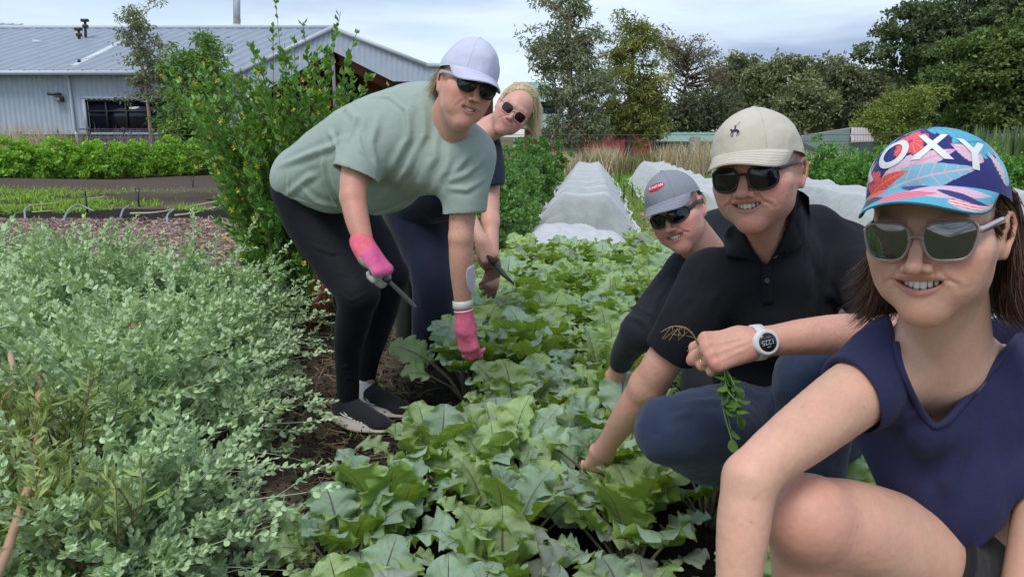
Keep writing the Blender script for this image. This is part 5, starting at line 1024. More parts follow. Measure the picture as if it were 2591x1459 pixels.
def kale_mat():
    m, nt, b = new_mat('kale leaf'); L = nt.links.new; N = lambda t, **k: node(nt, t, **k)
    def mth(op, a, b_=None, c=None):
        n = N('ShaderNodeMath', operation=op)
        for i, v in enumerate((a, b_, c)):
            if v is None: continue
            if isinstance(v, (int, float)): n.inputs[i].default_value = v
            else: L(v, n.inputs[i])
        return n.outputs[0]
    uv = N('ShaderNodeUVMap', uv_map='UVMap'); sp = N('ShaderNodeSeparateXYZ'); L(uv.outputs[0], sp.inputs[0]); U, T = sp.outputs[0], sp.outputs[1]
    au = mth('ABSOLUTE', mth('MULTIPLY_ADD', U, 2, -1)); tc = N('ShaderNodeTexCoord')
    nz = N('ShaderNodeTexNoise'); nz.inputs['Scale'].default_value = 16; nz.inputs['Detail'].default_value = 3; L(tc.outputs['Object'], nz.inputs['Vector'])
    mid = mth('SUBTRACT', 1, mth('MINIMUM', 1, mth('DIVIDE', au, mth('MULTIPLY_ADD', T, -.055, .075))))
    ph = mth('MULTIPLY', mth('ADD', mth('SUBTRACT', T, mth('MULTIPLY', au, .34)), mth('MULTIPLY', nz.outputs['Fac'], .10)), 7.5)
    fr = mth('ABSOLUTE', mth('SUBTRACT', mth('FRACT', ph), .5)); lat = mth('MULTIPLY', mth('SUBTRACT', 1, mth('MINIMUM', 1, mth('DIVIDE', fr, .045))), mth('SUBTRACT', 1, mth('MULTIPLY', au, .75)))
    vo = N('ShaderNodeTexVoronoi', feature='DISTANCE_TO_EDGE'); vo.inputs['Scale'].default_value = 70; L(tc.outputs['Object'], vo.inputs['Vector']); net = mth('SUBTRACT', 1, mth('MINIMUM', 1, mth('DIVIDE', vo.outputs['Distance'], .07)))
    at_ = N('ShaderNodeVertexColor', layer_name='Col'); geo = N('ShaderNodeNewGeometry')
    mr = N('ShaderNodeMath', operation='MULTIPLY_ADD'); L(nz.outputs['Fac'], mr.inputs[0]); mr.inputs[1].default_value = .7; mr.inputs[2].default_value = .65
    sc_ = N('ShaderNodeVectorMath', operation='SCALE'); L(at_.outputs[0], sc_.inputs[0]); L(mr.outputs[0], sc_.inputs['Scale'])
    bk = N('ShaderNodeMix', data_type='RGBA'); L(geo.outputs['Backfacing'], bk.inputs[0]); L(sc_.outputs[0], bk.inputs[6]); bk.inputs[7].default_value = (.24, .37, .085, 1)
    m1 = N('ShaderNodeMix', data_type='RGBA'); L(mth('MULTIPLY', lat, .45), m1.inputs[0]); L(bk.outputs[2], m1.inputs[6]); m1.inputs[7].default_value = (.42, .54, .34, 1)
    m0 = N('ShaderNodeMix', data_type='RGBA'); L(mth('MULTIPLY', net, .22), m0.inputs[0]); L(m1.outputs[2], m0.inputs[6]); m0.inputs[7].default_value = (.42, .55, .32, 1)
    m2 = N('ShaderNodeMix', data_type='RGBA'); L(mth('MULTIPLY', mth('MINIMUM', mth('MULTIPLY', mid, 2.2), 1), .8), m2.inputs[0]); L(m0.outputs[2], m2.inputs[6]); m2.inputs[7].default_value = (.16, .085, .135, 1)
    L(m2.outputs[2], b.inputs['Base Color']); b.inputs['Roughness'].default_value = .5; b.inputs['Specular IOR Level'].default_value = .45
    hgt = mth('SUBTRACT', mth('MULTIPLY', net, -.25), mth('ADD', mth('MULTIPLY', mid, 1.2), lat)); bp = N('ShaderNodeBump'); bp.inputs['Strength'].default_value = .6; bp.inputs['Distance'].default_value = .003; L(hgt, bp.inputs['Height']); L(bp.outputs[0], b.inputs['Normal'])
    o = nt.nodes['Material Output']; tl = N('ShaderNodeBsdfTranslucent'); ms = N('ShaderNodeMixShader'); ms.inputs[0].default_value = .38; hs = N('ShaderNodeVectorMath', operation='MULTIPLY'); hs.inputs[1].default_value = (1.7, 1.55, .45); L(m2.outputs[2], hs.inputs[0]); L(hs.outputs[0], tl.inputs[0]); L(b.outputs[0], ms.inputs[1]); L(tl.outputs[0], ms.inputs[2]); L(ms.outputs[0], o.inputs[0])
    return m
def kale_bed():
    km = kale_mat(); sm = mat('kale stalk', srgb(126, 104, 112), .5, var=.2, col2=srgb(142, 160, 104), scale=8); protos = []
    for q in range(7):
        r = np.random.default_rng(200+q); t = thing('kale_plant', None, 'vegetable', (0, 0, 0)); LV, LF, UV, CC, ST = [], [], [], [], []; nl = 17; n = 0
        for i in range(nl):
            az = i*2.4+r.normal(0, .25)+q; f = i/(nl-1); el = math.radians(80-52*f**.8+r.normal(0, 6)); pl = .10+.085*f+r.uniform(0, .04); L_ = (.110+.070*math.sin(math.pi*min(f+.25, 1)))*r.uniform(.85, 1.15); W_ = L_*r.uniform(.82, 1.05)
            V, F, uv = kale_leaf(L_, W_, r, droop=r.uniform(.12, .62)+.20*f, cup=r.uniform(.05, .32), wave=r.uniform(.04, .10)); tilt = el+r.uniform(-.1, .12)
            roll = r.normal(0, .30); M = Matrix.Rotation(az, 4, 'Z') @ Matrix.Translation((0, math.cos(el)*pl, .05+math.sin(el)*pl)) @ Matrix.Rotation(tilt, 4, 'X') @ Matrix.Rotation(roll, 4, 'Y'); M = np.array(M); W = V @ M[:3, :3].T + M[:3, 3]
            LV.append(W); LF.append(F+n); UV.append(uv); n += len(V); a = r.random(); glau = np.array((.40, .55, .41)); fresh = np.array((.44, .58, .17)); pur = np.array((.33, .35, .33)); c = glau*(1-.6*(a > .50)) + fresh*.6*(a > .50) if a < .95 else pur*.8+glau*.2
            CC.append(np.tile(c*r.uniform(.82, 1.15), (len(V), 1))); Mz = np.array(Matrix.Rotation(az, 4, 'Z')); ST.append(tube((np.array([(0, .008, .0), (0, math.cos(el)*pl*.5, .04+math.sin(el)*pl*.5), (0, math.cos(el)*pl, .05+math.sin(el)*pl), (0, math.cos(el)*(pl+.02), .05+math.sin(el)*(pl+.02))])) @ Mz[:3, :3].T, np.array([.0065, .005, .0038, .002]), 6, caps=False))
        part('leaves', (np.vstack(LV), np.vstack(LF)), km, t, uv=np.vstack(UV), col=np.vstack(CC)); part('stalks', join(ST), sm, t); protos.append(t)
    r = np.random.default_rng(300); k = 0; GL = 'leafy blue-green kale plant with purple midribs in the crowded bed between the people'
    y = 1.16; row = 0
    while y < 5.9:
        for j, off in enumerate((-.47, -.17, .15, .48) + ((.76,) if y < 2.3 else ())):
            x = bedx(0, y) + off + .03 + r.normal(0, .03); yy = y + r.normal(0, .04) + (.12 if (j % 2) else 0); s_ = r.uniform(.90, 1.12)*(1.0 if y > 2.2 else .90)
            # keep clear of knees, feet and hands
            if any((x-a)**2 + (yy-b)**2 < c*c for a, b, c in ((.62, 1.02, .15), (.62, 1.55, .16), (.60, 1.80, .14), (1.05, 1.5, .3), (-.52, 2.80, .34), (-.46, 2.56, .33), (.62, 2.45, .22))): continue
            lab = GL
            if k < 7: o = protos[k]; o.location = (x, yy, .02); o.rotation_euler = (0, 0, r.uniform(0, 6.3)); o.scale = (s_,)*3; tag(o, lab, 'vegetable', 'kale plants in the crowded bed')
            else: o = dup(protos[k % 7], (x, yy, .02), r.uniform(0, 6.3), s_)
            o.rotation_euler[0] = r.normal(0, .08); o.rotation_euler[1] = r.normal(0, .08); k += 1
        y += .255 if y > 2 else .225; row += 1
    print('kale', k)
# ============================================================ row covers, irrigation
def net_mat(name, alpha=.5, c=(.90, .92, .93)):
    m, nt, b = new_mat(name); L = nt.links.new; tc = node(nt, 'ShaderNodeTexCoord'); n = node(nt, 'ShaderNodeTexNoise'); n.inputs['Scale'].default_value = 9; n.inputs['Detail'].default_value = 4; L(tc.outputs['Object'], n.inputs['Vector'])
    b.inputs['Base Color'].default_value = rgba(c); b.inputs['Roughness'].default_value = .8; b.inputs['Specular IOR Level'].default_value = .2
    o = nt.nodes['Material Output']; t = node(nt, 'ShaderNodeBsdfTransparent'); tl = node(nt, 'ShaderNodeBsdfTranslucent'); tl.inputs[0].default_value = rgba(c); m0 = node(nt, 'ShaderNodeMixShader'); m0.inputs[0].default_value = .35; L(b.outputs[0], m0.inputs[1]); L(tl.outputs[0], m0.inputs[2])
    lw = node(nt, 'ShaderNodeLayerWeight'); lw.inputs[0].default_value = .35; ma = node(nt, 'ShaderNodeMath', operation='MULTIPLY_ADD'); L(lw.outputs['Facing'], ma.inputs[0]); ma.inputs[1].default_value = .55; mn = node(nt, 'ShaderNodeMath', operation='MULTIPLY_ADD'); L(n.outputs['Fac'], mn.inputs[0]); mn.inputs[1].default_value = .3; mn.inputs[2].default_value = alpha-.15; L(mn.outputs[0], ma.inputs[2])
    cl = node(nt, 'ShaderNodeClamp'); L(ma.outputs[0], cl.inputs[0]); ms = node(nt, 'ShaderNodeMixShader'); L(cl.outputs[0], ms.inputs[0]); L(t.outputs[0], ms.inputs[1]); L(m0.outputs[0], ms.inputs[2]); L(ms.outputs[0], o.inputs[0]); return m
def tunnel(i, y0, y1, lab, h=.50, hw=.66, seed=1, sp=1.35):
    r = np.random.default_rng(seed); t = thing('row_cover', lab, 'row cover', (bedx(i, y0), y0, 0), 'white net tunnels over the beds'); nm = net_mat('insect net', .32); hm = mat('grey hoop wire', (.42, .44, .45), .5); hy = np.arange(y0+.75, y1, sp); nv = 41; prof = []
    def sec(y, k, sag=0.0):
        s = np.linspace(-1, 1, nv); a = np.abs(s)
        x = np.where(a < .30, s/.30*.26, np.sign(s)*(.26 + (a-.30)/.70*(hw-.26))); z = np.where(a < .30, h - .035*(1-(a/.30)**1.2), h*(1-((a-.30)/.70)**1.15)); return x, z
    ys = []; 
    for a, b in zip(hy[:-1], hy[1:]): ys += list(np.linspace(a, b, 9)[:-1])
    ys.append(hy[-1]); ys = np.array(ys); V = []
    fr = np.linspace(0, 1, 12)[:-1]
    ally = np.concatenate([y0 + (hy[0]-y0)*fr, ys, hy[-1]+.12*np.arange(1, 5)])
    for y in ally:
        x, z = sec(y, 0)
        if y < hy[0]: f = (y-y0)/(hy[0]-y0); g = math.sin(f*math.pi/2)**.75; z = z*g; x = x*(.80+.20*f) + 0*x
        elif y > hy[-1]: f = 1-(y-hy[-1])/.5; z = z*max(f, 0)
        else:
            d = np.min(np.abs(hy-y))/(sp/2); z = z - .050*d**.8*(z/h) ; x = x*(1-.04*d)
        p = np.stack([bedx(i, y)+x, np.full(nv, y), z], 1); V.append(p)
    V = np.array(V); nn = fbm(V*np.array([5, 3.2, 5])+seed, 4); wr = np.abs(vnoise(V*np.array([9, 2.0, 9])+seed*3)); e = np.clip(1-V[..., 2]/.12, 0, 1)
    V[..., 2] += .035*nn*(1-e) - .012*wr; V[..., 0] += .045*fbm(V*6+9, 3)*(1+1.5*e); V[..., 2] = np.maximum(V[..., 2], .012+.03*e*(vnoise(V*14) + 1)); 
    part('net', (V.reshape(-1, 3), grid_faces(len(ally), nv)), nm, t)
    for y in hy:
        x, z = sec(y, 0); part('hoop', tube(np.stack([bedx(i, y)+x*.985, np.full(nv, y), z-.022], 1)[::2], .0055, 5), hm, t)
    # bunched skirt along both edges
    for s_ in (-1, 1):
        yy = np.arange(y0+.1, y1, .05); c = np.stack([bedx(i, yy)+s_*(hw+.02+.05*vnoise(np.stack([yy*2, 0*yy, 0*yy], -1))), yy, .035+0*yy], 1); q = tube(c, .022+.008*vnoise(np.stack([yy*2.2, 0*yy+3, 0*yy], -1)), 8); part('skirt', q, net_mat('bunched net', .85, (.86, .88, .90)), t)
    lm = mat('covered leaf', srgb(96, 140, 70), .6, island=.3, transl=.2); n = 420; c = np.stack([r.uniform(-.42, .42, n), r.uniform(y0+.5, y0+3.4, n), .04+.26*r.random(n)], 1); c[:, 0] += bedx(i, c[:, 1]); V, F = quadleaf(.4, .3, .5)
    return t
def covered_crop():
    r = np.random.default_rng(41); lm = mat('covered leaf', srgb(86, 130, 66), .6, island=.3, transl=.2); V, F = quadleaf(.38, .3, .5)
    for k in range(12):
        y = 9.5+.4*(k//2); x = bedx(0, y)+(-.2 if k % 2 else .2); n = 46; d = rnd_dirs(r, n, .9); W = scatter(V, F, rot_frames(d, r.uniform(0, 6, n), r.uniform(.08, .17, n), np.tile((x, y, .05), (n, 1))+r.normal(0, .05, (n, 3))*(1, 1, 0)))
        o = part('seedling', W, lm, None); tag(o, 'young green vegetable plant seen dimly through the net of the white tunnel', 'vegetable', 'young plants under the net')
def crumple(name, lab, c, rx, ry, h, seed, m_, cat='fleece', n=90, ang=0.0, ex=2.2):
    r = np.random.default_rng(seed); U, V_ = np.meshgrid(np.linspace(-1, 1, n), np.linspace(-1, 1, n), indexing='ij'); q = (np.abs(U)**ex + np.abs(V_)**ex)**(1/ex); k = np.maximum(np.abs(U), np.abs(V_))/np.maximum(q, 1e-6); X = U*k; Y = V_*k
    p = np.stack([X*rx, Y*ry, 0*X+seed], -1); rd = 1-np.abs(vnoise(p*4.2+3)); rd2 = 1-np.abs(vnoise(p*9.5+1.7)); rr_ = np.hypot(X, Y); e = np.clip(1-rr_**3, 0, 1)
    Z = h*e*(.45+.5*(fbm(p*2.1, 2)+.5)) + .12*h*rd2*e + .30*h*(rd-.5)*e + .012; Z = np.maximum(Z, .012)
    dx = .10*fbm(p*3+5, 3); dy = .10*fbm(p*3+11, 3); ca, sa = math.cos(ang), math.sin(ang); xx = (X*rx+dx); yy = (Y*ry+dy)
    W = np.stack([c[0]+xx*ca-yy*sa, c[1]+xx*sa+yy*ca, c[2]+Z], -1).reshape(-1, 3); o = part(name, (W, grid_faces(n, n)), m_, None); return tag(o, lab, cat)
def covers():
    tunnel(0, 8.2, 20.5, 'nearest white net tunnel with hoops, straight beyond the kale bed', seed=1)
    tunnel(1, 8.2, 20.0, 'second white net tunnel, running behind the grey cap', seed=2, h=.52)
    tunnel(2, 6.5, 13.0, 'white net tunnel behind the shoulders of the man in the cream cap', seed=3, h=.52)
    tunnel(3, 6.2, 12.0, 'white net tunnel at the right edge behind the flowery cap', seed=4, h=.55)
    covered_crop(); fm = net_mat('white fleece', .93, (.84, .85, .87)); c = G(1445, 640)
    crumple('fleece', 'heap of white fleece at the mouth of the nearest tunnel', (.62, 7.35, 0), .62, 1.15, .30, 3, fm); crumple('fleece', 'trailing end of white fleece on the straw right of the kale', (1.02, 5.75, 0), .20, 1.0, .12, 5, fm, ang=-.25); crumple('fleece', 'small scrap of white fleece on the path behind the grey cap', (1.75, 7.6, 0), .25, .30, .05, 6, fm)
    crumple('weed_mat', 'crumpled pale grey fabric lying on the ground behind the bare knee', (1.12, 2.25, 0), .35, .6, .05, 8, cloth_mat('grey woven mat', srgb(150, 152, 154), var=.12, bump=.6, weave=300)); crumple('weed_mat', 'pale fabric heaped at the right edge behind the brown hair', (P(2600, 640, 3.1)[0]+.3, 3.3, 0), .45, .7, .55, 9, fm)
def irrigation():
    bl = mat('black plastic', (.02, .02, .022), .5); gy = mat('grey blue pipe', srgb(148, 154, 158), .45, var=.1); tan_ = mat('tan dripline', srgb(196, 174, 146), .6, var=.1)
    for px, py, h, lab in ((222, 545, .36, 'slim black sprinkler stake beside the looped grey pipe'), (352, 523, .30, 'black sprinkler stake with a cross head in the middle of the weeds'), (490, 490, .34, 'black sprinkler stake nearest the yellow-flowered shrub'), (268, 700, .17, 'short black sprinkler head rising just above the saltbush'), (1566, 470, .38, 'black stake between the two white tunnels'), (1578, 510, .30, 'nearer black stake between the two white tunnels'), (1600, 500, .25, 'thin black stake right beside the second tunnel')):
        g = G(px, py) if px != 268 else np.array([*P(268, 640, 5.6)[:2], 0.]); 
        if px == 268: h = P(268, 606, 5.6)[2]
        t = thing('sprinkler_stake', lab, 'sprinkler', g, 'irrigation stakes'); part('stake', tube(np.array([g, g+(0.0, 0, h*.8)]), np.array([.012, .017]) if px != 268 else .008, 6), bl, t)
        hd = [tube(np.array([g+(-.03, 0, h*.8), g+(-.03, 0, h)]), .005, 5), tube(np.array([g+(.03, 0, h*.8), g+(.03, 0, h)]), .005, 5), tube(np.array([g+(-.035, 0, h), g+(.035, 0, h)]), .007, 5), tube(np.array([g+(-.035, 0, h*.8), g+(.035, 0, h*.8)]), .008, 5)] if px in (352, 268, 490) else [tube(np.array([g+(0, 0, h*.8), g+(0, 0, h)]), .01, 6)]
        part('head', join([(a, b if isinstance(b, list) else b.tolist()) for a, b in hd]), bl, t)
    def el(pts, zs, r_, m_): return tube(catmull([G(a, b)+(0, 0, z) for (a, b), z in zip(pts, zs)], 6), r_, 8)
    for pts, zs, lab in ((((64, 555), (66, 552), (82, 548)), (0, .12, .16), 'short grey elbow pipe at the left, in black soil'), (((158, 566), (172, 560), (200, 552), (240, 552)), (-.02, .12, .19, .10), 'looped grey pipe by the slim black stake'), (((303, 556), (314, 552), (330, 550)), (0, .12, .17), 'grey elbow pipe in the middle of the black soil'), (((424, 568), (426, 562), (444, 556)), (0, .10, .15), 'grey elbow pipe nearest the yellow-flowered shrub'), (((300, 692), (312, 690), (325, 692)), (.1, .17, .1), 'grey pipe bend showing above the saltbush'), (((585, 700), (605, 690), (628, 702)), (.05, .2, .05), 'dark grey pipe bend right of the saltbush clump')):
        tag(part('pipe_elbow', el(pts, zs, .013, gy), gy, None), lab, 'pipe', 'grey irrigation pipes')
    for pts, lab in ((((-40, 470), (60, 462), (160, 456), (190, 450), (300, 450), (420, 446), (600, 434), (680, 430)), 'tan hose along the brown ridge before the celery'), (((-40, 540), (60, 528), (150, 520), (260, 505), (420, 492), (580, 470)), 'tan hose half hidden in the lime green weeds'), (((330, 548), (400, 545), (480, 530), (560, 514)), 'upper tan hose over the black soil'), (((444, 553), (500, 545), (580, 522)), 'lower tan hose over the black soil'), (((82, 545), (160, 540), (220, 532)), 'short tan hose joining the left elbow')):
        tag(part('hose', tube(catmull([G(a, b)+(0, 0, .045) for a, b in pts], 6), .018 if pts[0][1] != 470 else .03, 6), tan_, None), lab, 'hose')
    rk = part('stick', tube(catmull([G(355, 688)+(0, 0, .06), G(380, 684)+(0, 0, .08), G(408, 690)+(0, 0, .05)], 4), .015, 6), mat('bleached stick', srgb(206, 190, 166), .8), None); tag(rk, 'bleached pale stick lying on the wood chips', 'stick')
# ============================================================ people: shared pieces
def skin_mat(name, rough=.5):
    m, nt, b = new_mat(name); L = nt.links.new
    a = node(nt, 'ShaderNodeVertexColor', layer_name='Col'); tc = node(nt, 'ShaderNodeTexCoord')
    n = node(nt, 'ShaderNodeTexNoise'); n.inputs['Scale'].default_value = 140; n.inputs['Detail'].default_value = 4; L(tc.outputs['Object'], n.inputs['Vector'])
    ma = node(nt, 'ShaderNodeMath', operation='MULTIPLY_ADD'); ma.inputs[1].default_value = .22; ma.inputs[2].default_value = .89; L(n.outputs['Fac'], ma.inputs[0])
    vm = node(nt, 'ShaderNodeVectorMath', operation='SCALE'); L(a.outputs[0], vm.inputs[0]); L(ma.outputs[0], vm.inputs['Scale']); L(vm.outputs[0], b.inputs['Base Color'])
    v = node(nt, 'ShaderNodeTexVoronoi'); v.inputs['Scale'].default_value = 520; L(tc.outputs['Object'], v.inputs['Vector'])
    bp = node(nt, 'ShaderNodeBump'); bp.inputs['Strength'].default_value = .28; bp.inputs['Distance'].default_value = .0006
    ad = node(nt, 'ShaderNodeMath', operation='ADD'); L(v.outputs['Distance'], ad.inputs[0]); L(n.outputs['Fac'], ad.inputs[1]); L(ad.outputs[0], bp.inputs['Height']); L(bp.outputs[0], b.inputs['Normal'])
    b.inputs['Roughness'].default_value = rough; b.inputs['Specular IOR Level'].default_value = .45
    b.inputs['Subsurface Weight'].default_value = .13; b.inputs['Subsurface Radius'].default_value = (1, .3, .15); b.inputs['Subsurface Scale'].default_value = .008
    return m
def cloth_mat(name, col, rough=.85, weave=900, bump=.25, var=.10, sheen=.15, attr=False, col2=None, scale=14):
    m, nt, b = new_mat(name); L = nt.links.new
    tc = node(nt, 'ShaderNodeTexCoord'); n = node(nt, 'ShaderNodeTexNoise'); n.inputs['Scale'].default_value = scale; n.inputs['Detail'].default_value = 5; L(tc.outputs['Object'], n.inputs['Vector'])
    mp = node(nt, 'ShaderNodeMapping'); mp.inputs['Scale'].default_value = (1, 1, 3.5); L(tc.outputs['Object'], mp.inputs[0])
    n2 = node(nt, 'ShaderNodeTexNoise'); n2.inputs['Scale'].default_value = weave*.28; n2.inputs['Detail'].default_value = 2; L(mp.outputs[0], n2.inputs['Vector'])
    ad = node(nt, 'ShaderNodeMath', operation='ADD'); L(n.outputs['Fac'], ad.inputs[0]); L(n2.outputs['Fac'], ad.inputs[1])
    ma = node(nt, 'ShaderNodeMath', operation='MULTIPLY_ADD'); ma.inputs[1].default_value = 2*var; ma.inputs[2].default_value = 1-2*var; L(ad.outputs[0], ma.inputs[0])
    if attr: src = node(nt, 'ShaderNodeVertexColor', layer_name='Col').outputs[0]
    else:
        rg = node(nt, 'ShaderNodeRGB'); rg.outputs[0].default_value = rgba(col); src = rg.outputs[0]
    vm = node(nt, 'ShaderNodeVectorMath', operation='SCALE'); L(src, vm.inputs[0]); L(ma.outputs[0], vm.inputs['Scale']); L(vm.outputs[0], b.inputs['Base Color'])
    n3 = node(nt, 'ShaderNodeTexNoise'); n3.inputs['Scale'].default_value = 55; n3.inputs['Detail'].default_value = 3; L(tc.outputs['Object'], n3.inputs['Vector'])
    b1 = node(nt, 'ShaderNodeBump'); b1.inputs['Strength'].default_value = bump; b1.inputs['Distance'].default_value = .0008; L(n2.outputs['Fac'], b1.inputs['Height'])
    b2 = node(nt, 'ShaderNodeBump'); b2.inputs['Strength'].default_value = .35; b2.inputs['Distance'].default_value = .003; L(n3.outputs['Fac'], b2.inputs['Height']); L(b1.outputs[0], b2.inputs['Normal'])
    L(b2.outputs[0], b.inputs['Normal'])
    b.inputs['Roughness'].default_value = rough; b.inputs['Specular IOR Level'].default_value = .25
    if sheen: b.inputs['Sheen Weight'].default_value = sheen; b.inputs['Sheen Roughness'].default_value = .5
    return m
def hair_mat(name, c1, c2, rough=.42):
    m, nt, b = new_mat(name); L = nt.links.new
    g = node(nt, 'ShaderNodeNewGeometry'); mx = node(nt, 'ShaderNodeMix', data_type='RGBA'); L(g.outputs['Random Per Island'], mx.inputs[0])
    mx.inputs[6].default_value = rgba(c1); mx.inputs[7].default_value = rgba(c2); L(mx.outputs[2], b.inputs['Base Color'])
    b.inputs['Roughness'].default_value = rough; b.inputs['Specular IOR Level'].default_value = .5; b.inputs['Anisotropic'].default_value = .5
    return m
M_teeth = mat('tooth enamel', (.86, .83, .75), .22, var=.05, spec=.6)
M_lens = mat('sunglass lens', (.006, .006, .008), .06, var=0, spec=.7)
def glass_set(M, parent, fmat, lmat, cx=.033, hw=.027, hh=.021, cz=-.004, y=-.096, wrap=6.0, p=3.0, fr=.0024, hinge_z=.006, skew=.10, ear_x=.078, temple_h=.004, label=None, bridge_z=.008, arm_end=.030, corner=0.0, tm=None):
    g = thing('sunglasses', label, 'sunglasses', at(M, (0, y, cz))) if parent is None else None
    par = g if g is not None else parent
    n = 48
    def pt(x, z, off=0): return np.array([x, y + wrap*x*x*(1+4*abs(x)) + off, z])
    for sx in (-1, 1):
        t = np.linspace(0, 2*math.pi, n, endpoint=False)
        ox = np.sign(np.cos(t))*np.abs(np.cos(t))**(2/p)*hw; oz = np.sign(np.sin(t))*np.abs(np.sin(t))**(2/p)*hh
        lowf = np.clip(-oz/hh, 0, 1); ox = ox*(1 - skew*lowf) + corner*np.clip(oz/hh, 0, 1)*np.clip(ox/hw, 0, 1)
        oz = oz + corner*.6*np.clip(oz/hh, 0, 1)*np.clip(ox/hw, 0, 1)
        rim = np.array([pt(sx*(cx+a), cz+b) for a, b in zip(ox, oz)])
        V, F = tube(atv(M, rim), fr*np.cbrt(abs(np.linalg.det(M[:3, :3]))), 8, closed=True)
        fo = part('frame', (V, F), fmat, par)
        rings = [atv(M, np.array([pt(sx*(cx+a*k), cz+b*k, -.0022*(1-k*k)) for a, b in zip(ox, oz)])) for k in (1, .8, .6, .4, .2, .02)]
        V = np.vstack(rings + [rings[-1].mean(0)[None]])
        F = [(r*n+a, r*n+(a+1) % n, (r+1)*n+(a+1) % n, (r+1)*n+a) for r in range(5) for a in range(n)] + [(5*n+a, 5*n+(a+1) % n, 6*n) for a in range(n)]
        if sx < 0: F = [f[::-1] for f in F]
        part('lens', (V, F), lmat, par)
        # temple
        xo = cx + hw + .002; p0 = pt(sx*(xo-.001), cz+hinge_z); p1 = p0 + (sx*.004, .012, .0); p2 = np.array([sx*ear_x, -.01, cz+hinge_z+.003]); p3 = np.array([sx*(ear_x+.001), arm_end, cz+hinge_z-.002])
        pp = catmull([p0, p1, p2, p3], 6); prof = []
        vs = []
        for q in pp:
            for dx, dz in ((-.0013, -temple_h), (.0013, -temple_h), (.0013, temple_h), (-.0013, temple_h)): vs.append(q + (dx, 0, dz))
        vs = np.array(vs); m = len(pp); F = [((i*4+k), (i*4+(k+1) % 4), (i+1)*4+(k+1) % 4, (i+1)*4+k) for i in range(m-1) for k in range(4)] + [(3, 2, 1, 0), tuple((m-1)*4+k for k in range(4))]
        part('temple', (atv(M, vs), np.array(F)), tm or fmat, par)
    b = catmull([pt(-(cx-hw)-.001, cz+bridge_z-.003), pt(-.004, cz+bridge_z+.001, -.002), pt(.004, cz+bridge_z+.001, -.002), pt((cx-hw)+.001, cz+bridge_z-.003)], 5)
    part('bridge', tube(atv(M, b), fr*1.05, 8), fmat, par)
    return g
_txt = {}
def text2d(s, size=1.0, bold=0.0):
    cu = bpy.data.curves.new('t', 'FONT'); cu.body = s; cu.size = size; cu.align_x = 'CENTER'; cu.align_y = 'CENTER'; cu.offset = bold
    o = bpy.data.objects.new('t', cu); COL.objects.link(o); dg = bpy.context.evaluated_depsgraph_get()
    me = bpy.data.meshes.new_from_object(o.evaluated_get(dg)); V = np.array([v.co[:] for v in me.vertices]); F = [tuple(p.vertices) for p in me.polygons]
    bpy.data.objects.remove(o); bpy.data.curves.remove(cu); bpy.data.meshes.remove(me); return V, F
def polyfan(pts2): # simple ngon as one face
    return np.array([(a, b, 0) for a, b in pts2]), [tuple(range(len(pts2)))]
def densify(V, F, maxlen):
    """split long edges of a flat letter so that it bends with what it lies on"""
    import bmesh
    bm = bmesh.new(); vs = [bm.verts.new(v) for v in V]
    for f in F:
        try: bm.faces.new([vs[i] for i in f])
        except ValueError: pass
    bmesh.ops.triangulate(bm, faces=bm.faces[:])
    for _ in range(5):
        e = [e for e in bm.edges if e.calc_length() > maxlen]
        if not e: break
        bmesh.ops.subdivide_edges(bm, edges=e, cuts=1); bmesh.ops.triangulate(bm, faces=[f for f in bm.faces if len(f.verts) > 3])
    bm.verts.index_update(); V = np.array([v.co[:] for v in bm.verts]); F = np.array([[v.index for v in f.verts] for f in bm.faces]); bm.free(); return V, F
SKIN_W = srgb(214, 160, 138); SKIN_R = srgb(200, 110, 95); LIP = srgb(190, 105, 100)
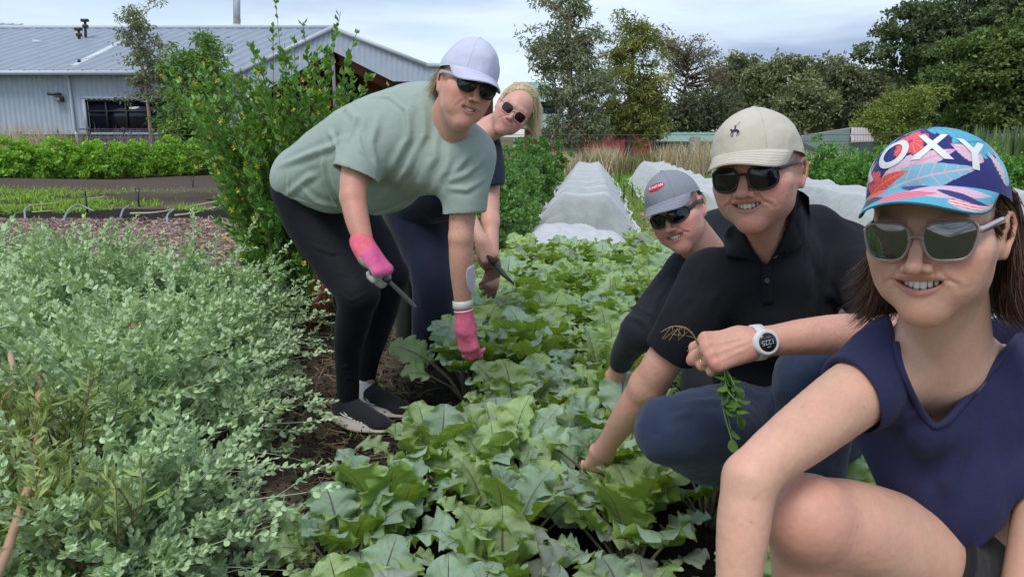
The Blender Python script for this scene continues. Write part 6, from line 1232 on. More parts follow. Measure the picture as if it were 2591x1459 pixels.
# ============================================================ the woman nearest the camera
def front_woman():
    root = thing('person', 'woman crouching nearest the camera in a navy v-neck tee and flowery cap', 'person', G(2300, 1900))
    HM = headE(P(2368, 584, .965), -41, 4, -8, .985)
    s = Sculpt(); build_head(s, HM, w=.96, jaw=.88, smile=1.14, mo=.0066, nose=1.07, mz=-.061, lip_t=.5, lz=.96)
    # neck, chest
    nb = P(2400, 905, 1.06)
    s.cone(at(HM, (0, .030, -.055)), nb, .052, .058, .03)
    s.cone(at(HM, (0, .005, -.085)), P(2385, 930, 1.01), .036, .050, .03)
    s.ell(P(2400, 1020, 1.075), (.112, .072, .10), .05)
    s.cone(P(2240, 935, 1.02), P(2590, 940, 1.16), .045, .045, .05)
    s.cone(P(2375, 930, 1.0), P(2318, 925, 1.0), .006, .004, .02); s.cone(P(2390, 930, 1.0), P(2500, 915, 1.06), .006, .004, .02)
    s.ell(P(2470, 1250, 1.10), (.11, .085, .14), .05)
    # her right arm folded over the knee
    s.chain([P(2235, 950, 1.01), P(2150, 1005, .96), P(2045, 1085, .91), P(1955, 1155, .87), P(1900, 1208, .85)], [.049, .0455, .0405, .0345, .0320], .03, kin=.025)
    s.chain([P(1897, 1212, .85), P(1884, 1300, .835), P(1874, 1400, .82), P(1862, 1540, .80), P(1858, 1640, .79)], [.0320, .0325, .0295, .0230, .0200], .012, kin=.025)
    build_hand(s, frameM(P(1858, 1640, .79), P(1850, 1900, .77)-P(1858, 1640, .79), P(1858, 1640, .70)-P(1858, 1640, .79)), curl=(.35, .4, .4, .45), rr=.9)
    # her left arm
    s.chain([P(2680, 960, 1.12), P(2665, 1180, 1.0), P(2640, 1330, .95), P(2590, 1560, .90), P(2560, 1760, .88)], [.05, .044, .039, .031, .022], .03, kin=.02)
    build_hand(s, frameM(P(2560, 1760, .88), (0, -.1, -1), (0, -1, .1)), curl=(.3, .35, .4, .45), rr=.9, left=True)
    # bent leg
    s.chain([P(2470, 1560, 1.10), P(2330, 1430, 1.02), P(2180, 1350, .955), P(2050, 1318, .915)], [.098, .088, .072, .0595], .03, kin=.03)
    s.ell(P(2035, 1300, .905), (.056, .050, .050), .02)
    s.chain([P(2045, 1330, .925), P(2060, 1500, .95), P(2075, 1700, .98), P(2090, 1960, 1.02)], [.053, .055, .048, .034], .016, kin=.03)
    V, F = fix_out(*s.mesh(.0021)); V = soften(V, F, [(at(HM, (0, 0, 0)), .17)]); V = wrinkles(V, F, HM, depth=.0015, smile=1.14, mz=-.061, age=.0005, w=.96, lz=.96)
    c = head_colors(V, HM, srgb(220, 172, 146), srgb(194, 124, 114), srgb(204, 118, 100), w=.96, mo=.0066, mz=-.061, smile=1.14, brow=srgb(84, 58, 48), brow_a=.42, lz=.96, hair=(srgb(72, 52, 42), .95))
    # pinker knee, warm forearm, sun-browned chest
    k = np.exp(-((V-P(2040, 1330, .88))/.09)**2).prod(1)[:, None]; c[:] = c*(1-.45*k) + np.array(srgb(216, 142, 130))*.45*k
    X = loc(HM, V)
    for mx_, my_, mz_, r_ in ((.058, -.055, -.052, .0022), (.030, -.075, -.020, .0012), (-.046, -.06, -.060, .0012)):
        q = np.exp(-(((X-(mx_, X[:, 1].mean()*0+my_, mz_))*(1, .25, 1))**2).sum(1)/(r_*1.1)**2)[:, None]; c[:] = c*(1-.6*q) + np.array((.22, .09, .06))*.6*q
    rr = np.random.default_rng(3)
    for i in rr.integers(0, len(V), 60):
        q = np.exp(-((V-V[i])**2).sum(1)/.0016**2)[:, None]; c[:] = c*(1-.5*q) + np.array((.25, .10, .06))*.5*q
    body = part('body', (V, F), skin_mat('skin fair'), root, col=c)
    tm = teeth_mesh(HM, .0066, 1.14, mz=-.061, lz=.96); part('teeth', tm, M_teeth, body)
    # ---------------- tee
    t = Sculpt()
    t.cone(P(2240, 945, 1.02), P(2600, 940, 1.17), .056, .058, .05)
    t.cone(P(2275, 890, 1.05), P(2400, 905, 1.12), .046, .055, .05)
    t.cone(P(2400, 905, 1.12), P(2600, 880, 1.18), .055, .05, .05)
    t.ell(P(2400, 1040, 1.07), (.140, .100, .125), .06)
    t.ell(P(2345, 1150, 1.035), (.072, .060, .07), .05); t.ell(P(2500, 1160, 1.09), (.072, .060, .07), .05)
    t.ell(P(2470, 1300, 1.12), (.135, .105, .13), .06)
    t.ell(P(2530, 1500, 1.14), (.15, .12, .12), .06)
    t.cone(P(2405, 1250, 1.03), P(2495, 1470, 1.045), .085, .088, .05)
    t.chain([P(2288, 880, 1.035), P(2306, 980, 1.005), P(2340, 1070, .985)], [.042, .042, .040], .04)
    t.cone(P(2240, 945, 1.01), P(2175, 990, .968), .0575, .0575, .03)
    t.chain([P(2680, 960, 1.12), P(2672, 1120, 1.03), P(2655, 1225, .985)], [.062, .060, .060], .04)
    # cut the sleeve along its hem, hollow it, cut the v neck
    hem_c = P(2163, 965, .966); hn = P(2030, 1088, .905) - P(2215, 950, 1.0); hn /= np.linalg.norm(hn)
    hn2 = np.array([-.93, -.30, -.27]); hn2 /= np.linalg.norm(hn2)
    t.ell(hem_c + hn2*.205, (.20, .20, .20), .004, 's')
    t.cone(P(2200, 975, .985), P(2080, 1055, .93), .0495, .0495, .003, 's')
    t.cone(P(2663, 1180, 1.0), P(2640, 1330, .95), .049, .049, .003, 's')
    t.ell(P(2640, 1330, .95)+np.array([0, 0, -.085]), (.1, .1, .1), .003, 's')
    # v-neck opening: a wedge through the front of the cloth
    nb1 = hit([t], [2268, 2272, 2280, 2292, 2306, 2322, 2343, 2364], [868, 900, 930, 962, 993, 1025, 1058, 1080], .0005, t0=.5); nb2 = hit([t], [2364, 2396, 2436, 2486, 2520, 2552, 2580], [1080, 1064, 1020, 960, 920, 880, 848], .0005, t0=.5)
    wedge_cut(t, ((2235, 740), (2262, 850), (2272, 900), (2290, 960), (2318, 1020), (2342, 1060), (2364, 1082)), ((2700, 760), (2600, 820), (2552, 880), (2486, 960), (2436, 1020), (2396, 1064), (2364, 1082)), 1.13, P(2400, 900, 1.0))
    V, F = fix_out(*t.mesh(.0024))
    V2, F2 = V, F
    N = vnormals(V2, F2)
    ln = lambda *p: [P(x, y, d) for x, y, d in p]
    fl = [(ln((2262, 880, .98), (2285, 980, .955), (2330, 1075, .945)), .006, .0035),
          (ln((2350, 1100, .955), (2400, 1080, .96), (2470, 1010, .98)), .007, .003),
          (ln((2215, 905, .97), (2245, 1000, .95), (2250, 1150, .96)), .009, .006),
          (ln((2255, 900, .96), (2290, 1050, .95), (2275, 1250, .98)), .009, .005),
          (ln((2190, 930, .955), (2215, 1040, .96), (2225, 1120, .97)), .007, .004),
          (ln((2345, 1110, .95), (2330, 1200, .95), (2345, 1340, .99)), .012, .006),
          (ln((2440, 1090, .97), (2400, 1220, .96), (2370, 1400, 1.0)), .012, .006),
          (ln((2530, 1050, 1.0), (2480, 1200, .99), (2440, 1440, 1.02)), .012, .006),
          (ln((2580, 1150, 1.0), (2560, 1280, 1.0), (2500, 1459, 1.03)), .010, .006)]
    V2 = folds(V2, F2, fl, noise=.005, nscale=14, stretch=(1.4, 1.4, .6))
    tee = part('tee', (V2, F2), cloth_mat('navy slub cotton', srgb(43, 45, 78), var=.20, bump=.5, weave=700, sheen=.05), root)
    for q_ in (nb1, nb2): part('neck_band', tube(catmull(q_, 6), .0048, 8), tee.data.materials[0], tee)
    # ---------------- shorts
    q = Sculpt(); q.chain([P(2560, 1600, 1.15), P(2440, 1500, 1.09), P(2290, 1400, 1.00)], [.13, .115, .097], .04)
    hk = P(2290, 1400, 1.0) - P(2470, 1560, 1.10); hk /= np.linalg.norm(hk)
    q.ell(P(2290, 1400, 1.0) + hk*.15, (.17, .17, .17), .004, 's')
    V, F = fix_out(*q.mesh(.004)); V = folds(V, F, [], noise=.004, nscale=12)
    part('shorts', (V, F), cloth_mat('black shorts cloth', (.012, .012, .014)), root)
    # foot (under the frame)
    q = Sculpt(); q.chain([P(2090, 1960, 1.02), P(2085, 2060, 1.02), P(2020, 2110, .92)], [.036, .038, .030], .02); V, F = fix_out(*q.mesh(.005)); part('shoe', (V, F), cloth_mat('shoe black', (.02, .02, .022)), root)
    # ---------------- hair
    r = np.random.default_rng(2); k = 26000
    th = r.uniform(-2.5, 2.5, k); zz = r.uniform(-.025, .05, k)            # th=0 is the back of the head
    rt = np.stack([np.sin(th)*.077, .018 + np.cos(th)*.094, zz], 1)
    ok = (np.abs(th) < 1.30); rt = rt[ok]; th = th[ok]; rt = rt*(1 + r.uniform(-.02, .05, len(rt)))[:, None]
    out_ = np.stack([np.sin(th), np.cos(th), 0*th], 1)
    def steer(p, t, rnd):
        d = np.array([0, -.05, -1.0]) + 0*p
        tt = t; o = .22 if tt < .3 else (.10 if tt < .5 else .10 + 2.6*(tt-.5))
        d = d + out_*o + np.array([-.25, 0, 0])*max(0, tt-.4)
        # forward hair beside the face slides back behind the ear line
        fwd = np.clip(-(p[:, 1]-.0)/.04, 0, 1)[:, None]; d = d + fwd*0
        inside = (np.hypot(p[:, 0]/.080, (p[:, 1]-.018)/.098) < 1)[:, None]; d = d + inside*out_*.6
        return d
    V, F = strands(rt, steer, n=12, length=.145, width=.0006, jitter=.06, wave=.03, seed=4)
    V = atv(HM, V)
    th2 = r.uniform(1.25, 2.15, 2600)*np.sign(r.uniform(-1, 1, 2600)); rt2 = np.stack([np.sin(th2)*.0765, .018+np.cos(th2)*.094, r.uniform(.004, .05, 2600)], 1); o2 = np.stack([np.sin(th2), 0*th2, 0*th2], 1)
    V2_, F2_ = strands(rt2, lambda p, t, rnd: np.array([0, 1.0, -.35-.5*t])+o2*(.10-.1*t), n=7, length=.062, width=.0006, jitter=.06, seed=14); V, F = np.vstack([V, atv(HM, V2_)]), np.vstack([F, F2_+len(V)])
    hm = hair_mat('dark brown hair', srgb(66, 47, 38), srgb(116, 88, 70))
    part('hair', (V, F), hm, body)
    # ---------------- cap
    CM = HM @ np.array(Matrix.Translation((0, -.002, .008)))
    (cV, cF, cU), (pV, pF, pU), crown, cr, T = cap_mesh(CM, w=.083, d=.104, h=.083, z0=.042, nu=560, nv=200, peak_l=.088, peak_drop=.012, curve=.030, tilt=.16, ppow=2.25, back_drop=.03)
    cap = part('cap', (cV, cF), None, None)
    def cmat(n): return cloth_mat(n, (0, 0, 0), attr=True, var=.05, sheen=.1, bump=.2)
    cap.data.materials.append(cmat('printed cap cotton'))
    x = (np.where(cU[:, 0] > .5, cU[:, 0]-1, cU[:, 0]))*.58; y = cU[:, 1]*.15       # metres along / up the crown
    navy, teal, turq, coral, pink, pale = srgb(52, 56, 120), srgb(30, 92, 112), srgb(92, 176, 200), srgb(236, 92, 84), srgb(232, 150, 190), srgb(224, 196, 206)
    def paint(x, y, seed):
        C = np.tile(np.array(navy), (len(x), 1)); rr = np.random.default_rng(seed)
        def leaf(cx, cy, ang, L_, W_, col, vein=None, n=9, cut=.5):
            u = (x-cx)*math.cos(ang) + (y-cy)*math.sin(ang); v = -(x-cx)*math.sin(ang) + (y-cy)*math.cos(ang)
            t = np.clip(u/L_, 0, 1); ww = W_*np.sin(math.pi*t**.7)*(1 - cut*np.clip(np.sin(t*n*2*math.pi - np.abs(v)/W_*3), 0, 1)**2*np.clip(np.abs(v)/W_*1.6-.4, 0, 1))
            m = (u > 0) & (u < L_) & (np.abs(v) < ww); C[m] = col
            if vein is not None:
                m2 = m & ((np.abs(v) < W_*.06) | (np.abs(np.sin((t*n - np.abs(v)/W_*.8)*math.pi)) < .12)); C[m2] = vein
        def flower(cx, cy, r_, a0):
            dx, dy = x-cx, y-cy; rr_ = np.hypot(dx, dy); a = np.arctan2(dy, dx)-a0
            m = rr_ < r_*(.72 + .30*np.abs(np.cos(a*2.5)) + .04*np.sin(a*23)); C[m] = coral
            m2 = m & (np.abs(np.sin(a*7.5 + rr_*60)) < .22) & (rr_ < r_*.9); C[m2] = pink
            m3 = rr_ < r_*.16; C[m3] = srgb(190, 60, 110)
        turq2 = srgb(60, 140, 175)
        leaf(.00, .108, -.05, .15, .030, turq, turq2); leaf(.045, .060, .25, .11, .030, turq, turq2, cut=.3); leaf(-.02, .118, 3.1, .13, .025, turq, turq2)
        leaf(-.075, .060, 1.9, .085, .022, srgb(120, 190, 215), turq2); leaf(-.16, .03, 1.2, .10, .022, turq, turq2)
        leaf(-.055, .004, .42, .115, .018, pale, pink, cut=.2); leaf(-.06, -.006, .22, .14, .019, srgb(140, 195, 215), pale, cut=.1)
        leaf(.125, .012, 1.6, .06, .012, srgb(140, 200, 220), None); leaf(.125, .012, 2.1, .05, .010, pale, None); leaf(.125, .012, 1.1, .05, .010, srgb(140, 200, 220), None)
        leaf(-.115, .0, .9, .06, .010, pale, None); leaf(-.11, .0, 1.3, .05, .010, pale, None); leaf(-.13, .0, 1.9, .06, .010, pale, pink)
        leaf(.085, .035, 2.6, .05, .013, pale, pink, cut=.1)
        flower(-.018, .070, .030, .4); flower(.150, .075, .028, 1.2); flower(-.20, .06, .03, .2); flower(-.07, .012, .018, 2.); flower(.07, .128, .018, .3)
        leaf(-.075, .0, .28, .07, .009, coral, srgb(250, 150, 120), cut=.1)
        return C
    C = paint(x, y, 1); back = np.abs(x) > .163; C[back] = srgb(70, 100, 156)
    edge = (np.abs(np.abs(x)-.163) < .0016); C[edge] = srgb(36, 48, 100)
    mesh_ = (np.sin(x*2600) > .2) & (np.sin(y*2600) > .2) & back; C[mesh_] = srgb(40, 62, 112)
    for nm, cc in (('a', C),):
        a = cap.data.color_attributes.new('Col', 'FLOAT_COLOR', 'POINT'); q4 = np.ones((len(cc), 4), dtype=np.float32); q4[:, :3] = cc; a.data.foreach_set('color', q4.ravel())
    tag(cap, 'navy trucker cap printed with coral flowers and blue leaves and white letters', 'cap')
    # peak, redone finer for the print
    (_, _, _), (pV, pF, pU), _, _, _ = cap_mesh(CM, w=.083, d=.104, h=.083, z0=.042, nu=20, nv=8, pk=3, peak_l=.088, peak_drop=.012, curve=.030, tilt=.16, ppow=2.25, back_drop=.03)
    me = None
    pc = np.tile(np.array(turq), (len(pV), 1)); X2, Y2 = pU[:, 0]*.11, pU[:, 1]*.07
    def pk_leaf(cx, cy, ang, L_, W_, col, stripe=None):
        u = (X2-cx)*math.cos(ang) + (Y2-cy)*math.sin(ang); v = -(X2-cx)*math.sin(ang) + (Y2-cy)*math.cos(ang); t = np.clip(u/L_, 0, 1)
        m = (u > 0) & (u < L_) & (np.abs(v) < W_*np.sin(math.pi*t**.7)); pc[m] = col
        if stripe is not None: pc[m & (np.sin(v*900) > .4)] = stripe
    pk_leaf(-.11, .03, .2, .09, .02, srgb(35, 80, 100)); pk_leaf(-.02, .0, .5, .10, .013, navy); pk_leaf(.0, .028, -.1, .10, .022, pale, pink); pk_leaf(.05, .05, .1, .07, .014, srgb(232, 214, 216), coral)
    pk_leaf(-.035, .055, -.3, .075, .016, coral, pink); pk_leaf(-.09, .01, .1, .06, .012, coral); pk_leaf(.03, .02, .4, .08, .008, navy)
    n_ = len(pV)//2; pc[n_:] = np.array(srgb(28, 60, 72)); 
    part('peak', (pV, pF), cmat('printed peak cotton'), cap, col=pc)
    part('top_button', fix_out(*Sculpt().ell(cr(np.array(0.), np.array(1.)), (.007, .007, .004), 0).mesh(.0015)), cmat2(navy), cap)
    # white letters
    rho = .095
    def letter(polys, u0, v0, sx, rot=0.0):
        for V0, F0 in polys:
            V0, F0 = densify(V0, F0, .006)
            ca, sa = math.cos(rot), math.sin(rot); xx = V0[:, 0]*ca - V0[:, 1]*sa; yy = V0[:, 0]*sa + V0[:, 1]*ca
            uu = (u0 + xx*sx/.58/ (1)) % 1.0; vv = v0 + yy/.15
            parts_.append((cr(uu, vv, .0011), F0))
    parts_ = []
    for ch, u0, v0, rot in (('R', -.160, .24, .2), ('O', -.070, .34, .1), ('X', .030, .38, .0), ('Y', .126, .30, -.12)):
        V0, F0 = text2d(ch, .066, .0016); V0 = V0 - (V0.max(0)+V0.min(0))/2; letter([(V0*(1, 1, 1), F0)], u0, v0, 1.0, rot)
    part('lettering', join(parts_), mat('white print', (.78, .80, .80), .5, var=.03), cap)
    # sunglasses
    fm = mat('clear pink acetate', srgb(186, 160, 158), .12, var=.05, spec=.7); fb = fm.node_tree.nodes['Principled BSDF']; fb.inputs['Transmission Weight'].default_value = .45; fb.inputs['IOR'].default_value = 1.35
    lm = mat('dark green grey mirror lens', (.016, .019, .014), .03, var=0, spec=.9, metal=.0); lm.node_tree.nodes['Principled BSDF'].inputs['Coat Weight'].default_value = 1.0; lm.node_tree.nodes['Principled BSDF'].inputs['Coat Roughness'].default_value = .02
    lm.node_tree.nodes['Principled BSDF'].inputs['IOR'].default_value = 1.7
    glass_set(HM, None, fm, lm, cx=.0345, hw=.0275, hh=.0235, cz=-.002, y=-.1035, wrap=3.6, p=3.5, fr=.0019, skew=.20, hinge_z=.012, ear_x=.0755, temple_h=.0042, corner=.003, bridge_z=.006, label='clear pink framed sunglasses with dark lenses on the woman nearest the camera')
def cmat2(c): return cloth_mat('cloth', c, var=.05, sheen=.1, bump=.2)
# ============================================================ the man in the black polo
def patch(rows, nu=14, nv=10):
    """smooth sheet through a grid of control points rows[i][j]"""
    A = np.array([catmull(r, max(2, nv//(len(r)-1))) for r in rows]); B = np.stack([catmull(A[:, j], max(2, nu//(len(rows)-1))) for j in range(A.shape[1])], 1)
    return B.reshape(-1, 3), grid_faces(B.shape[0], B.shape[1])
def solid(o, t, off=-1):
    m = o.modifiers.new('thick', 'SOLIDIFY'); m.thickness = t; m.offset = off; return o
def put_text(txt, size, M, mat_, parent, name='lettering', fn=None, bold=0, mirror=False, z=0.0):
    V, F = text2d(txt, size, bold)
    if mirror: V[:, 0] *= -1; F = [f[::-1] for f in F]
    V, F = densify(V, F, size*.4)
    if fn is not None: W = fn(V)
    else: W = atv(M, np.stack([V[:, 0], V[:, 1], V[:, 2]+z], 1))
    return part(name, (W, F), mat_, parent)
def man():
    root = thing('person', 'smiling man crouching in a black polo shirt, jeans and cream cap', 'person', G(1950, 1330))
    HM = headE(P(1916, 438, 1.53), -33, 3, -9, 1.02)
    K = dict(w=1.03, jaw=.98, smile=1.22, mo=.0064, mz=-.062, lip_t=.45)
    s = Sculpt(); build_head(s, HM, nose=1.06, nz_w=1.15, fat=.0, chin=1.0, low=1.0, lz=.93, **K)
    s.cone(at(HM, (0, .035, -.045)), P(1955, 660, 1.68), .056, .064, .03)
    s.cone(at(HM, (0, .0, -.085)), P(1940, 640, 1.63), .040, .046, .03)
    s.cone(P(1800, 720, 1.66), P(2140, 640, 1.82), .05, .05, .05); s.ell(P(1950, 850, 1.77), (.13, .09, .15), .05)
    # right arm reaching down into the plants
    s.chain([P(1800, 715, 1.64), P(1735, 830, 1.60), P(1672, 925, 1.62), P(1640, 975, 1.65)], [.056, .047, .0425, .041], .03, kin=.02)
    s.chain([P(1640, 975, 1.65), P(1595, 1040, 1.71), P(1555, 1095, 1.78), P(1528, 1140, 1.84)], [.041, .0385, .030, .0245], .02, kin=.02)
    build_hand(s, frameM(P(1528, 1140, 1.84), P(1500, 1200, 1.90)-P(1528, 1140, 1.84), (0, -1, .3)), curl=(.4, .5, .5, .6), thumb=((-.25, .9, -.4), .2))
    # left forearm across the knee, fist
    s.chain([P(2150, 650, 1.80), P(2235, 770, 1.52), P(2270, 850, 1.36)], [.050, .043, .038], .03, kin=.02)
    s.chain([P(2270, 850, 1.36), P(2150, 845, 1.33), P(2030, 852, 1.305), P(1935, 864, 1.29), P(1895, 868, 1.285)], [.038, .0385, .033, .0255, .0235], .02, kin=.02)
    hm_ = frameM(P(1895, 869, 1.285), P(1790, 892, 1.27)-P(1895, 869, 1.285), np.array([-.15, -.8, .62]))
    build_hand(s, hm_, curl=(1.25, 1.35, 1.4, 1.45), spread=.03, thumb=((.10, .85, -.42), .35), sc=1, rr=1.08)
    V, F = fix_out(*s.mesh(.0024)); V = soften(V, F, [(at(HM, (0, 0, 0)), .17), (at(hm_, (0, .06, 0)), .10)]); V = wrinkles(V, F, HM, depth=.0030, age=.0012, smile=1.22, mz=-.062, w=1.03, brow=.0006, lz=.93)
    hw = loc(hm_, V); N = vnormals(V, F); hd = (np.abs(hw[:, 0]) < .05) & (hw[:, 1] > -.01) & (hw[:, 1] < .13) & (np.abs(hw[:, 2]) < .05)
    kn = sum(np.exp(-(((hw-(x, .079, .010))/(.0085, .009, .02))**2).sum(1)) for x in (.026, .009, -.009, -.026))
    ten = sum(np.exp(-((hw[:, 0]-x*(.45+.55*np.clip(hw[:, 1]/.08, 0, 1)))/.0028)**2)*np.clip(np.sin(np.clip(hw[:, 1]/.085, 0, 1)*math.pi), 0, 1)*(hw[:, 2] > 0) for x in (.026, .009, -.009, -.026))
    V = V + N*((hd*(.0022*kn + .0010*ten + .0005*fbm(hw*130, 3)))[:, None])
    arm_n = fbm(V*60, 3)*.0006; V = V + N*arm_n[:, None]
    c = head_colors(V, HM, srgb(216, 162, 140), srgb(190, 116, 104), srgb(206, 104, 92), brow=srgb(120, 96, 84), brow_a=.35, stub=srgb(170, 130, 118), w=1.03, mo=.0064, mz=-.062, smile=1.22, lz=.93, hair=(srgb(134, 120, 112), .6))
    X = loc(HM, V)
    tm_ = np.exp(-(((np.abs(X[:, 0])-.072)/.012)**2))*np.clip((X[:, 2]-.008)/.01, 0, 1)*np.clip((X[:, 1]+.02)/.02, 0, 1)*(np.abs(X) < .12).all(1)   # cropped grey sides
    c = c*(1-.5*tm_[:, None]) + np.array(srgb(140, 118, 108))*.5*tm_[:, None]
    red = (hd*kn*.35)[:, None]; c = c*(1-red) + np.array(srgb(190, 100, 90))*red
    body = part('body', (V, F), skin_mat('skin ruddy', .48), root, col=c)
    part('teeth', teeth_mesh(HM, .0064, 1.22, mz=-.062, lz=.93), M_teeth, body)
    # arm hair
    rr = np.random.default_rng(4); arm = np.nonzero((seg_dist(V, P(2150, 845, 1.33), P(1935, 864, 1.29))[0] < .05) | (seg_dist(V, P(1660, 940, 1.63), P(1540, 1120, 1.82))[0] < .045))[0]
    pick = rr.choice(arm, 1500); roots = V[pick]; nn = N[pick]
    dr = np.array([-.6, -.2, -.55])
    hv = strands(roots, lambda p, t, rnd: nn*.55 + dr*.6, n=3, length=.008, width=.00009, jitter=.3, seed=3)
    part('arm_hair', hv, hair_mat('fine arm hair', srgb(96, 62, 44), srgb(150, 110, 80)), body)
    # polo shirt
    t = Sculpt()
    t.cone(P(1815, 715, 1.66), P(2130, 650, 1.82), .067, .070, .06); t.cone(P(1940, 640, 1.74), P(2060, 590, 1.80), .075, .070, .06)
    t.ell(P(1935, 800, 1.72), (.165, .115, .15), .07); t.ell(P(1960, 960, 1.74), (.150, .12, .13), .06)
    t.cone(P(1955, 660, 1.70), P(1940, 800, 1.64), .085, .09, .06); t.cone(at(HM, (0, .045, -.075)), P(1960, 660, 1.72), .068, .085, .03)
    t.ell(P(1990, 1060, 1.80), (.16, .13, .10), .06)
    t.chain([P(1800, 715, 1.64), P(1735, 830, 1.60), P(1672, 925, 1.62)], [.076, .063, .056], .04, kin=.03)
    t.chain([P(2150, 650, 1.80), P(2235, 770, 1.52), P(2262, 830, 1.40)], [.078, .070, .060], .04, kin=.03); t.ell(P(1955, 705, 1.605), (.075, .05, .05), .04)
    hv_ = P(1672, 925, 1.62)-P(1735, 830, 1.60); hv_ /= np.linalg.norm(hv_)
    t.ell(P(1694, 882, 1.61)+hv_*.2, (.2, .2, .2), .003, 's'); t.cone(P(1722, 850, 1.60), P(1650, 960, 1.63), .0500, .0510, .002, 's')
    hv_ = P(2262, 840, 1.38)-P(2235, 770, 1.52); hv_ /= np.linalg.norm(hv_); t.ell(P(2262, 830, 1.40)+hv_*.16, (.15, .15, .15), .003, 's')
    wedge_cut(t, ((1820, 540), (1868, 572), (1890, 606), (1915, 645), (1938, 674)), ((2060, 470), (2003, 545), (1975, 615), (1950, 655), (1938, 674)), 1.72, P(1940, 600, 1.58), .25)
    V, F = fix_out(*t.mesh(.0030))
    ln = lambda *p: [P(x, y, d) for x, y, d in p]
    fl = [(ln((2000, 600, 1.70), (2080, 640, 1.72), (2150, 720, 1.66)), .009, .004), (ln((1990, 660, 1.66), (2070, 720, 1.66), (2150, 800, 1.6)), .010, .005),
          (ln((1840, 680, 1.60), (1800, 760, 1.56), (1760, 850, 1.56)), .010, .005), (ln((1790, 660, 1.60), (1745, 740, 1.56), (1700, 830, 1.58)), .009, .003),
          (ln((1850, 720, 1.60), (1830, 800, 1.6), (1780, 880, 1.58)), .010, .006), (ln((1900, 740, 1.58), (1890, 850, 1.58), (1850, 950, 1.6)), .011, .005),
          (ln((2010, 720, 1.62), (1990, 840, 1.6), (1960, 940, 1.6)), .012, .005), (ln((2080, 740, 1.64), (2060, 830, 1.62), (2080, 900, 1.6)), .010, .005),
          (ln((2060, 480, 1.76), (2120, 520, 1.74), (2170, 600, 1.7)), .008, .003)]
    V = folds(V, F, fl, noise=.006, nscale=13)
    pm = cloth_mat('black pique cotton', srgb(22, 23, 29), var=.12, bump=.5, weave=1500, rough=.85, sheen=.03)
    shirt = part('polo_shirt', (V, F), pm, root)
    # collar
    nk = Sculpt(); nk.cone(at(HM, (0, .035, -.045)), P(1955, 660, 1.68), .064, .07, .03); nk.cone(at(HM, (0, .0, -.085)), P(1940, 640, 1.63), .041, .047, .03)
    lf = sheet_on([t, nk], [[(1866, 566), (1846, 574), (1834, 592)], [(1884, 598), (1860, 612), (1836, 622)], [(1908, 640), (1885, 645), (1839, 651)], [(1936, 672), (1912, 662), (1886, 648)]], off=.009)
    rf = sheet_on([t, nk], [[(2012, 478), (2030, 486), (2046, 500)], [(2003, 545), (2030, 555), (2050, 580)], [(1975, 615), (2000, 622), (2018, 634)], [(1942, 672), (1950, 655), (1963, 638)]], off=.009)
    for q in (lf, rf): solid(part('collar', q, pm, shirt), .003, 0)
    pl = sheet_on([t], [[(1928, 672), (1952, 668)], [(1928, 710), (1954, 708)], [(1930, 770), (1957, 768)]], nu=12, nv=3, off=.004)
    solid(part('placket', pl, pm, shirt), .003, 0)
    for y_ in (710,):
        b = hit([t], 1941, y_, .008)[0]; part('button', fix_out(*Sculpt().ell(b, (.0062, .003, .0062), 0).ell(b+(0, -.003, 0), (.0035, .002, .0035), .001, 's').mesh(.0009)), mat('grey horn button', srgb(70, 66, 62), .35), shirt)
    # jeans
    q = Sculpt()
    q.chain([P(2020, 1080, 1.84), P(1900, 1075, 1.66), P(1760, 1085, 1.48), P(1690, 1088, 1.425)], [.115, .105, .083, .066], .05, kin=.04)
    q.chain([P(1690, 1090, 1.43), P(1780, 1155, 1.55), P(1900, 1190, 1.74)], [.062, .058, .05], .02, kin=.03)
    q.chain([P(2090, 1060, 1.80), P(2075, 985, 1.58), P(2060, 965, 1.46)], [.115, .095, .078], .05, kin=.04)
    q.chain([P(2060, 970, 1.46), P(2062, 1070, 1.47), P(2050, 1250, 1.52), P(2040, 1400, 1.56)], [.076, .073, .062, .052], .03, kin=.03)
    V, F = fix_out(*q.mesh(.0034))
    fl = [(ln((1615, 1100, 1.38), (1680, 1150, 1.38), (1760, 1130, 1.42), (1850, 1075, 1.52), (1960, 1050, 1.6)), .004, .0022),
          (ln((1640, 1040, 1.37), (1700, 1050, 1.37), (1760, 1040, 1.4)), .008, .003), (ln((1700, 1000, 1.4), (1800, 1010, 1.45), (1900, 1040, 1.55)), .009, .004),
          (ln((1730, 990, 1.42), (1850, 970, 1.5), (1960, 1010, 1.6)), .008, .003), (ln((1980, 960, 1.40), (2040, 1000, 1.38), (2130, 1010, 1.42)), .009, .004), (ln((1970, 1010, 1.40), (2040, 1060, 1.38), (2140, 1080, 1.42)), .009, .004)]
    V = folds(V, F, fl, noise=.008, nscale=17)
    jm = cloth_mat('dark blue denim', srgb(44, 57, 80), var=.40, bump=.5, weave=1400, scale=9)
    part('jeans', (V, F), jm, root)
    for sx, pts in ((0, [P(2040, 1400, 1.56), P(2030, 1440, 1.54), P(1990, 1470, 1.45)]), (1, [P(1900, 1190, 1.74), P(1935, 1210, 1.80), P(1925, 1245, 1.78)])):
        part('shoe', fix_out(*Sculpt().chain(pts, [.048, .05, .04], .02).mesh(.006)), cloth_mat('dark leather', (.03, .022, .018), rough=.5), root)
    # cap
    CM = HM @ np.array(Matrix.Translation((0, .0, .010)))
    (cV, cF, cU), (pV, pF, pU), crown, cr, T = cap_mesh(CM, w=.088, d=.108, h=.088, z0=.030, nu=200, nv=70, pk=2, peak_l=.082, peak_drop=.018, curve=.030, tilt=.08, ppow=2.1, back_drop=.022, nzs=.0060)
    km = cloth_mat('cream chino cotton', srgb(206, 198, 180), var=.07, bump=.4, weave=1200, scale=24)
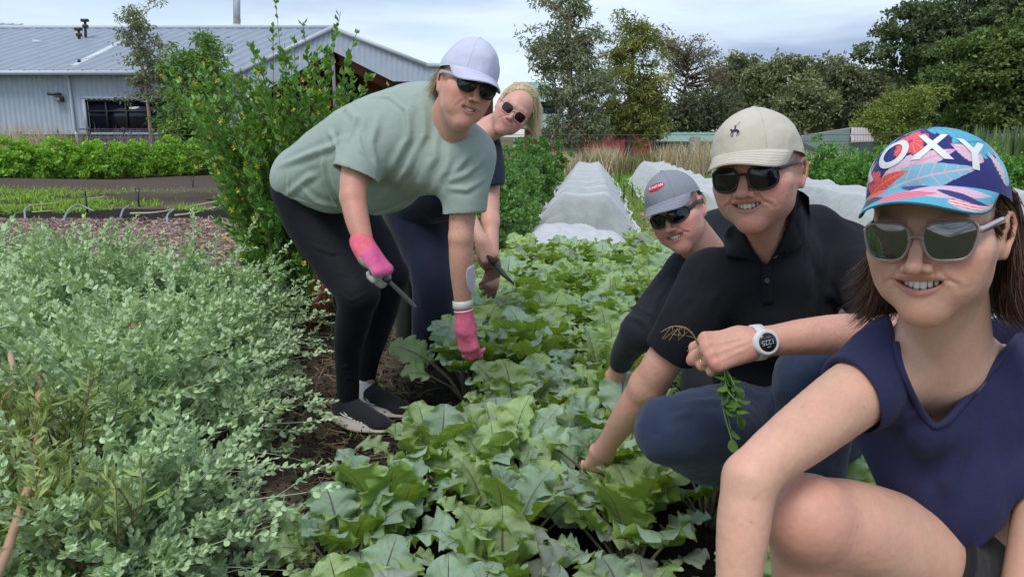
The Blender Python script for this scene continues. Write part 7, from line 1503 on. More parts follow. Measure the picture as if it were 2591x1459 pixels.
    cap = part('cap', (cV, cF), km, None); tag(cap, 'cream cotton cap embroidered with a small navy horse rider', 'cap')
    part('peak', (pV, pF), km, cap)
    part('top_button', fix_out(*Sculpt().ell(cr(np.array(0.), np.array(1.)), (.007, .007, .004), 0).mesh(.0015)), km, cap)
    cap_lines(cr, T, CM, mat('cream stitching', srgb(196, 188, 168), .8), cap)
    for kx in ():
        a = cr(np.array((kx/6) % 1.0), np.array(.62), .001); eo = fix_out(*Sculpt().ell(a, (.0022, .0022, .0022), 0).mesh(.0006)); part('eyelet', eo, mat('eyelet thread', srgb(170, 162, 146), .8), cap)
    # the little embroidered rider: horse, rider and mallet
    def on(V0): return cr(((V0[:, 0]-.013)/.60) % 1.0, .28 + V0[:, 1]/.15, .0013)
    S_ = .0128; pcs = []
    def st(pts, wds):
        pts = np.array(pts)*S_; wds = np.array(wds)*S_; d = np.gradient(pts, axis=0); n_ = np.stack([-d[:, 1], d[:, 0]], 1); n_ /= np.linalg.norm(n_, axis=1, keepdims=True)
        A = pts+n_*wds[:, None]; B = pts-n_*wds[:, None]; V0 = np.vstack([A, B]); k = len(pts); V0 = np.hstack([V0, np.zeros((2*k, 1))])
        pcs.append((on(V0), [(i, i+1, k+i+1, k+i) for i in range(k-1)]))
    st([(-.55, -.02), (-.2, .05), (.2, .05), (.5, .0)], [.16, .20, .20, .17]); st([(-.45, .0), (-.75, .35), (-.95, .25)], [.14, .12, .07])
    st([(-.5, -.1), (-.7, -.5), (-.5, -.9)], [.09, .06, .05]); st([(-.3, -.1), (-.25, -.55), (-.4, -.95)], [.08, .06, .05]); st([(.4, -.1), (.55, -.5), (.35, -.95)], [.10, .06, .05]); st([(.5, -.05), (.8, -.45), (.75, -.85)], [.09, .06, .05]); st([(.5, .05), (.75, -.1), (.85, -.4)], [.07, .05, .03])
    st([(.05, .15), (.0, .55), (-.1, .8)], [.13, .14, .08]); st([(-.12, .85), (-.14, 1.08)], [.11, .10]); st([(-.1, .7), (.15, .95), (.6, 1.6)], [.06, .04, .03]); st([(.5, 1.62), (.75, 1.5)], [.04, .04])
    part('emblem', join(pcs), mat('navy thread', srgb(32, 38, 72), .8), cap)
    # sunglasses
    fm = mat('black acetate', (.012, .011, .012), .18, var=0, spec=.6)
    lm = mat('near black lens', (.010, .008, .010), .05, var=0, spec=.55)
    glass_set(HM, None, fm, lm, cx=.0355, hw=.0265, hh=.0222, cz=-.004, y=-.1015, wrap=3.6, p=2.5, fr=.0024, skew=.02, hinge_z=.013, ear_x=.083, temple_h=.0028, bridge_z=.008, label='round black sunglasses on the man in the cream cap')
    # watch
    wc = P(1916, 866, 1.288); ax = P(2030, 852, 1.305)-P(1895, 868, 1.285); ax /= np.linalg.norm(ax); nrm = np.array([.02, -1, .28]); nrm -= ax*np.dot(nrm, ax); nrm /= np.linalg.norm(nrm); sd = np.cross(ax, nrm)
    w_ = thing('watch', 'white sports watch with a round digital face on the forearm across the jeans', 'watch', wc)
    def ring(off, half, rad, m_, nm):
        th = np.linspace(0, 2*math.pi, 48, endpoint=False); V = []
        for o_, rr_ in ((-half, 0), (-half*.9, .0028), (half*.9, .0028), (half, 0)):
            for t_ in th: V.append(wc + ax*(off+o_) + (nrm*math.cos(t_)*.96 + sd*math.sin(t_)*1.08)*(rad+rr_))
        F = [(r*48+i, r*48+(i+1) % 48, (r+1)*48+(i+1) % 48, (r+1)*48+i) for r in range(3) for i in range(48)]; return part(nm, (np.array(V), F), m_, w_)
    white = mat('white silicone', srgb(214, 214, 208), .45, var=.03); ring(0, .0095, .0275, white, 'strap')
    WM = np.eye(4); sd2 = sd if sd[2] > 0 else -sd; rt = np.cross(sd2, nrm); WM[:3, 0], WM[:3, 1], WM[:3, 2] = rt, sd2, nrm; WM[:3, 3] = wc + nrm*.0290
    def disc(r0, r1, z0, z1, m_, nm, par, n=40):
        th = np.linspace(0, 2*math.pi, n, endpoint=False); V = [(0, 0, z1)]
        for r_, z_ in ((r0, z1), (r1, z1-.0006), (r1, z0)): V += [(r_*math.cos(t_), r_*math.sin(t_), z_) for t_ in th]
        F = [(0, 1+i, 1+(i+1) % n) for i in range(n)] + [(1+r*n+i, 1+(r+1)*n+i, 1+(r+1)*n+(i+1) % n, 1+r*n+(i+1) % n) for r in range(2) for i in range(n)]
        return part(nm, (atv(WM, np.array(V)), F), m_, par)
    case = disc(.0205, .0225, -.004, .0090, mat('white watch case', srgb(222, 222, 218), .3, var=.02), 'case', w_)
    disc(.0165, .0168, .0089, .0096, mat('watch screen', (.012, .013, .016), .15, var=0), 'screen', w_)
    tm = mat('screen digits', srgb(170, 176, 184), .5, var=0)
    TM = WM @ np.array(Matrix.Rotation(math.pi + .1, 4, 'Z')); put_text('1225', .0125, TM, tm, case, 'digits', bold=.0002, z=.0100)
    put_text('SUN 19', .0040, TM @ np.array(Matrix.Translation((0, -.0085, 0))), tm, case, 'digits', z=.0100); put_text('steps', .0040, TM @ np.array(Matrix.Translation((0, .0090, 0))), tm, case, 'digits', z=.0100)
    # ring on the ring finger
    fa = 1.4*.95; fd = hm_[:3, :3] @ np.array([0, math.cos(fa), -math.sin(fa)]); fx = hm_[:3, 0]; fy = np.cross(fd, fx); rc = at(hm_, (-.009, .079+.019*math.cos(fa), .002-.019*math.sin(fa)))
    rv = tube([rc + .0094*(fx*math.cos(t_) + fy*math.sin(t_)) for t_ in np.linspace(0, 2*math.pi, 28, endpoint=False)], .0013, 6, closed=True)
    tag(part('wedding_ring', rv, mat('gold', (.72, .52, .25), .25, metal=1, var=0), None), 'gold wedding ring on the finger of the fist holding weeds', 'ring')
    # the pulled weeds in his fist
    wd = thing('pulled_weeds', 'pulled clover-like weeds held in the fist of the man in the cream cap', 'weeds', at(hm_, (0, .06, -.02)))
    r = np.random.default_rng(8); gm = mat('weed green', srgb(92, 128, 58), .55, var=.2, island=.2, transl=.25); lv, stems = [], []
    st0 = P(1832, 925, 1.262)
    for i in range(9):
        e = P(1862+r.uniform(-16, 26), 1000+i*13+r.uniform(-8, 8), 1.25+r.uniform(-.02, .02)); mid = (st0+e)/2 + r.uniform(-.01, .01, 3); pts = catmull([st0 + r.uniform(-.004, .004, 3), mid, e], 6)
        stems.append(tube(pts, .0011, 5, caps=False))
        for k in range(5):
            p = pts[int(len(pts)*(.35+.13*k))-1] if k < 4 else pts[-1]; d = r.normal(0, 1, 3); d[2] -= .8; d /= np.linalg.norm(d); sz = r.uniform(.008, .0145); u, v, _ = frame_from(d)
            ang = np.linspace(0, 2*math.pi, 9)[:-1]; pt = [p + d*sz*.15]; pt += [p + d*sz*(1.0 - math.cos(t_))*1.0 + u*sz*.78*math.sin(t_)*(1-.15*math.cos(t_)) + v*sz*.18*math.cos(2*t_) for t_ in ang]
            lv.append((np.array(pt[1:]), [tuple(range(8))]))
    part('leaves', join(lv), gm, wd); part('stems', join(stems), mat('weed stem', srgb(130, 160, 90), .5), wd)
    rts = [tube(catmull([P(1768, 872, 1.26), P(1752, 845, 1.25), P(1732, 828, 1.25), P(1700, 826, 1.26), P(1672, 840, 1.27)], 6), np.linspace(.0018, .0005, 25), 5, caps=False), tube(catmull([P(1768, 872, 1.26), P(1755, 880, 1.25), P(1738, 888, 1.25)], 5), np.linspace(.0016, .0006, 11), 5, caps=False)]
    for k in range(9):
        a = P(1750-6*k, 838-2*k+k*k*.2, 1.25); rts.append(tube(catmull([a, a+r.uniform(-.015, .008, 3), a+np.array([-.02, 0, -.018])*r.uniform(.4, 1.4)], 3), .0004, 4, caps=False))
    part('roots', join([(V, F if isinstance(F, list) else F.tolist()) for V, F in rts]), mat('pale root', srgb(168, 138, 92), .8), wd)
# ============================================================ the woman bending in the sage green tee
def green_woman():
    root = thing('person', 'woman bending over the bed in a sage green tee and black leggings', 'person', G(925, 1095))
    Mh = headE(P(1180, 215, 2.32), 24, 2, 20, 1.02)
    K = dict(w=.92, jaw=.86, smile=1.06, mo=.0046, mz=-.064, lip_t=.35, lz=1.10)
    s = Sculpt(); build_head(s, Mh, nose=1.07, nz_w=1.0, fat=.001, **K)
    s.cone(at(Mh, (0, .03, -.05)), P(1120, 330, 2.47), .058, .066, .03); s.cone(at(Mh, (0, -.01, -.085)), P(1145, 350, 2.42), .040, .055, .03)
    s.ell(P(1110, 385, 2.5), (.13, .10, .10), .05)
    # near (right) arm
    s.chain([P(935, 345, 2.46), P(900, 440, 2.37), P(893, 500, 2.33)], [.062, .047, .041], .03, kin=.03)
    s.chain([P(893, 500, 2.33), P(905, 560, 2.29), P(925, 625, 2.25)], [.041, .037, .0275], .01, kin=.03)
    # far (left) arm
    s.chain([P(1180, 400, 2.42), P(1172, 520, 2.40), P(1166, 600, 2.38)], [.060, .046, .0395], .03, kin=.03)
    s.chain([P(1166, 600, 2.38), P(1167, 670, 2.39), P(1171, 765, 2.42)], [.0395, .039, .028], .01, kin=.03)
    # legs inside the leggings, ankles
    s.chain([P(1060, 420, 2.56), P(900, 460, 2.74), P(850, 500, 2.96), P(930, 610, 2.98), P(985, 700, 2.9), P(935, 900, 2.97), P(926, 985, 2.98)], [.08, .08, .08, .07, .05, .034, .034], .02)
    V, F = fix_out(*s.mesh(.0036)); V = soften(V, F, [(at(Mh, (0, 0, 0)), .17)], 8); V = wrinkles(V, F, Mh, depth=.0014, age=.0008, smile=1.06, mz=-.064, lz=1.10)
    c = head_colors(V, Mh, srgb(216, 162, 140), srgb(186, 110, 100), srgb(206, 116, 100), brow=srgb(150, 120, 100), brow_a=.3, mo=.0046, mz=-.064, smile=1.06, lz=1.10, hair=(srgb(190, 168, 134), .8))
    a1 = np.clip(1.6-seg_dist(V, P(893, 500, 2.33), P(925, 625, 2.25))[0]/.05, 0, 1)[:, None]; c = c*(1-.35*a1) + np.array(srgb(186, 112, 92))*.35*a1
    fr_ = (fbm(V*120, 2) > .26)[:, None]*.22*(seg_dist(V, P(1172, 540, 2.4), P(1171, 765, 2.42))[0] < .08)[:, None]; c = c*(1-fr_) + np.array(srgb(150, 90, 66))*fr_
    body = part('body', (V, F), skin_mat('skin freckled'), root, col=c)
    part('teeth', teeth_mesh(Mh, .0046, 1.06, mz=-.064, lz=1.10), M_teeth, body)
    # tee
    t = Sculpt()
    t.cone(P(940, 335, 2.50), P(1180, 385, 2.46), .085, .080, .06)
    t.chain([P(770, 452, 2.84), P(840, 415, 2.74), P(930, 370, 2.62), P(1040, 330, 2.53), P(1090, 300, 2.50)], [.123, .140, .155, .150, .120], .06, kin=.08)
    t.ell(P(1085, 390, 2.50), (.165, .13, .135), .08); t.ell(P(960, 460, 2.62), (.15, .12, .115), .08); t.ell(P(855, 470, 2.74), (.13, .12, .10), .06)
    t.ell(P(1130, 420, 2.42), (.10, .08, .09), .05)
    t.chain([P(935, 345, 2.46), P(905, 425, 2.38), P(897, 470, 2.355)], [.088, .079, .076], .05, kin=.04)
    t.chain([P(1185, 400, 2.42), P(1176, 500, 2.40), P(1172, 560, 2.395)], [.086, .073, .070], .05, kin=.04)
    n1 = np.array([-.35, -.25, -1.0]); n1 /= np.linalg.norm(n1); t.ell(P(903, 418, 2.37)+n1*.215, (.2, .2, .2), .005, 's'); t.cone(P(903, 420, 2.38), P(893, 520, 2.32), .061, .064, .004, 's')
    n2 = np.array([.12, -.1, -1.0]); n2 /= np.linalg.norm(n2); t.ell(P(1168, 532, 2.40)+n2*.2, (.2, .2, .2), .005, 's'); t.cone(P(1174, 510, 2.40), P(1166, 620, 2.38), .056, .059, .004, 's')
    wedge_cut(t, ((1104, 150), (1104, 240), (1108, 300), (1122, 345), (1142, 360)), ((1215, 150), (1205, 260), (1190, 320), (1168, 355), (1142, 360)), 2.48, P(1140, 300, 2.4), .25, k=.008)
    t.cone(P(1170, 240, 2.36), P(1125, 330, 2.46), .052, .060, .006, 's')
    V, F = fix_out(*t.mesh(.0040))
    ln = lambda *p: [P(x, y, d) for x, y, d in p]
    hh_ = lambda *p: [tuple(q) for q in hit([t], [a for a, b in p], [b for a, b in p], 0.0, t0=1.5)]
    fl = [(hh_((705, 420), (760, 400), (840, 370), (880, 350)), .012, .009), (hh_((720, 500), (780, 450), (850, 420)), .012, .007), (hh_((815, 390), (820, 440), (845, 500), (880, 540)), .011, .010),
          (hh_((760, 470), (800, 510), (870, 525)), .014, .007), (hh_((860, 250), (900, 300), (870, 370)), .011, .007), (hh_((830, 330), (850, 360), (870, 420)), .012, .008),
          (hh_((920, 250), (985, 245), (1030, 280), (1035, 330)), .007, .005), (hh_((1040, 270), (1035, 350), (990, 430)), .013, .010), (hh_((1070, 260), (1075, 340), (1030, 430), (970, 500)), .014, .010),
          (hh_((1105, 320), (1100, 400), (1060, 470)), .014, .008), (hh_((1140, 370), (1130, 430), (1090, 490)), .013, .007), (hh_((1215, 330), (1180, 400), (1140, 450)), .010, .008), (hh_((1225, 400), (1180, 440), (1130, 460)), .010, .007),
          (hh_((1228, 450), (1180, 480), (1135, 475)), .009, .006), (hh_((900, 330), (915, 380), (950, 430)), .010, .006), (hh_((960, 290), (940, 360), (955, 440)), .012, .007), (hh_((730, 450), (735, 500), (800, 520)), .008, .004),
          (hh_((890, 560), (960, 540), (1050, 500), (1110, 470)), .010, .005)]
    V = folds(V, F, fl, noise=.007, nscale=9)
    gm = cloth_mat('sage cotton jersey', srgb(158, 173, 162), var=.06, bump=.3, weave=900, sheen=.2, scale=30)
    tee = part('tee', (V, F), gm, root)
    # neck band
    # leggings
    q = Sculpt()
    q.chain([P(775, 478, 2.86), P(800, 560, 2.84), P(868, 680, 2.74), P(908, 745, 2.66)], [.132, .116, .092, .0725], .05, kin=.05)
    q.chain([P(908, 745, 2.66), P(890, 830, 2.73), P(880, 900, 2.79), P(882, 1030, 2.84)], [.070, .064, .050, .041], .03, kin=.04)
    q.chain([P(850, 500, 3.0), P(930, 610, 2.98), P(985, 695, 2.9)], [.12, .10, .073], .06, kin=.05)
    q.chain([P(985, 700, 2.9), P(962, 800, 2.94), P(935, 900, 2.97), P(928, 955, 2.98)], [.071, .062, .047, .038], .03, kin=.04)
    V, F = fix_out(*q.mesh(.0042))
    hq = lambda *p: [tuple(v) for v in hit([q], [a for a, b in p], [b for a, b in p], 0.0, t0=1.8)]
    fl = [(hq((790, 620), (840, 640), (900, 640)), .009, .004), (hq((850, 690), (900, 700), (950, 680)), .008, .004), (hq((855, 740), (890, 760), (930, 740)), .007, .003), (hq((850, 960), (880, 955), (905, 962)), .006, .003), (hq((855, 930), (880, 925), (905, 935)), .006, .002)]
    V = folds(V, F, fl, noise=.0022, nscale=12)
    part('leggings', (V, F), cloth_mat('black stretch fabric', srgb(18, 20, 27), var=.08, bump=.15, sheen=.04, rough=.75), root)
    # socks and shoes
    sk = cloth_mat('white sock', srgb(214, 218, 226), var=.05)
    part('sock', fix_out(*Sculpt().chain([P(926, 962, 2.98), P(928, 1000, 2.98)], [.038, .040], .01).mesh(.005)), sk, root)
    part('sock', fix_out(*Sculpt().chain([P(884, 1015, 2.84), P(880, 1045, 2.84)], [.036, .040], .01).mesh(.005)), sk, root)
    def shoe(o, dirv, nm):
        M = frameM(o, dirv, (0, 0, 1), 1.13); u = Sculpt(); u.setM(M)      # local y forward, z up, heel near origin
        u.chain([(0, -.02, .045), (0, .04, .052), (0, .10, .042), (0, .165, .032)], [.036, .038, .037, .030], .02, kin=.03); u.cone((0, -.02, .05), (0, .0, .085), .036, .040, .02); u.ell((0, .175, .028), (.038, .045, .026), .02)
        u.cone((0, 0, .07), (0, 0, .13), .033, .036, .003, 's'); u.ell((0, .08, -.155), (.3, .3, .165), .002, 's'); u.setM()
        sh = part('shoe', fix_out(*u.mesh(.0032)), cloth_mat(nm+' mesh', srgb(34, 34, 38), var=.12, bump=.6, weave=500), root)
        u = Sculpt(); u.setM(M); u.chain([(0, -.045, .012), (0, .03, .012), (0, .11, .012), (0, .19, .016)], [.036, .036, .040, .033], .02, kin=.03, flat=(0, 0, 1), fs=3.4); u.setM()
        part('sole', fix_out(*u.mesh(.0032)), mat(nm+' sole', srgb(178, 170, 160), .7, var=.12, scale=60), sh)
        for q_ in ([(.034, -.01, .05), (.036, .03, .036), (.036, .075, .034)], [(.030, .0, .078), (.034, .025, .055), (.038, .05, .040)]): part('stripe', tube(atv(M, catmull(q_, 5)), .0035, 6), mat('white overlay', (.7, .7, .72), .6), sh)
        for k in range(6):
            y_ = .035+.018*k; w_ = .024-.001*k; z_ = .096-.0085*k
            part('lace', tube(atv(M, catmull([(-w_, y_, z_-.012), (-w_*.5, y_+.004, z_), (w_*.5, y_-.004, z_+.001), (w_, y_, z_-.012)], 4)), .0032, 6), mat('black lace', (.01, .01, .012), .8), sh)
        return sh, M
    sh, Msh = shoe(P(878, 1080, 2.84)+np.array([0, 0, .03]), (.72, -.55, 0), 'near shoe'); shoe(P(930, 1028, 2.99), (.7, -.5, 0), 'far shoe')
    for k in range(3): part('dot', fix_out(*Sculpt().ell(at(Msh, (.036, .085+.018*k, .030)), (.005, .005, .005), 0).mesh(.0015)), mat('white plastic', (.7, .7, .7), .5), sh)
    # ponytail and stray blonde hair
    r = np.random.default_rng(5); k = 900
    th = r.uniform(-1.25, -.2, k); rt = np.stack([np.sin(th)*.079, .02 + np.cos(th)*.097, r.uniform(-.03, .03, k)], 1)
    V, F = strands(rt, lambda p, t, rnd: np.array([.05, .62, -.42])+0*p, n=8, length=.07, width=.0004, jitter=.10, wave=.02, seed=6); part('hair', (atv(Mh, V), F), hair_mat('ash blonde', srgb(164, 140, 108), srgb(214, 194, 156)), body)
    # cap
    CM = Mh @ np.array(Matrix.Translation((0, .002, .004)))
    (cV, cF, cU), (pV, pF, pU), crown, cr, T = cap_mesh(CM, w=.085, d=.110, h=.106, z0=.030, nu=160, nv=50, peak_l=.088, peak_drop=.026, curve=.030, tilt=.05, ppow=2.05, back_drop=.015, nzs=.005)
    wm = cloth_mat('white cap cotton', srgb(206, 208, 228), var=.04, bump=.3, weave=900)
    cap = tag(part('cap', (cV, cF), wm, None), 'plain white cotton cap on the woman in the sage green tee', 'cap'); part('peak', (pV, pF), wm, cap)
    part('top_button', fix_out(*Sculpt().ell(cr(np.array(0.), np.array(1.)), (.007, .007, .004), 0).mesh(.0018)), wm, cap)
    cap_lines(cr, T, CM, mat('lilac stitching', srgb(192, 194, 216), .8), cap)
    glass_set(Mh, None, mat('tortoise black acetate', (.014, .010, .009), .15, var=0), M_lens, cx=.0345, hw=.0265, hh=.0215, cz=-.003, y=-.103, wrap=3.4, p=2.9, fr=.0024, skew=.22, hinge_z=.011, ear_x=.0800, temple_h=.0050, bridge_z=.009, corner=.003, tm=mat('pale grey temple', srgb(168, 168, 180), .3),
              label='dark sunglasses with pale arms on the woman in the white cap')
    # pink gloves
    pk, gy = mat('pink knit glove', srgb(232, 84, 140), .75, var=.08, bump=.4, bscale=500), mat('grey rubber palm', srgb(176, 168, 164), .6, var=.15, bump=.4, bscale=90)
    def pc(V, mp): 
        return V
    g = Sculpt(); g.chain([P(915, 612, 2.26), P(934, 650, 2.235)], [.037, .034], .01)
    gM = frameM(P(930, 640, 2.235), P(992, 712, 2.20)-P(930, 640, 2.235), np.array([.75, -.5, .45]))
    build_hand(g, gM, curl=(1.2, 1.25, 1.3, 1.3), thumb=((-.05, .95, -.35), .3), rr=1.28, sc=1, left=True)
    V, F = fix_out(*g.mesh(.0032)); V = V + vnormals(V, F)*(.0022*fbm(V*55, 3))[:, None]; H = loc(gM, V); Nn = vnormals(V, F) @ gM[:3, :3]
    gl = ~((Nn[:, 2] > .05) & (H[:, 1] < .094) & (H[:, 2] > -.012))
    cc = np.tile(np.array(srgb(226, 100, 152)), (len(V), 1)); cuff = np.clip((.012-H[:, 1])/.02, 0, 1)[:, None]; cc = cc*(1-cuff*.8) + np.array(srgb(236, 110, 118))*cuff*.8; cc[gl & (H[:, 1] > .0)] = srgb(172, 166, 162)
    glm = mat('knit glove', (0, 0, 0), .75, attr=True, var=.10, bump=.4, bscale=420, scale=60)
    g1 = part('glove', (V, F), glm, None, col=cc); tag(g1, 'pink and grey gardening glove gripping a weeding knife', 'glove')
    def fnm(V0): return atv(gM, np.stack([-V0[:, 0]+.002, V0[:, 1]+.048, .0185 - 8*(V0[:, 0]**2) + 0*V0[:, 0]], 1))
    for k, (a, b_) in enumerate((('HYFLEX', .0), ('8 M', -.009), ('EN 388', .010))): put_text(a, .0075, None, mat('glove print', (.05, .02, .04), .8), g1, 'print', fn=lambda V0, b_=b_: fnm(V0+np.array([0, b_, 0])))
    g = Sculpt(); g.chain([P(1174, 786, 2.42), P(1178, 830, 2.43)], [.0305, .034], .01)
    gM2 = frameM(P(1177, 828, 2.43), P(1192, 905, 2.44)-P(1177, 828, 2.43), np.array([-.5, -1, .1]))
    build_hand(g, gM2, curl=(.35, .45, .5, .6), thumb=((.35, .9, -.3), .3), rr=1.2)
    V, F = fix_out(*g.mesh(.0036)); V = V + vnormals(V, F)*(.0022*fbm(V*55, 3))[:, None]; cc = np.tile(np.array(srgb(226, 108, 140)), (len(V), 1)); H = loc(gM2, V); cc[H[:, 1] > .13] = srgb(90, 60, 60)
    g2 = part('glove', (V, F), glm, None, col=cc); tag(g2, 'pink gardening glove reaching down among the leaves', 'glove')
    part('cuff_band', tube([P(1173, 784, 2.42)+np.array([math.cos(a)*.031, math.sin(a)*.031, .004*math.cos(a)]) for a in np.linspace(0, 2*math.pi, 32, endpoint=False)], .0022, 6, closed=True), mat('glove trim', srgb(236, 206, 214), .7), g2)
    # watch strap on the far wrist
    th = np.linspace(0, 2*math.pi, 40, endpoint=False); wc = P(1171, 768, 2.42)
    V = [wc + np.array([math.cos(a)*(.0315+r_), math.sin(a)*(.0315+r_), z_+.003*math.cos(a)]) for z_, r_ in ((-.013, 0), (-.011, .003), (.011, .003), (.013, 0)) for a in th]
    wt = part('watch', (np.array(V), [(r_*40+i, r_*40+(i+1) % 40, (r_+1)*40+(i+1) % 40, (r_+1)*40+i) for r_ in range(3) for i in range(40)]), mat('white watch strap', srgb(206, 204, 198), .5, var=.05), None); tag(wt, 'white strap watch worn just above the pink glove', 'watch')
    # adhesive patch
    pa = sheet_on([s], [[(1183, 680), (1192, 672), (1200, 668)], [(1178, 700), (1190, 700), (1203, 700)], [(1184, 730), (1192, 730), (1202, 728)], [(1191, 738), (1195, 738), (1199, 736)]], off=.002, t0=1.8)
    po = part('adhesive_patch', pa, mat('white dressing', srgb(212, 208, 226), .6, var=.04), None); solid(po, .0008, 0); tag(po, 'white adhesive dressing stuck on the freckled forearm above the watch', 'dressing')
    # weeding knife
    kn = thing('weeding_knife', 'dark steel weeding knife gripped in the pink and grey glove', 'knife', P(1000, 725, 2.2))
    a, b_, c_ = P(985, 712, 2.20), P(1012, 738, 2.18), P(1053, 778, 2.15)
    part('handle', tube(np.array([P(955, 690, 2.22), a]), np.array([.008, .009]), 10), mat('black grip', (.02, .02, .02), .5), kn)
    d = (c_-a)/np.linalg.norm(c_-a); up = np.cross(d, (0, 1, 0)); up /= np.linalg.norm(up); V = []
    for p, w_ in ((a, .006), (b_, .0075), (b_*.35+c_*.65, .0075), (c_*.97+b_*.03, .005), (c_, .001)):
        for sx, sy in ((-1, 0), (0, -.15), (1, 0), (0, .15)): V.append(p + up*w_*sx + np.array([0, 1, 0])*w_*sy)
    F = [(r_*4+i, r_*4+(i+1) % 4, (r_+1)*4+(i+1) % 4, (r_+1)*4+i) for r_ in range(4) for i in range(4)] + [(3, 2, 1, 0), (16, 17, 18, 19)]
    part('blade', (np.array(V), F), mat('worn steel', (.10, .10, .10), .45, metal=.8, var=.5, scale=60, col2=(.03, .025, .02)), kn, smooth=False)
# ============================================================ the young man behind, and the woman behind the green tee
def boy():
    root = thing('person', 'grinning young man in a charcoal hoodie and grey cap behind the man in the polo', 'person', G(1800, 1010))
    M = headE(P(1712, 536, 2.24), -30, 6, -26, .98)
    K = dict(w=.96, jaw=.98, smile=1.2, mo=.0066, mz=-.063, lip_t=.6)
    s = Sculpt(); build_head(s, M, nose=1.08, **K)
    s.cone(at(M, (0, .035, -.05)), P(1790, 640, 2.42), .054, .060, .03); s.cone(at(M, (0, -.0, -.085)), P(1770, 650, 2.36), .034, .05, .03); s.ell(P(1820, 730, 2.50), (.10, .08, .10), .05)
    s.chain([P(1800, 700, 2.42), P(1745, 690, 2.36), P(1668, 775, 2.28), P(1608, 830, 2.25)], [.05, .048, .042, .036], .03)
    s.chain([P(1608, 830, 2.25), P(1575, 905, 2.34), P(1560, 945, 2.40)], [.036, .030, .024], .02)
    build_hand(s, frameM(P(1560, 945, 2.40), P(1545, 1010, 2.44)-P(1560, 945, 2.40), (0, -1, .2)), curl=(.6, .7, .7, .8), thumb=((-.25, .9, -.4), .2))
    V, F = fix_out(*s.mesh(.0036)); V = wrinkles(V, F, M, depth=.0030, smile=1.2, mz=-.063, w=.96, age=.0006)
    c = head_colors(V, M, srgb(216, 158, 138), srgb(196, 108, 100), srgb(214, 112, 100), brow=srgb(90, 64, 50), brow_a=.5, w=.96, mo=.0066, mz=-.063, smile=1.2, hair=(srgb(92, 70, 56), .85))
    hd = loc(frameM(P(1560, 945, 2.40), P(1545, 1010, 2.44)-P(1560, 945, 2.40), (0, -1, .2)), V); dirt = np.clip((hd[:, 1]-.03)/.06, 0, 1)*(np.abs(hd) < .15).all(1)*.5; c = c*(1-dirt[:, None]) + np.array((.10, .05, .035))*dirt[:, None]
    body = part('body', (V, F), skin_mat('skin youthful'), root, col=c); part('teeth', teeth_mesh(M, .0066, 1.2, mz=-.063), M_teeth, body)
    t = Sculpt()
    t.cone(P(1745, 700, 2.36), P(1900, 620, 2.55), .075, .085, .06); t.ell(P(1830, 640, 2.60), (.17, .14, .12), .08); t.ell(P(1800, 780, 2.48), (.16, .13, .20), .08)
    t.chain([P(1745, 690, 2.34), P(1668, 775, 2.27), P(1618, 840, 2.22)], [.078, .066, .058], .05, kin=.05)
    t.chain([P(1618, 838, 2.22), P(1590, 875, 2.29), P(1572, 912, 2.36)], [.057, .048, .040], .02)
    t.chain([P(1758, 640, 2.44), P(1790, 580, 2.50), P(1830, 560, 2.52)], [.045, .052, .050], .05, kin=.03)      # hood folds
    t.cone(at(M, (0, .02, -.05)), P(1775, 640, 2.38), .058, .060, .01, 's')
    V, F = fix_out(*t.mesh(.0045)); hq = lambda *p: [tuple(v) for v in hit([t], [a for a, b in p], [b for a, b in p], 0.0, t0=1.6)]
    fl = [(hq((1745, 660), (1720, 720), (1690, 790)), .012, .008), (hq((1700, 700), (1660, 760), (1640, 820)), .011, .007), (hq((1585, 800), (1620, 810), (1650, 850)), .009, .008), (hq((1595, 770), (1640, 790), (1680, 840)), .009, .006),
          (hq((1780, 560), (1800, 590), (1790, 640)), .008, .006), (hq((1740, 760), (1730, 820), (1700, 860)), .012, .006)]
    V = folds(V, F, fl, noise=.008, nscale=9); part('hoodie', (V, F), cloth_mat('charcoal fleece', srgb(34, 37, 44), var=.12, bump=.3, sheen=.08), root)
    part('trousers', fix_out(*Sculpt().chain([P(1850, 900, 2.6), P(1800, 960, 2.35)], [.14, .10], .05).chain([P(1800, 960, 2.35), P(1830, 1060, 2.45)], [.085, .06], .03).mesh(.008)), cloth_mat('dark trousers', (.02, .022, .03)), root)
    r = np.random.default_rng(9); k = 900; th = r.uniform(.2, 1.38, k); rt = np.stack([np.sin(th)*.077, .018 + np.cos(th)*.094, r.uniform(.0, .035, k)], 1)
    V, F = strands(rt, lambda p, t, rnd: np.stack([.2*np.sin(th), .45+0*th, -1+0*th], 1), n=4, length=.016, width=.0006, jitter=.25, seed=9); part('hair', (atv(M, V), F), hair_mat('short brown hair', srgb(74, 56, 44), srgb(120, 96, 76)), body)
    CM = M @ np.array(Matrix.Translation((0, .002, .004)))
    (cV, cF, cU), (pV, pF, pU), crown, cr, T = cap_mesh(CM, w=.083, d=.104, h=.086, z0=.042, nu=160, nv=50, peak_l=.090, peak_drop=.018, curve=.030, tilt=.05, ppow=2.1, back_drop=.016, nzs=.003)
    gm = cloth_mat('heather grey wool blend', srgb(140, 144, 152), var=.10, bump=.4, weave=700, scale=90)
    cap = tag(part('cap', (cV, cF), gm, None), 'heather grey cap with a red oval badge on the young man behind the others', 'cap'); part('peak', (pV, pF), gm, cap)
    part('top_button', fix_out(*Sculpt().ell(cr(np.array(0.), np.array(1.)), (.007, .007, .004), 0).mesh(.0018)), gm, cap)
    cap_lines(cr, T, CM, mat('grey stitching', srgb(122, 126, 134), .8), cap)
    on = lambda V0, off: cr(((V0[:, 0]-.004)/.56) % 1.0, .36 + V0[:, 1]/.15, off)
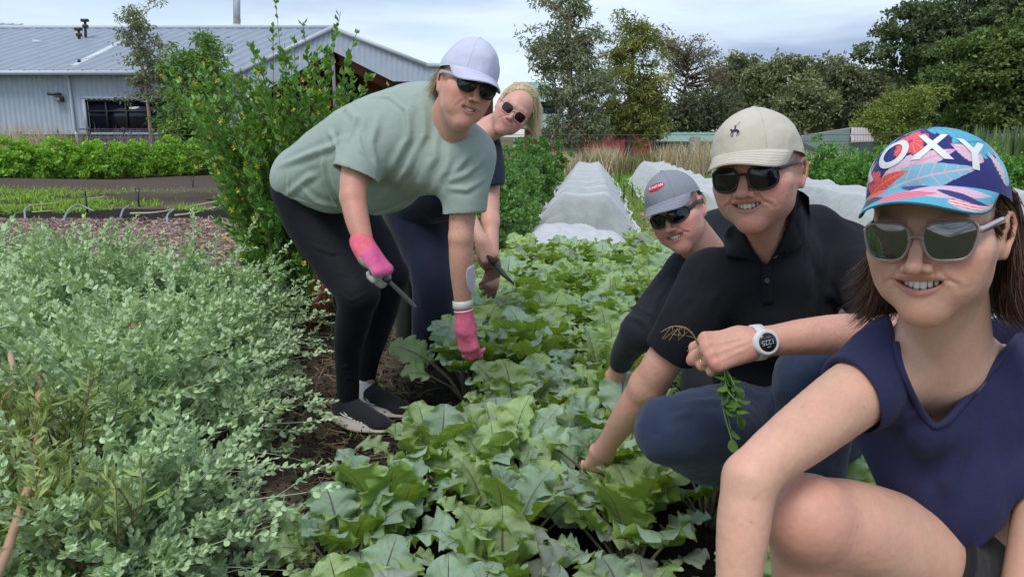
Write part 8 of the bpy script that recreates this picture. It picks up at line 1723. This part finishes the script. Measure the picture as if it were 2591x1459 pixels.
    tt = np.linspace(0, 2*math.pi, 40, endpoint=False); E = np.vstack([[0, 0, 0]]+[np.stack([.034*k*np.cos(tt), .0135*k*np.sin(tt), 0*tt], 1) for k in (.25, .5, .75, 1)])
    F = [(0, 1+i, 1+(i+1) % 40) for i in range(40)] + [(1+r_*40+i, 1+(r_+1)*40+i, 1+(r_+1)*40+(i+1) % 40, 1+r_*40+(i+1) % 40) for r_ in range(3) for i in range(40)]
    badge = part('badge', (on(E, .0015), F), mat('red badge', srgb(196, 28, 48), .6, var=.03), cap)
    put_text('RONSTAN', .0135, None, mat('white badge lettering', (.8, .8, .8), .6, var=0), badge, 'lettering', fn=lambda V0: on(V0*np.array([.92, 1, 1]), .0026), bold=.0003)
    glass_set(M, None, mat('matte black plastic', (.014, .015, .017), .3, var=0), M_lens, cx=.034, hw=.0290, hh=.0185, cz=-.002, y=-.104, wrap=7.5, p=2.9, fr=.0030, skew=.14, hinge_z=.006, ear_x=.0785, temple_h=.0062, bridge_z=.007, label='sporty wraparound black sunglasses on the young man in the grey cap')
def back_woman():
    root = thing('person', 'blonde woman in navy leaning in behind the woman in the green tee', 'person', G(1060, 880))
    M = headE(P(1300, 281, 3.25), 4, -2, 38, .96)
    K = dict(w=.97, jaw=.92, smile=1.15, mo=0.0, mz=-.064, lip_t=.1)
    s = Sculpt(); build_head(s, M, nose=1.0, **K)
    s.cone(at(M, (0, .03, -.05)), P(1190, 350, 3.35), .050, .060, .03); s.cone(at(M, (0, .0, -.09)), P(1210, 350, 3.28), .032, .05, .03); s.ell(P(1160, 420, 3.35), (.15, .12, .15), .05)
    s.chain([P(1236, 420, 3.28), P(1240, 520, 3.20), P(1241, 560, 3.16)], [.050, .041, .037], .03, kin=.02); s.chain([P(1241, 560, 3.16), P(1243, 620, 3.10), P(1250, 675, 3.04)], [.037, .032, .023], .02, kin=.02)
    s.chain([P(1165, 430, 3.33), P(1150, 450, 3.25), P(1180, 540, 3.12), P(1221, 612, 3.0)], [.06, .05, .038, .024], .03, kin=.02)
    hM = frameM(P(1221, 614, 3.0), P(1246, 672, 2.97)-P(1221, 614, 3.0), np.array([-.2, -1, .3]))
    build_hand(s, hM, curl=(.9, 1.0, 1.1, 1.1), thumb=((.5, .8, -.3), .4)); hM2 = frameM(P(1250, 675, 3.04), P(1236, 740, 3.02)-P(1250, 675, 3.04), np.array([.2, -1, .2]))
    build_hand(s, hM2, curl=(.4, .5, .5, .6), thumb=((-.5, .8, -.3), .3), left=True)
    V, F = fix_out(*s.mesh(.0044)); V = wrinkles(V, F, M, depth=.0020, age=.0004, smile=1.0, mz=-.064, w=.97)
    c = head_colors(V, M, srgb(220, 166, 148), srgb(200, 128, 118), srgb(214, 118, 108), brow=srgb(180, 140, 110), brow_a=.3, w=.97, mo=.0, mz=-.064)
    for h_ in (hM, hM2):
        hd = loc(h_, V); dirt = np.clip((hd[:, 1]-.05)/.05, 0, 1)*(np.abs(hd) < .15).all(1)*.75; c = c*(1-dirt[:, None]) + np.array((.045, .022, .016))*dirt[:, None]
    body = part('body', (V, F), skin_mat('skin rosy'), root, col=c)
    t = Sculpt(); t.chain([P(1130, 460, 3.4), P(1160, 400, 3.36), P(1200, 370, 3.34)], [.16, .15, .10], .06, kin=.06); t.chain([P(1222, 360, 3.32), P(1238, 420, 3.26), P(1240, 470, 3.22)], [.068, .066, .064], .05, kin=.03)
    t.chain([P(1060, 500, 3.5), P(1130, 450, 3.4)], [.15, .16], .06); t.cone(at(M, (0, .03, -.06)), P(1195, 345, 3.33), .056, .058, .01, 's'); t.ell(P(1242, 462, 3.22)+np.array([0, 0, -.2]), (.2, .2, .2), .004, 's'); t.cone(P(1238, 430, 3.25), P(1241, 520, 3.19), .052, .052, .003, 's')
    V, F = fix_out(*t.mesh(.0055)); V = folds(V, F, [], noise=.008, nscale=8); part('tee', (V, F), cloth_mat('navy jersey', srgb(28, 36, 58), var=.1), root)
    q = Sculpt(); q.chain([P(1040, 520, 3.55), P(1075, 620, 3.5), P(1100, 720, 3.42), P(1092, 860, 3.5)], [.15, .125, .105, .10], .05, kin=.05); q.chain([P(1120, 560, 3.6), P(1130, 700, 3.55), P(1128, 860, 3.6)], [.10, .085, .075], .04, kin=.04)
    V, F = fix_out(*q.mesh(.007)); V = folds(V, F, [], noise=.010, nscale=7, stretch=(1.5, 1.5, .4)); part('trousers', (V, F), cloth_mat('navy trouser cloth', srgb(30, 36, 58), var=.1), root)
    q = Sculpt(); q.chain([P(1000, 540, 3.50), P(1022, 680, 3.50), P(1022, 872, 3.52)], [.060, .050, .040], .05, kin=.04)
    V, F = fix_out(*q.mesh(.007)); part('side_panel', (V, F), cloth_mat('olive trouser cloth', srgb(62, 68, 56), var=.1), root)
    part('shoe', fix_out(*Sculpt().chain([P(1085, 872, 3.5), P(1015, 880, 3.45)], [.05, .04], .02).mesh(.008)), cloth_mat('black shoe', (.015, .015, .017)), root)
    # blonde hair swept over and falling to the right
    r = np.random.default_rng(12); k = 12000
    ph = r.uniform(0, 2*math.pi, k); el = np.arcsin(r.uniform(.18, 1, k)); rt = np.stack([.079*np.cos(el)*np.cos(ph), .018+.100*np.cos(el)*np.sin(ph), .034+.090*np.sin(el)], 1)
    ok = ~((rt[:, 1] < -.045) & (rt[:, 2] < .112)); rt = rt[ok]
    Mi = np.linalg.inv(M[:3, :3]); dn = Mi @ np.array([.05, 0, -1.0]); dn /= np.linalg.norm(dn)
    cen = np.array([0, .018, .034]); rad = np.array([.080, .103, .091])
    def steer(p, t, rnd):
        q_ = (p-cen)/rad; rr_ = np.linalg.norm(q_, axis=1, keepdims=True); n_ = q_/rad; n_ /= np.linalg.norm(n_, axis=1, keepdims=True)
        back = np.array([0, 1.9, 0]); d = dn + back*max(0, 1-1.5*t); d = d - n_*np.minimum((d*n_).sum(1, keepdims=True), 0)*(rr_ < 1.12) + n_*(rr_ < 1.0)*.6
        if t > .72: d = d + Mi @ np.array([.9, 0, .45])*(t-.72)*3
        return d
    V, F = strands(rt, steer, n=14, length=np.where(rt[:, 0] > -.01, .150, .08)*r.uniform(.8, 1.1, len(rt)), width=.0007, jitter=.05, wave=.02, seed=13)
    hm = hair_mat('pale blonde', srgb(222, 200, 160), srgb(250, 238, 210)); hr = part('hair', (atv(M, V), F), hm, body)
    sk = Sculpt(); sk.setM(M); sk.ell((0, .022, .036), (.078, .098, .089), 0); sk.setM(); V, F = fix_out(*sk.mesh(.005)); X = loc(M, V); V, F = keep(V, F, ~((X[:, 1] < -.052) & (X[:, 2] < .114))); part('scalp', (V, F), mat('scalp hair', srgb(190, 162, 118), .6, var=.2, scale=200), hr)
    glass_set(M, None, mat('pale pink acetate', srgb(206, 178, 160), .3, var=0), mat('wine lens', (.035, .006, .010), .08, var=0, spec=.6), cx=.0335, hw=.0250, hh=.0215, cz=-.005, y=-.099, wrap=3.4, p=3.4, fr=.0019, skew=.05, hinge_z=.010, ear_x=.077, temple_h=.002, bridge_z=.006, label='square sunglasses with wine red lenses on the blonde woman')
    br = thing('bracelet', 'gold bead bracelet on the wrist of the blonde woman', 'bracelet', P(1218, 606, 3.0)); bm_ = mat('gold and pearl beads', srgb(224, 196, 130), .35, var=.3, scale=300); pc = []
    ax = P(1221, 612, 3.0)-P(1180, 540, 3.12); u, v, _ = frame_from(ax); bc = P(1216, 604, 3.02)
    for k in range(18): a = 2*math.pi*k/18; pc.append(fix_out(*Sculpt().ell(bc+(u*math.cos(a)+v*math.sin(a))*.0285, (.0048,)*3, 0).mesh(.0022)))
    for i, q_ in enumerate(pc): part('bead', q_, bm_ if i % 3 else mat('pearl bead', (.75, .72, .66), .3, var=0), br)
    tl = thing('hand_weeder', 'long dark hand tool held by the blonde woman above the leaves', 'tool', P(1240, 655, 2.96)); part('handle', tube(np.array([P(1228, 640, 2.99), P(1252, 668, 2.95)]), [.012, .013], 10), mat('muddy grip', (.035, .025, .02), .8), tl); part('blade', tube(np.array([P(1252, 668, 2.95), P(1275, 695, 2.92), P(1300, 718, 2.89)]), [.009, .010, .004], 8), mat('dark tool steel', (.04, .04, .04), .5, var=.3), tl)
import time
_t0 = time.time()
def run(name, fn):
    t = time.time(); fn(); print('built %s in %.1fs' % (name, time.time()-t))
run('ground', ground)
run('litter', litter)
run('shed', shed)
run('far', far_buildings)
run('cars', cars)
run('fences', fences)
run('trees', trees)
run('rows', rows)
run('yellow', yellow_shrub)
run('salt', saltbush)
run('kale', kale_bed)
run('covers', covers)
run('irr', irrigation)
run('w0', front_woman)
run('man', man)
run('w1', green_woman)
run('boy', boy)
run('w2', back_woman)
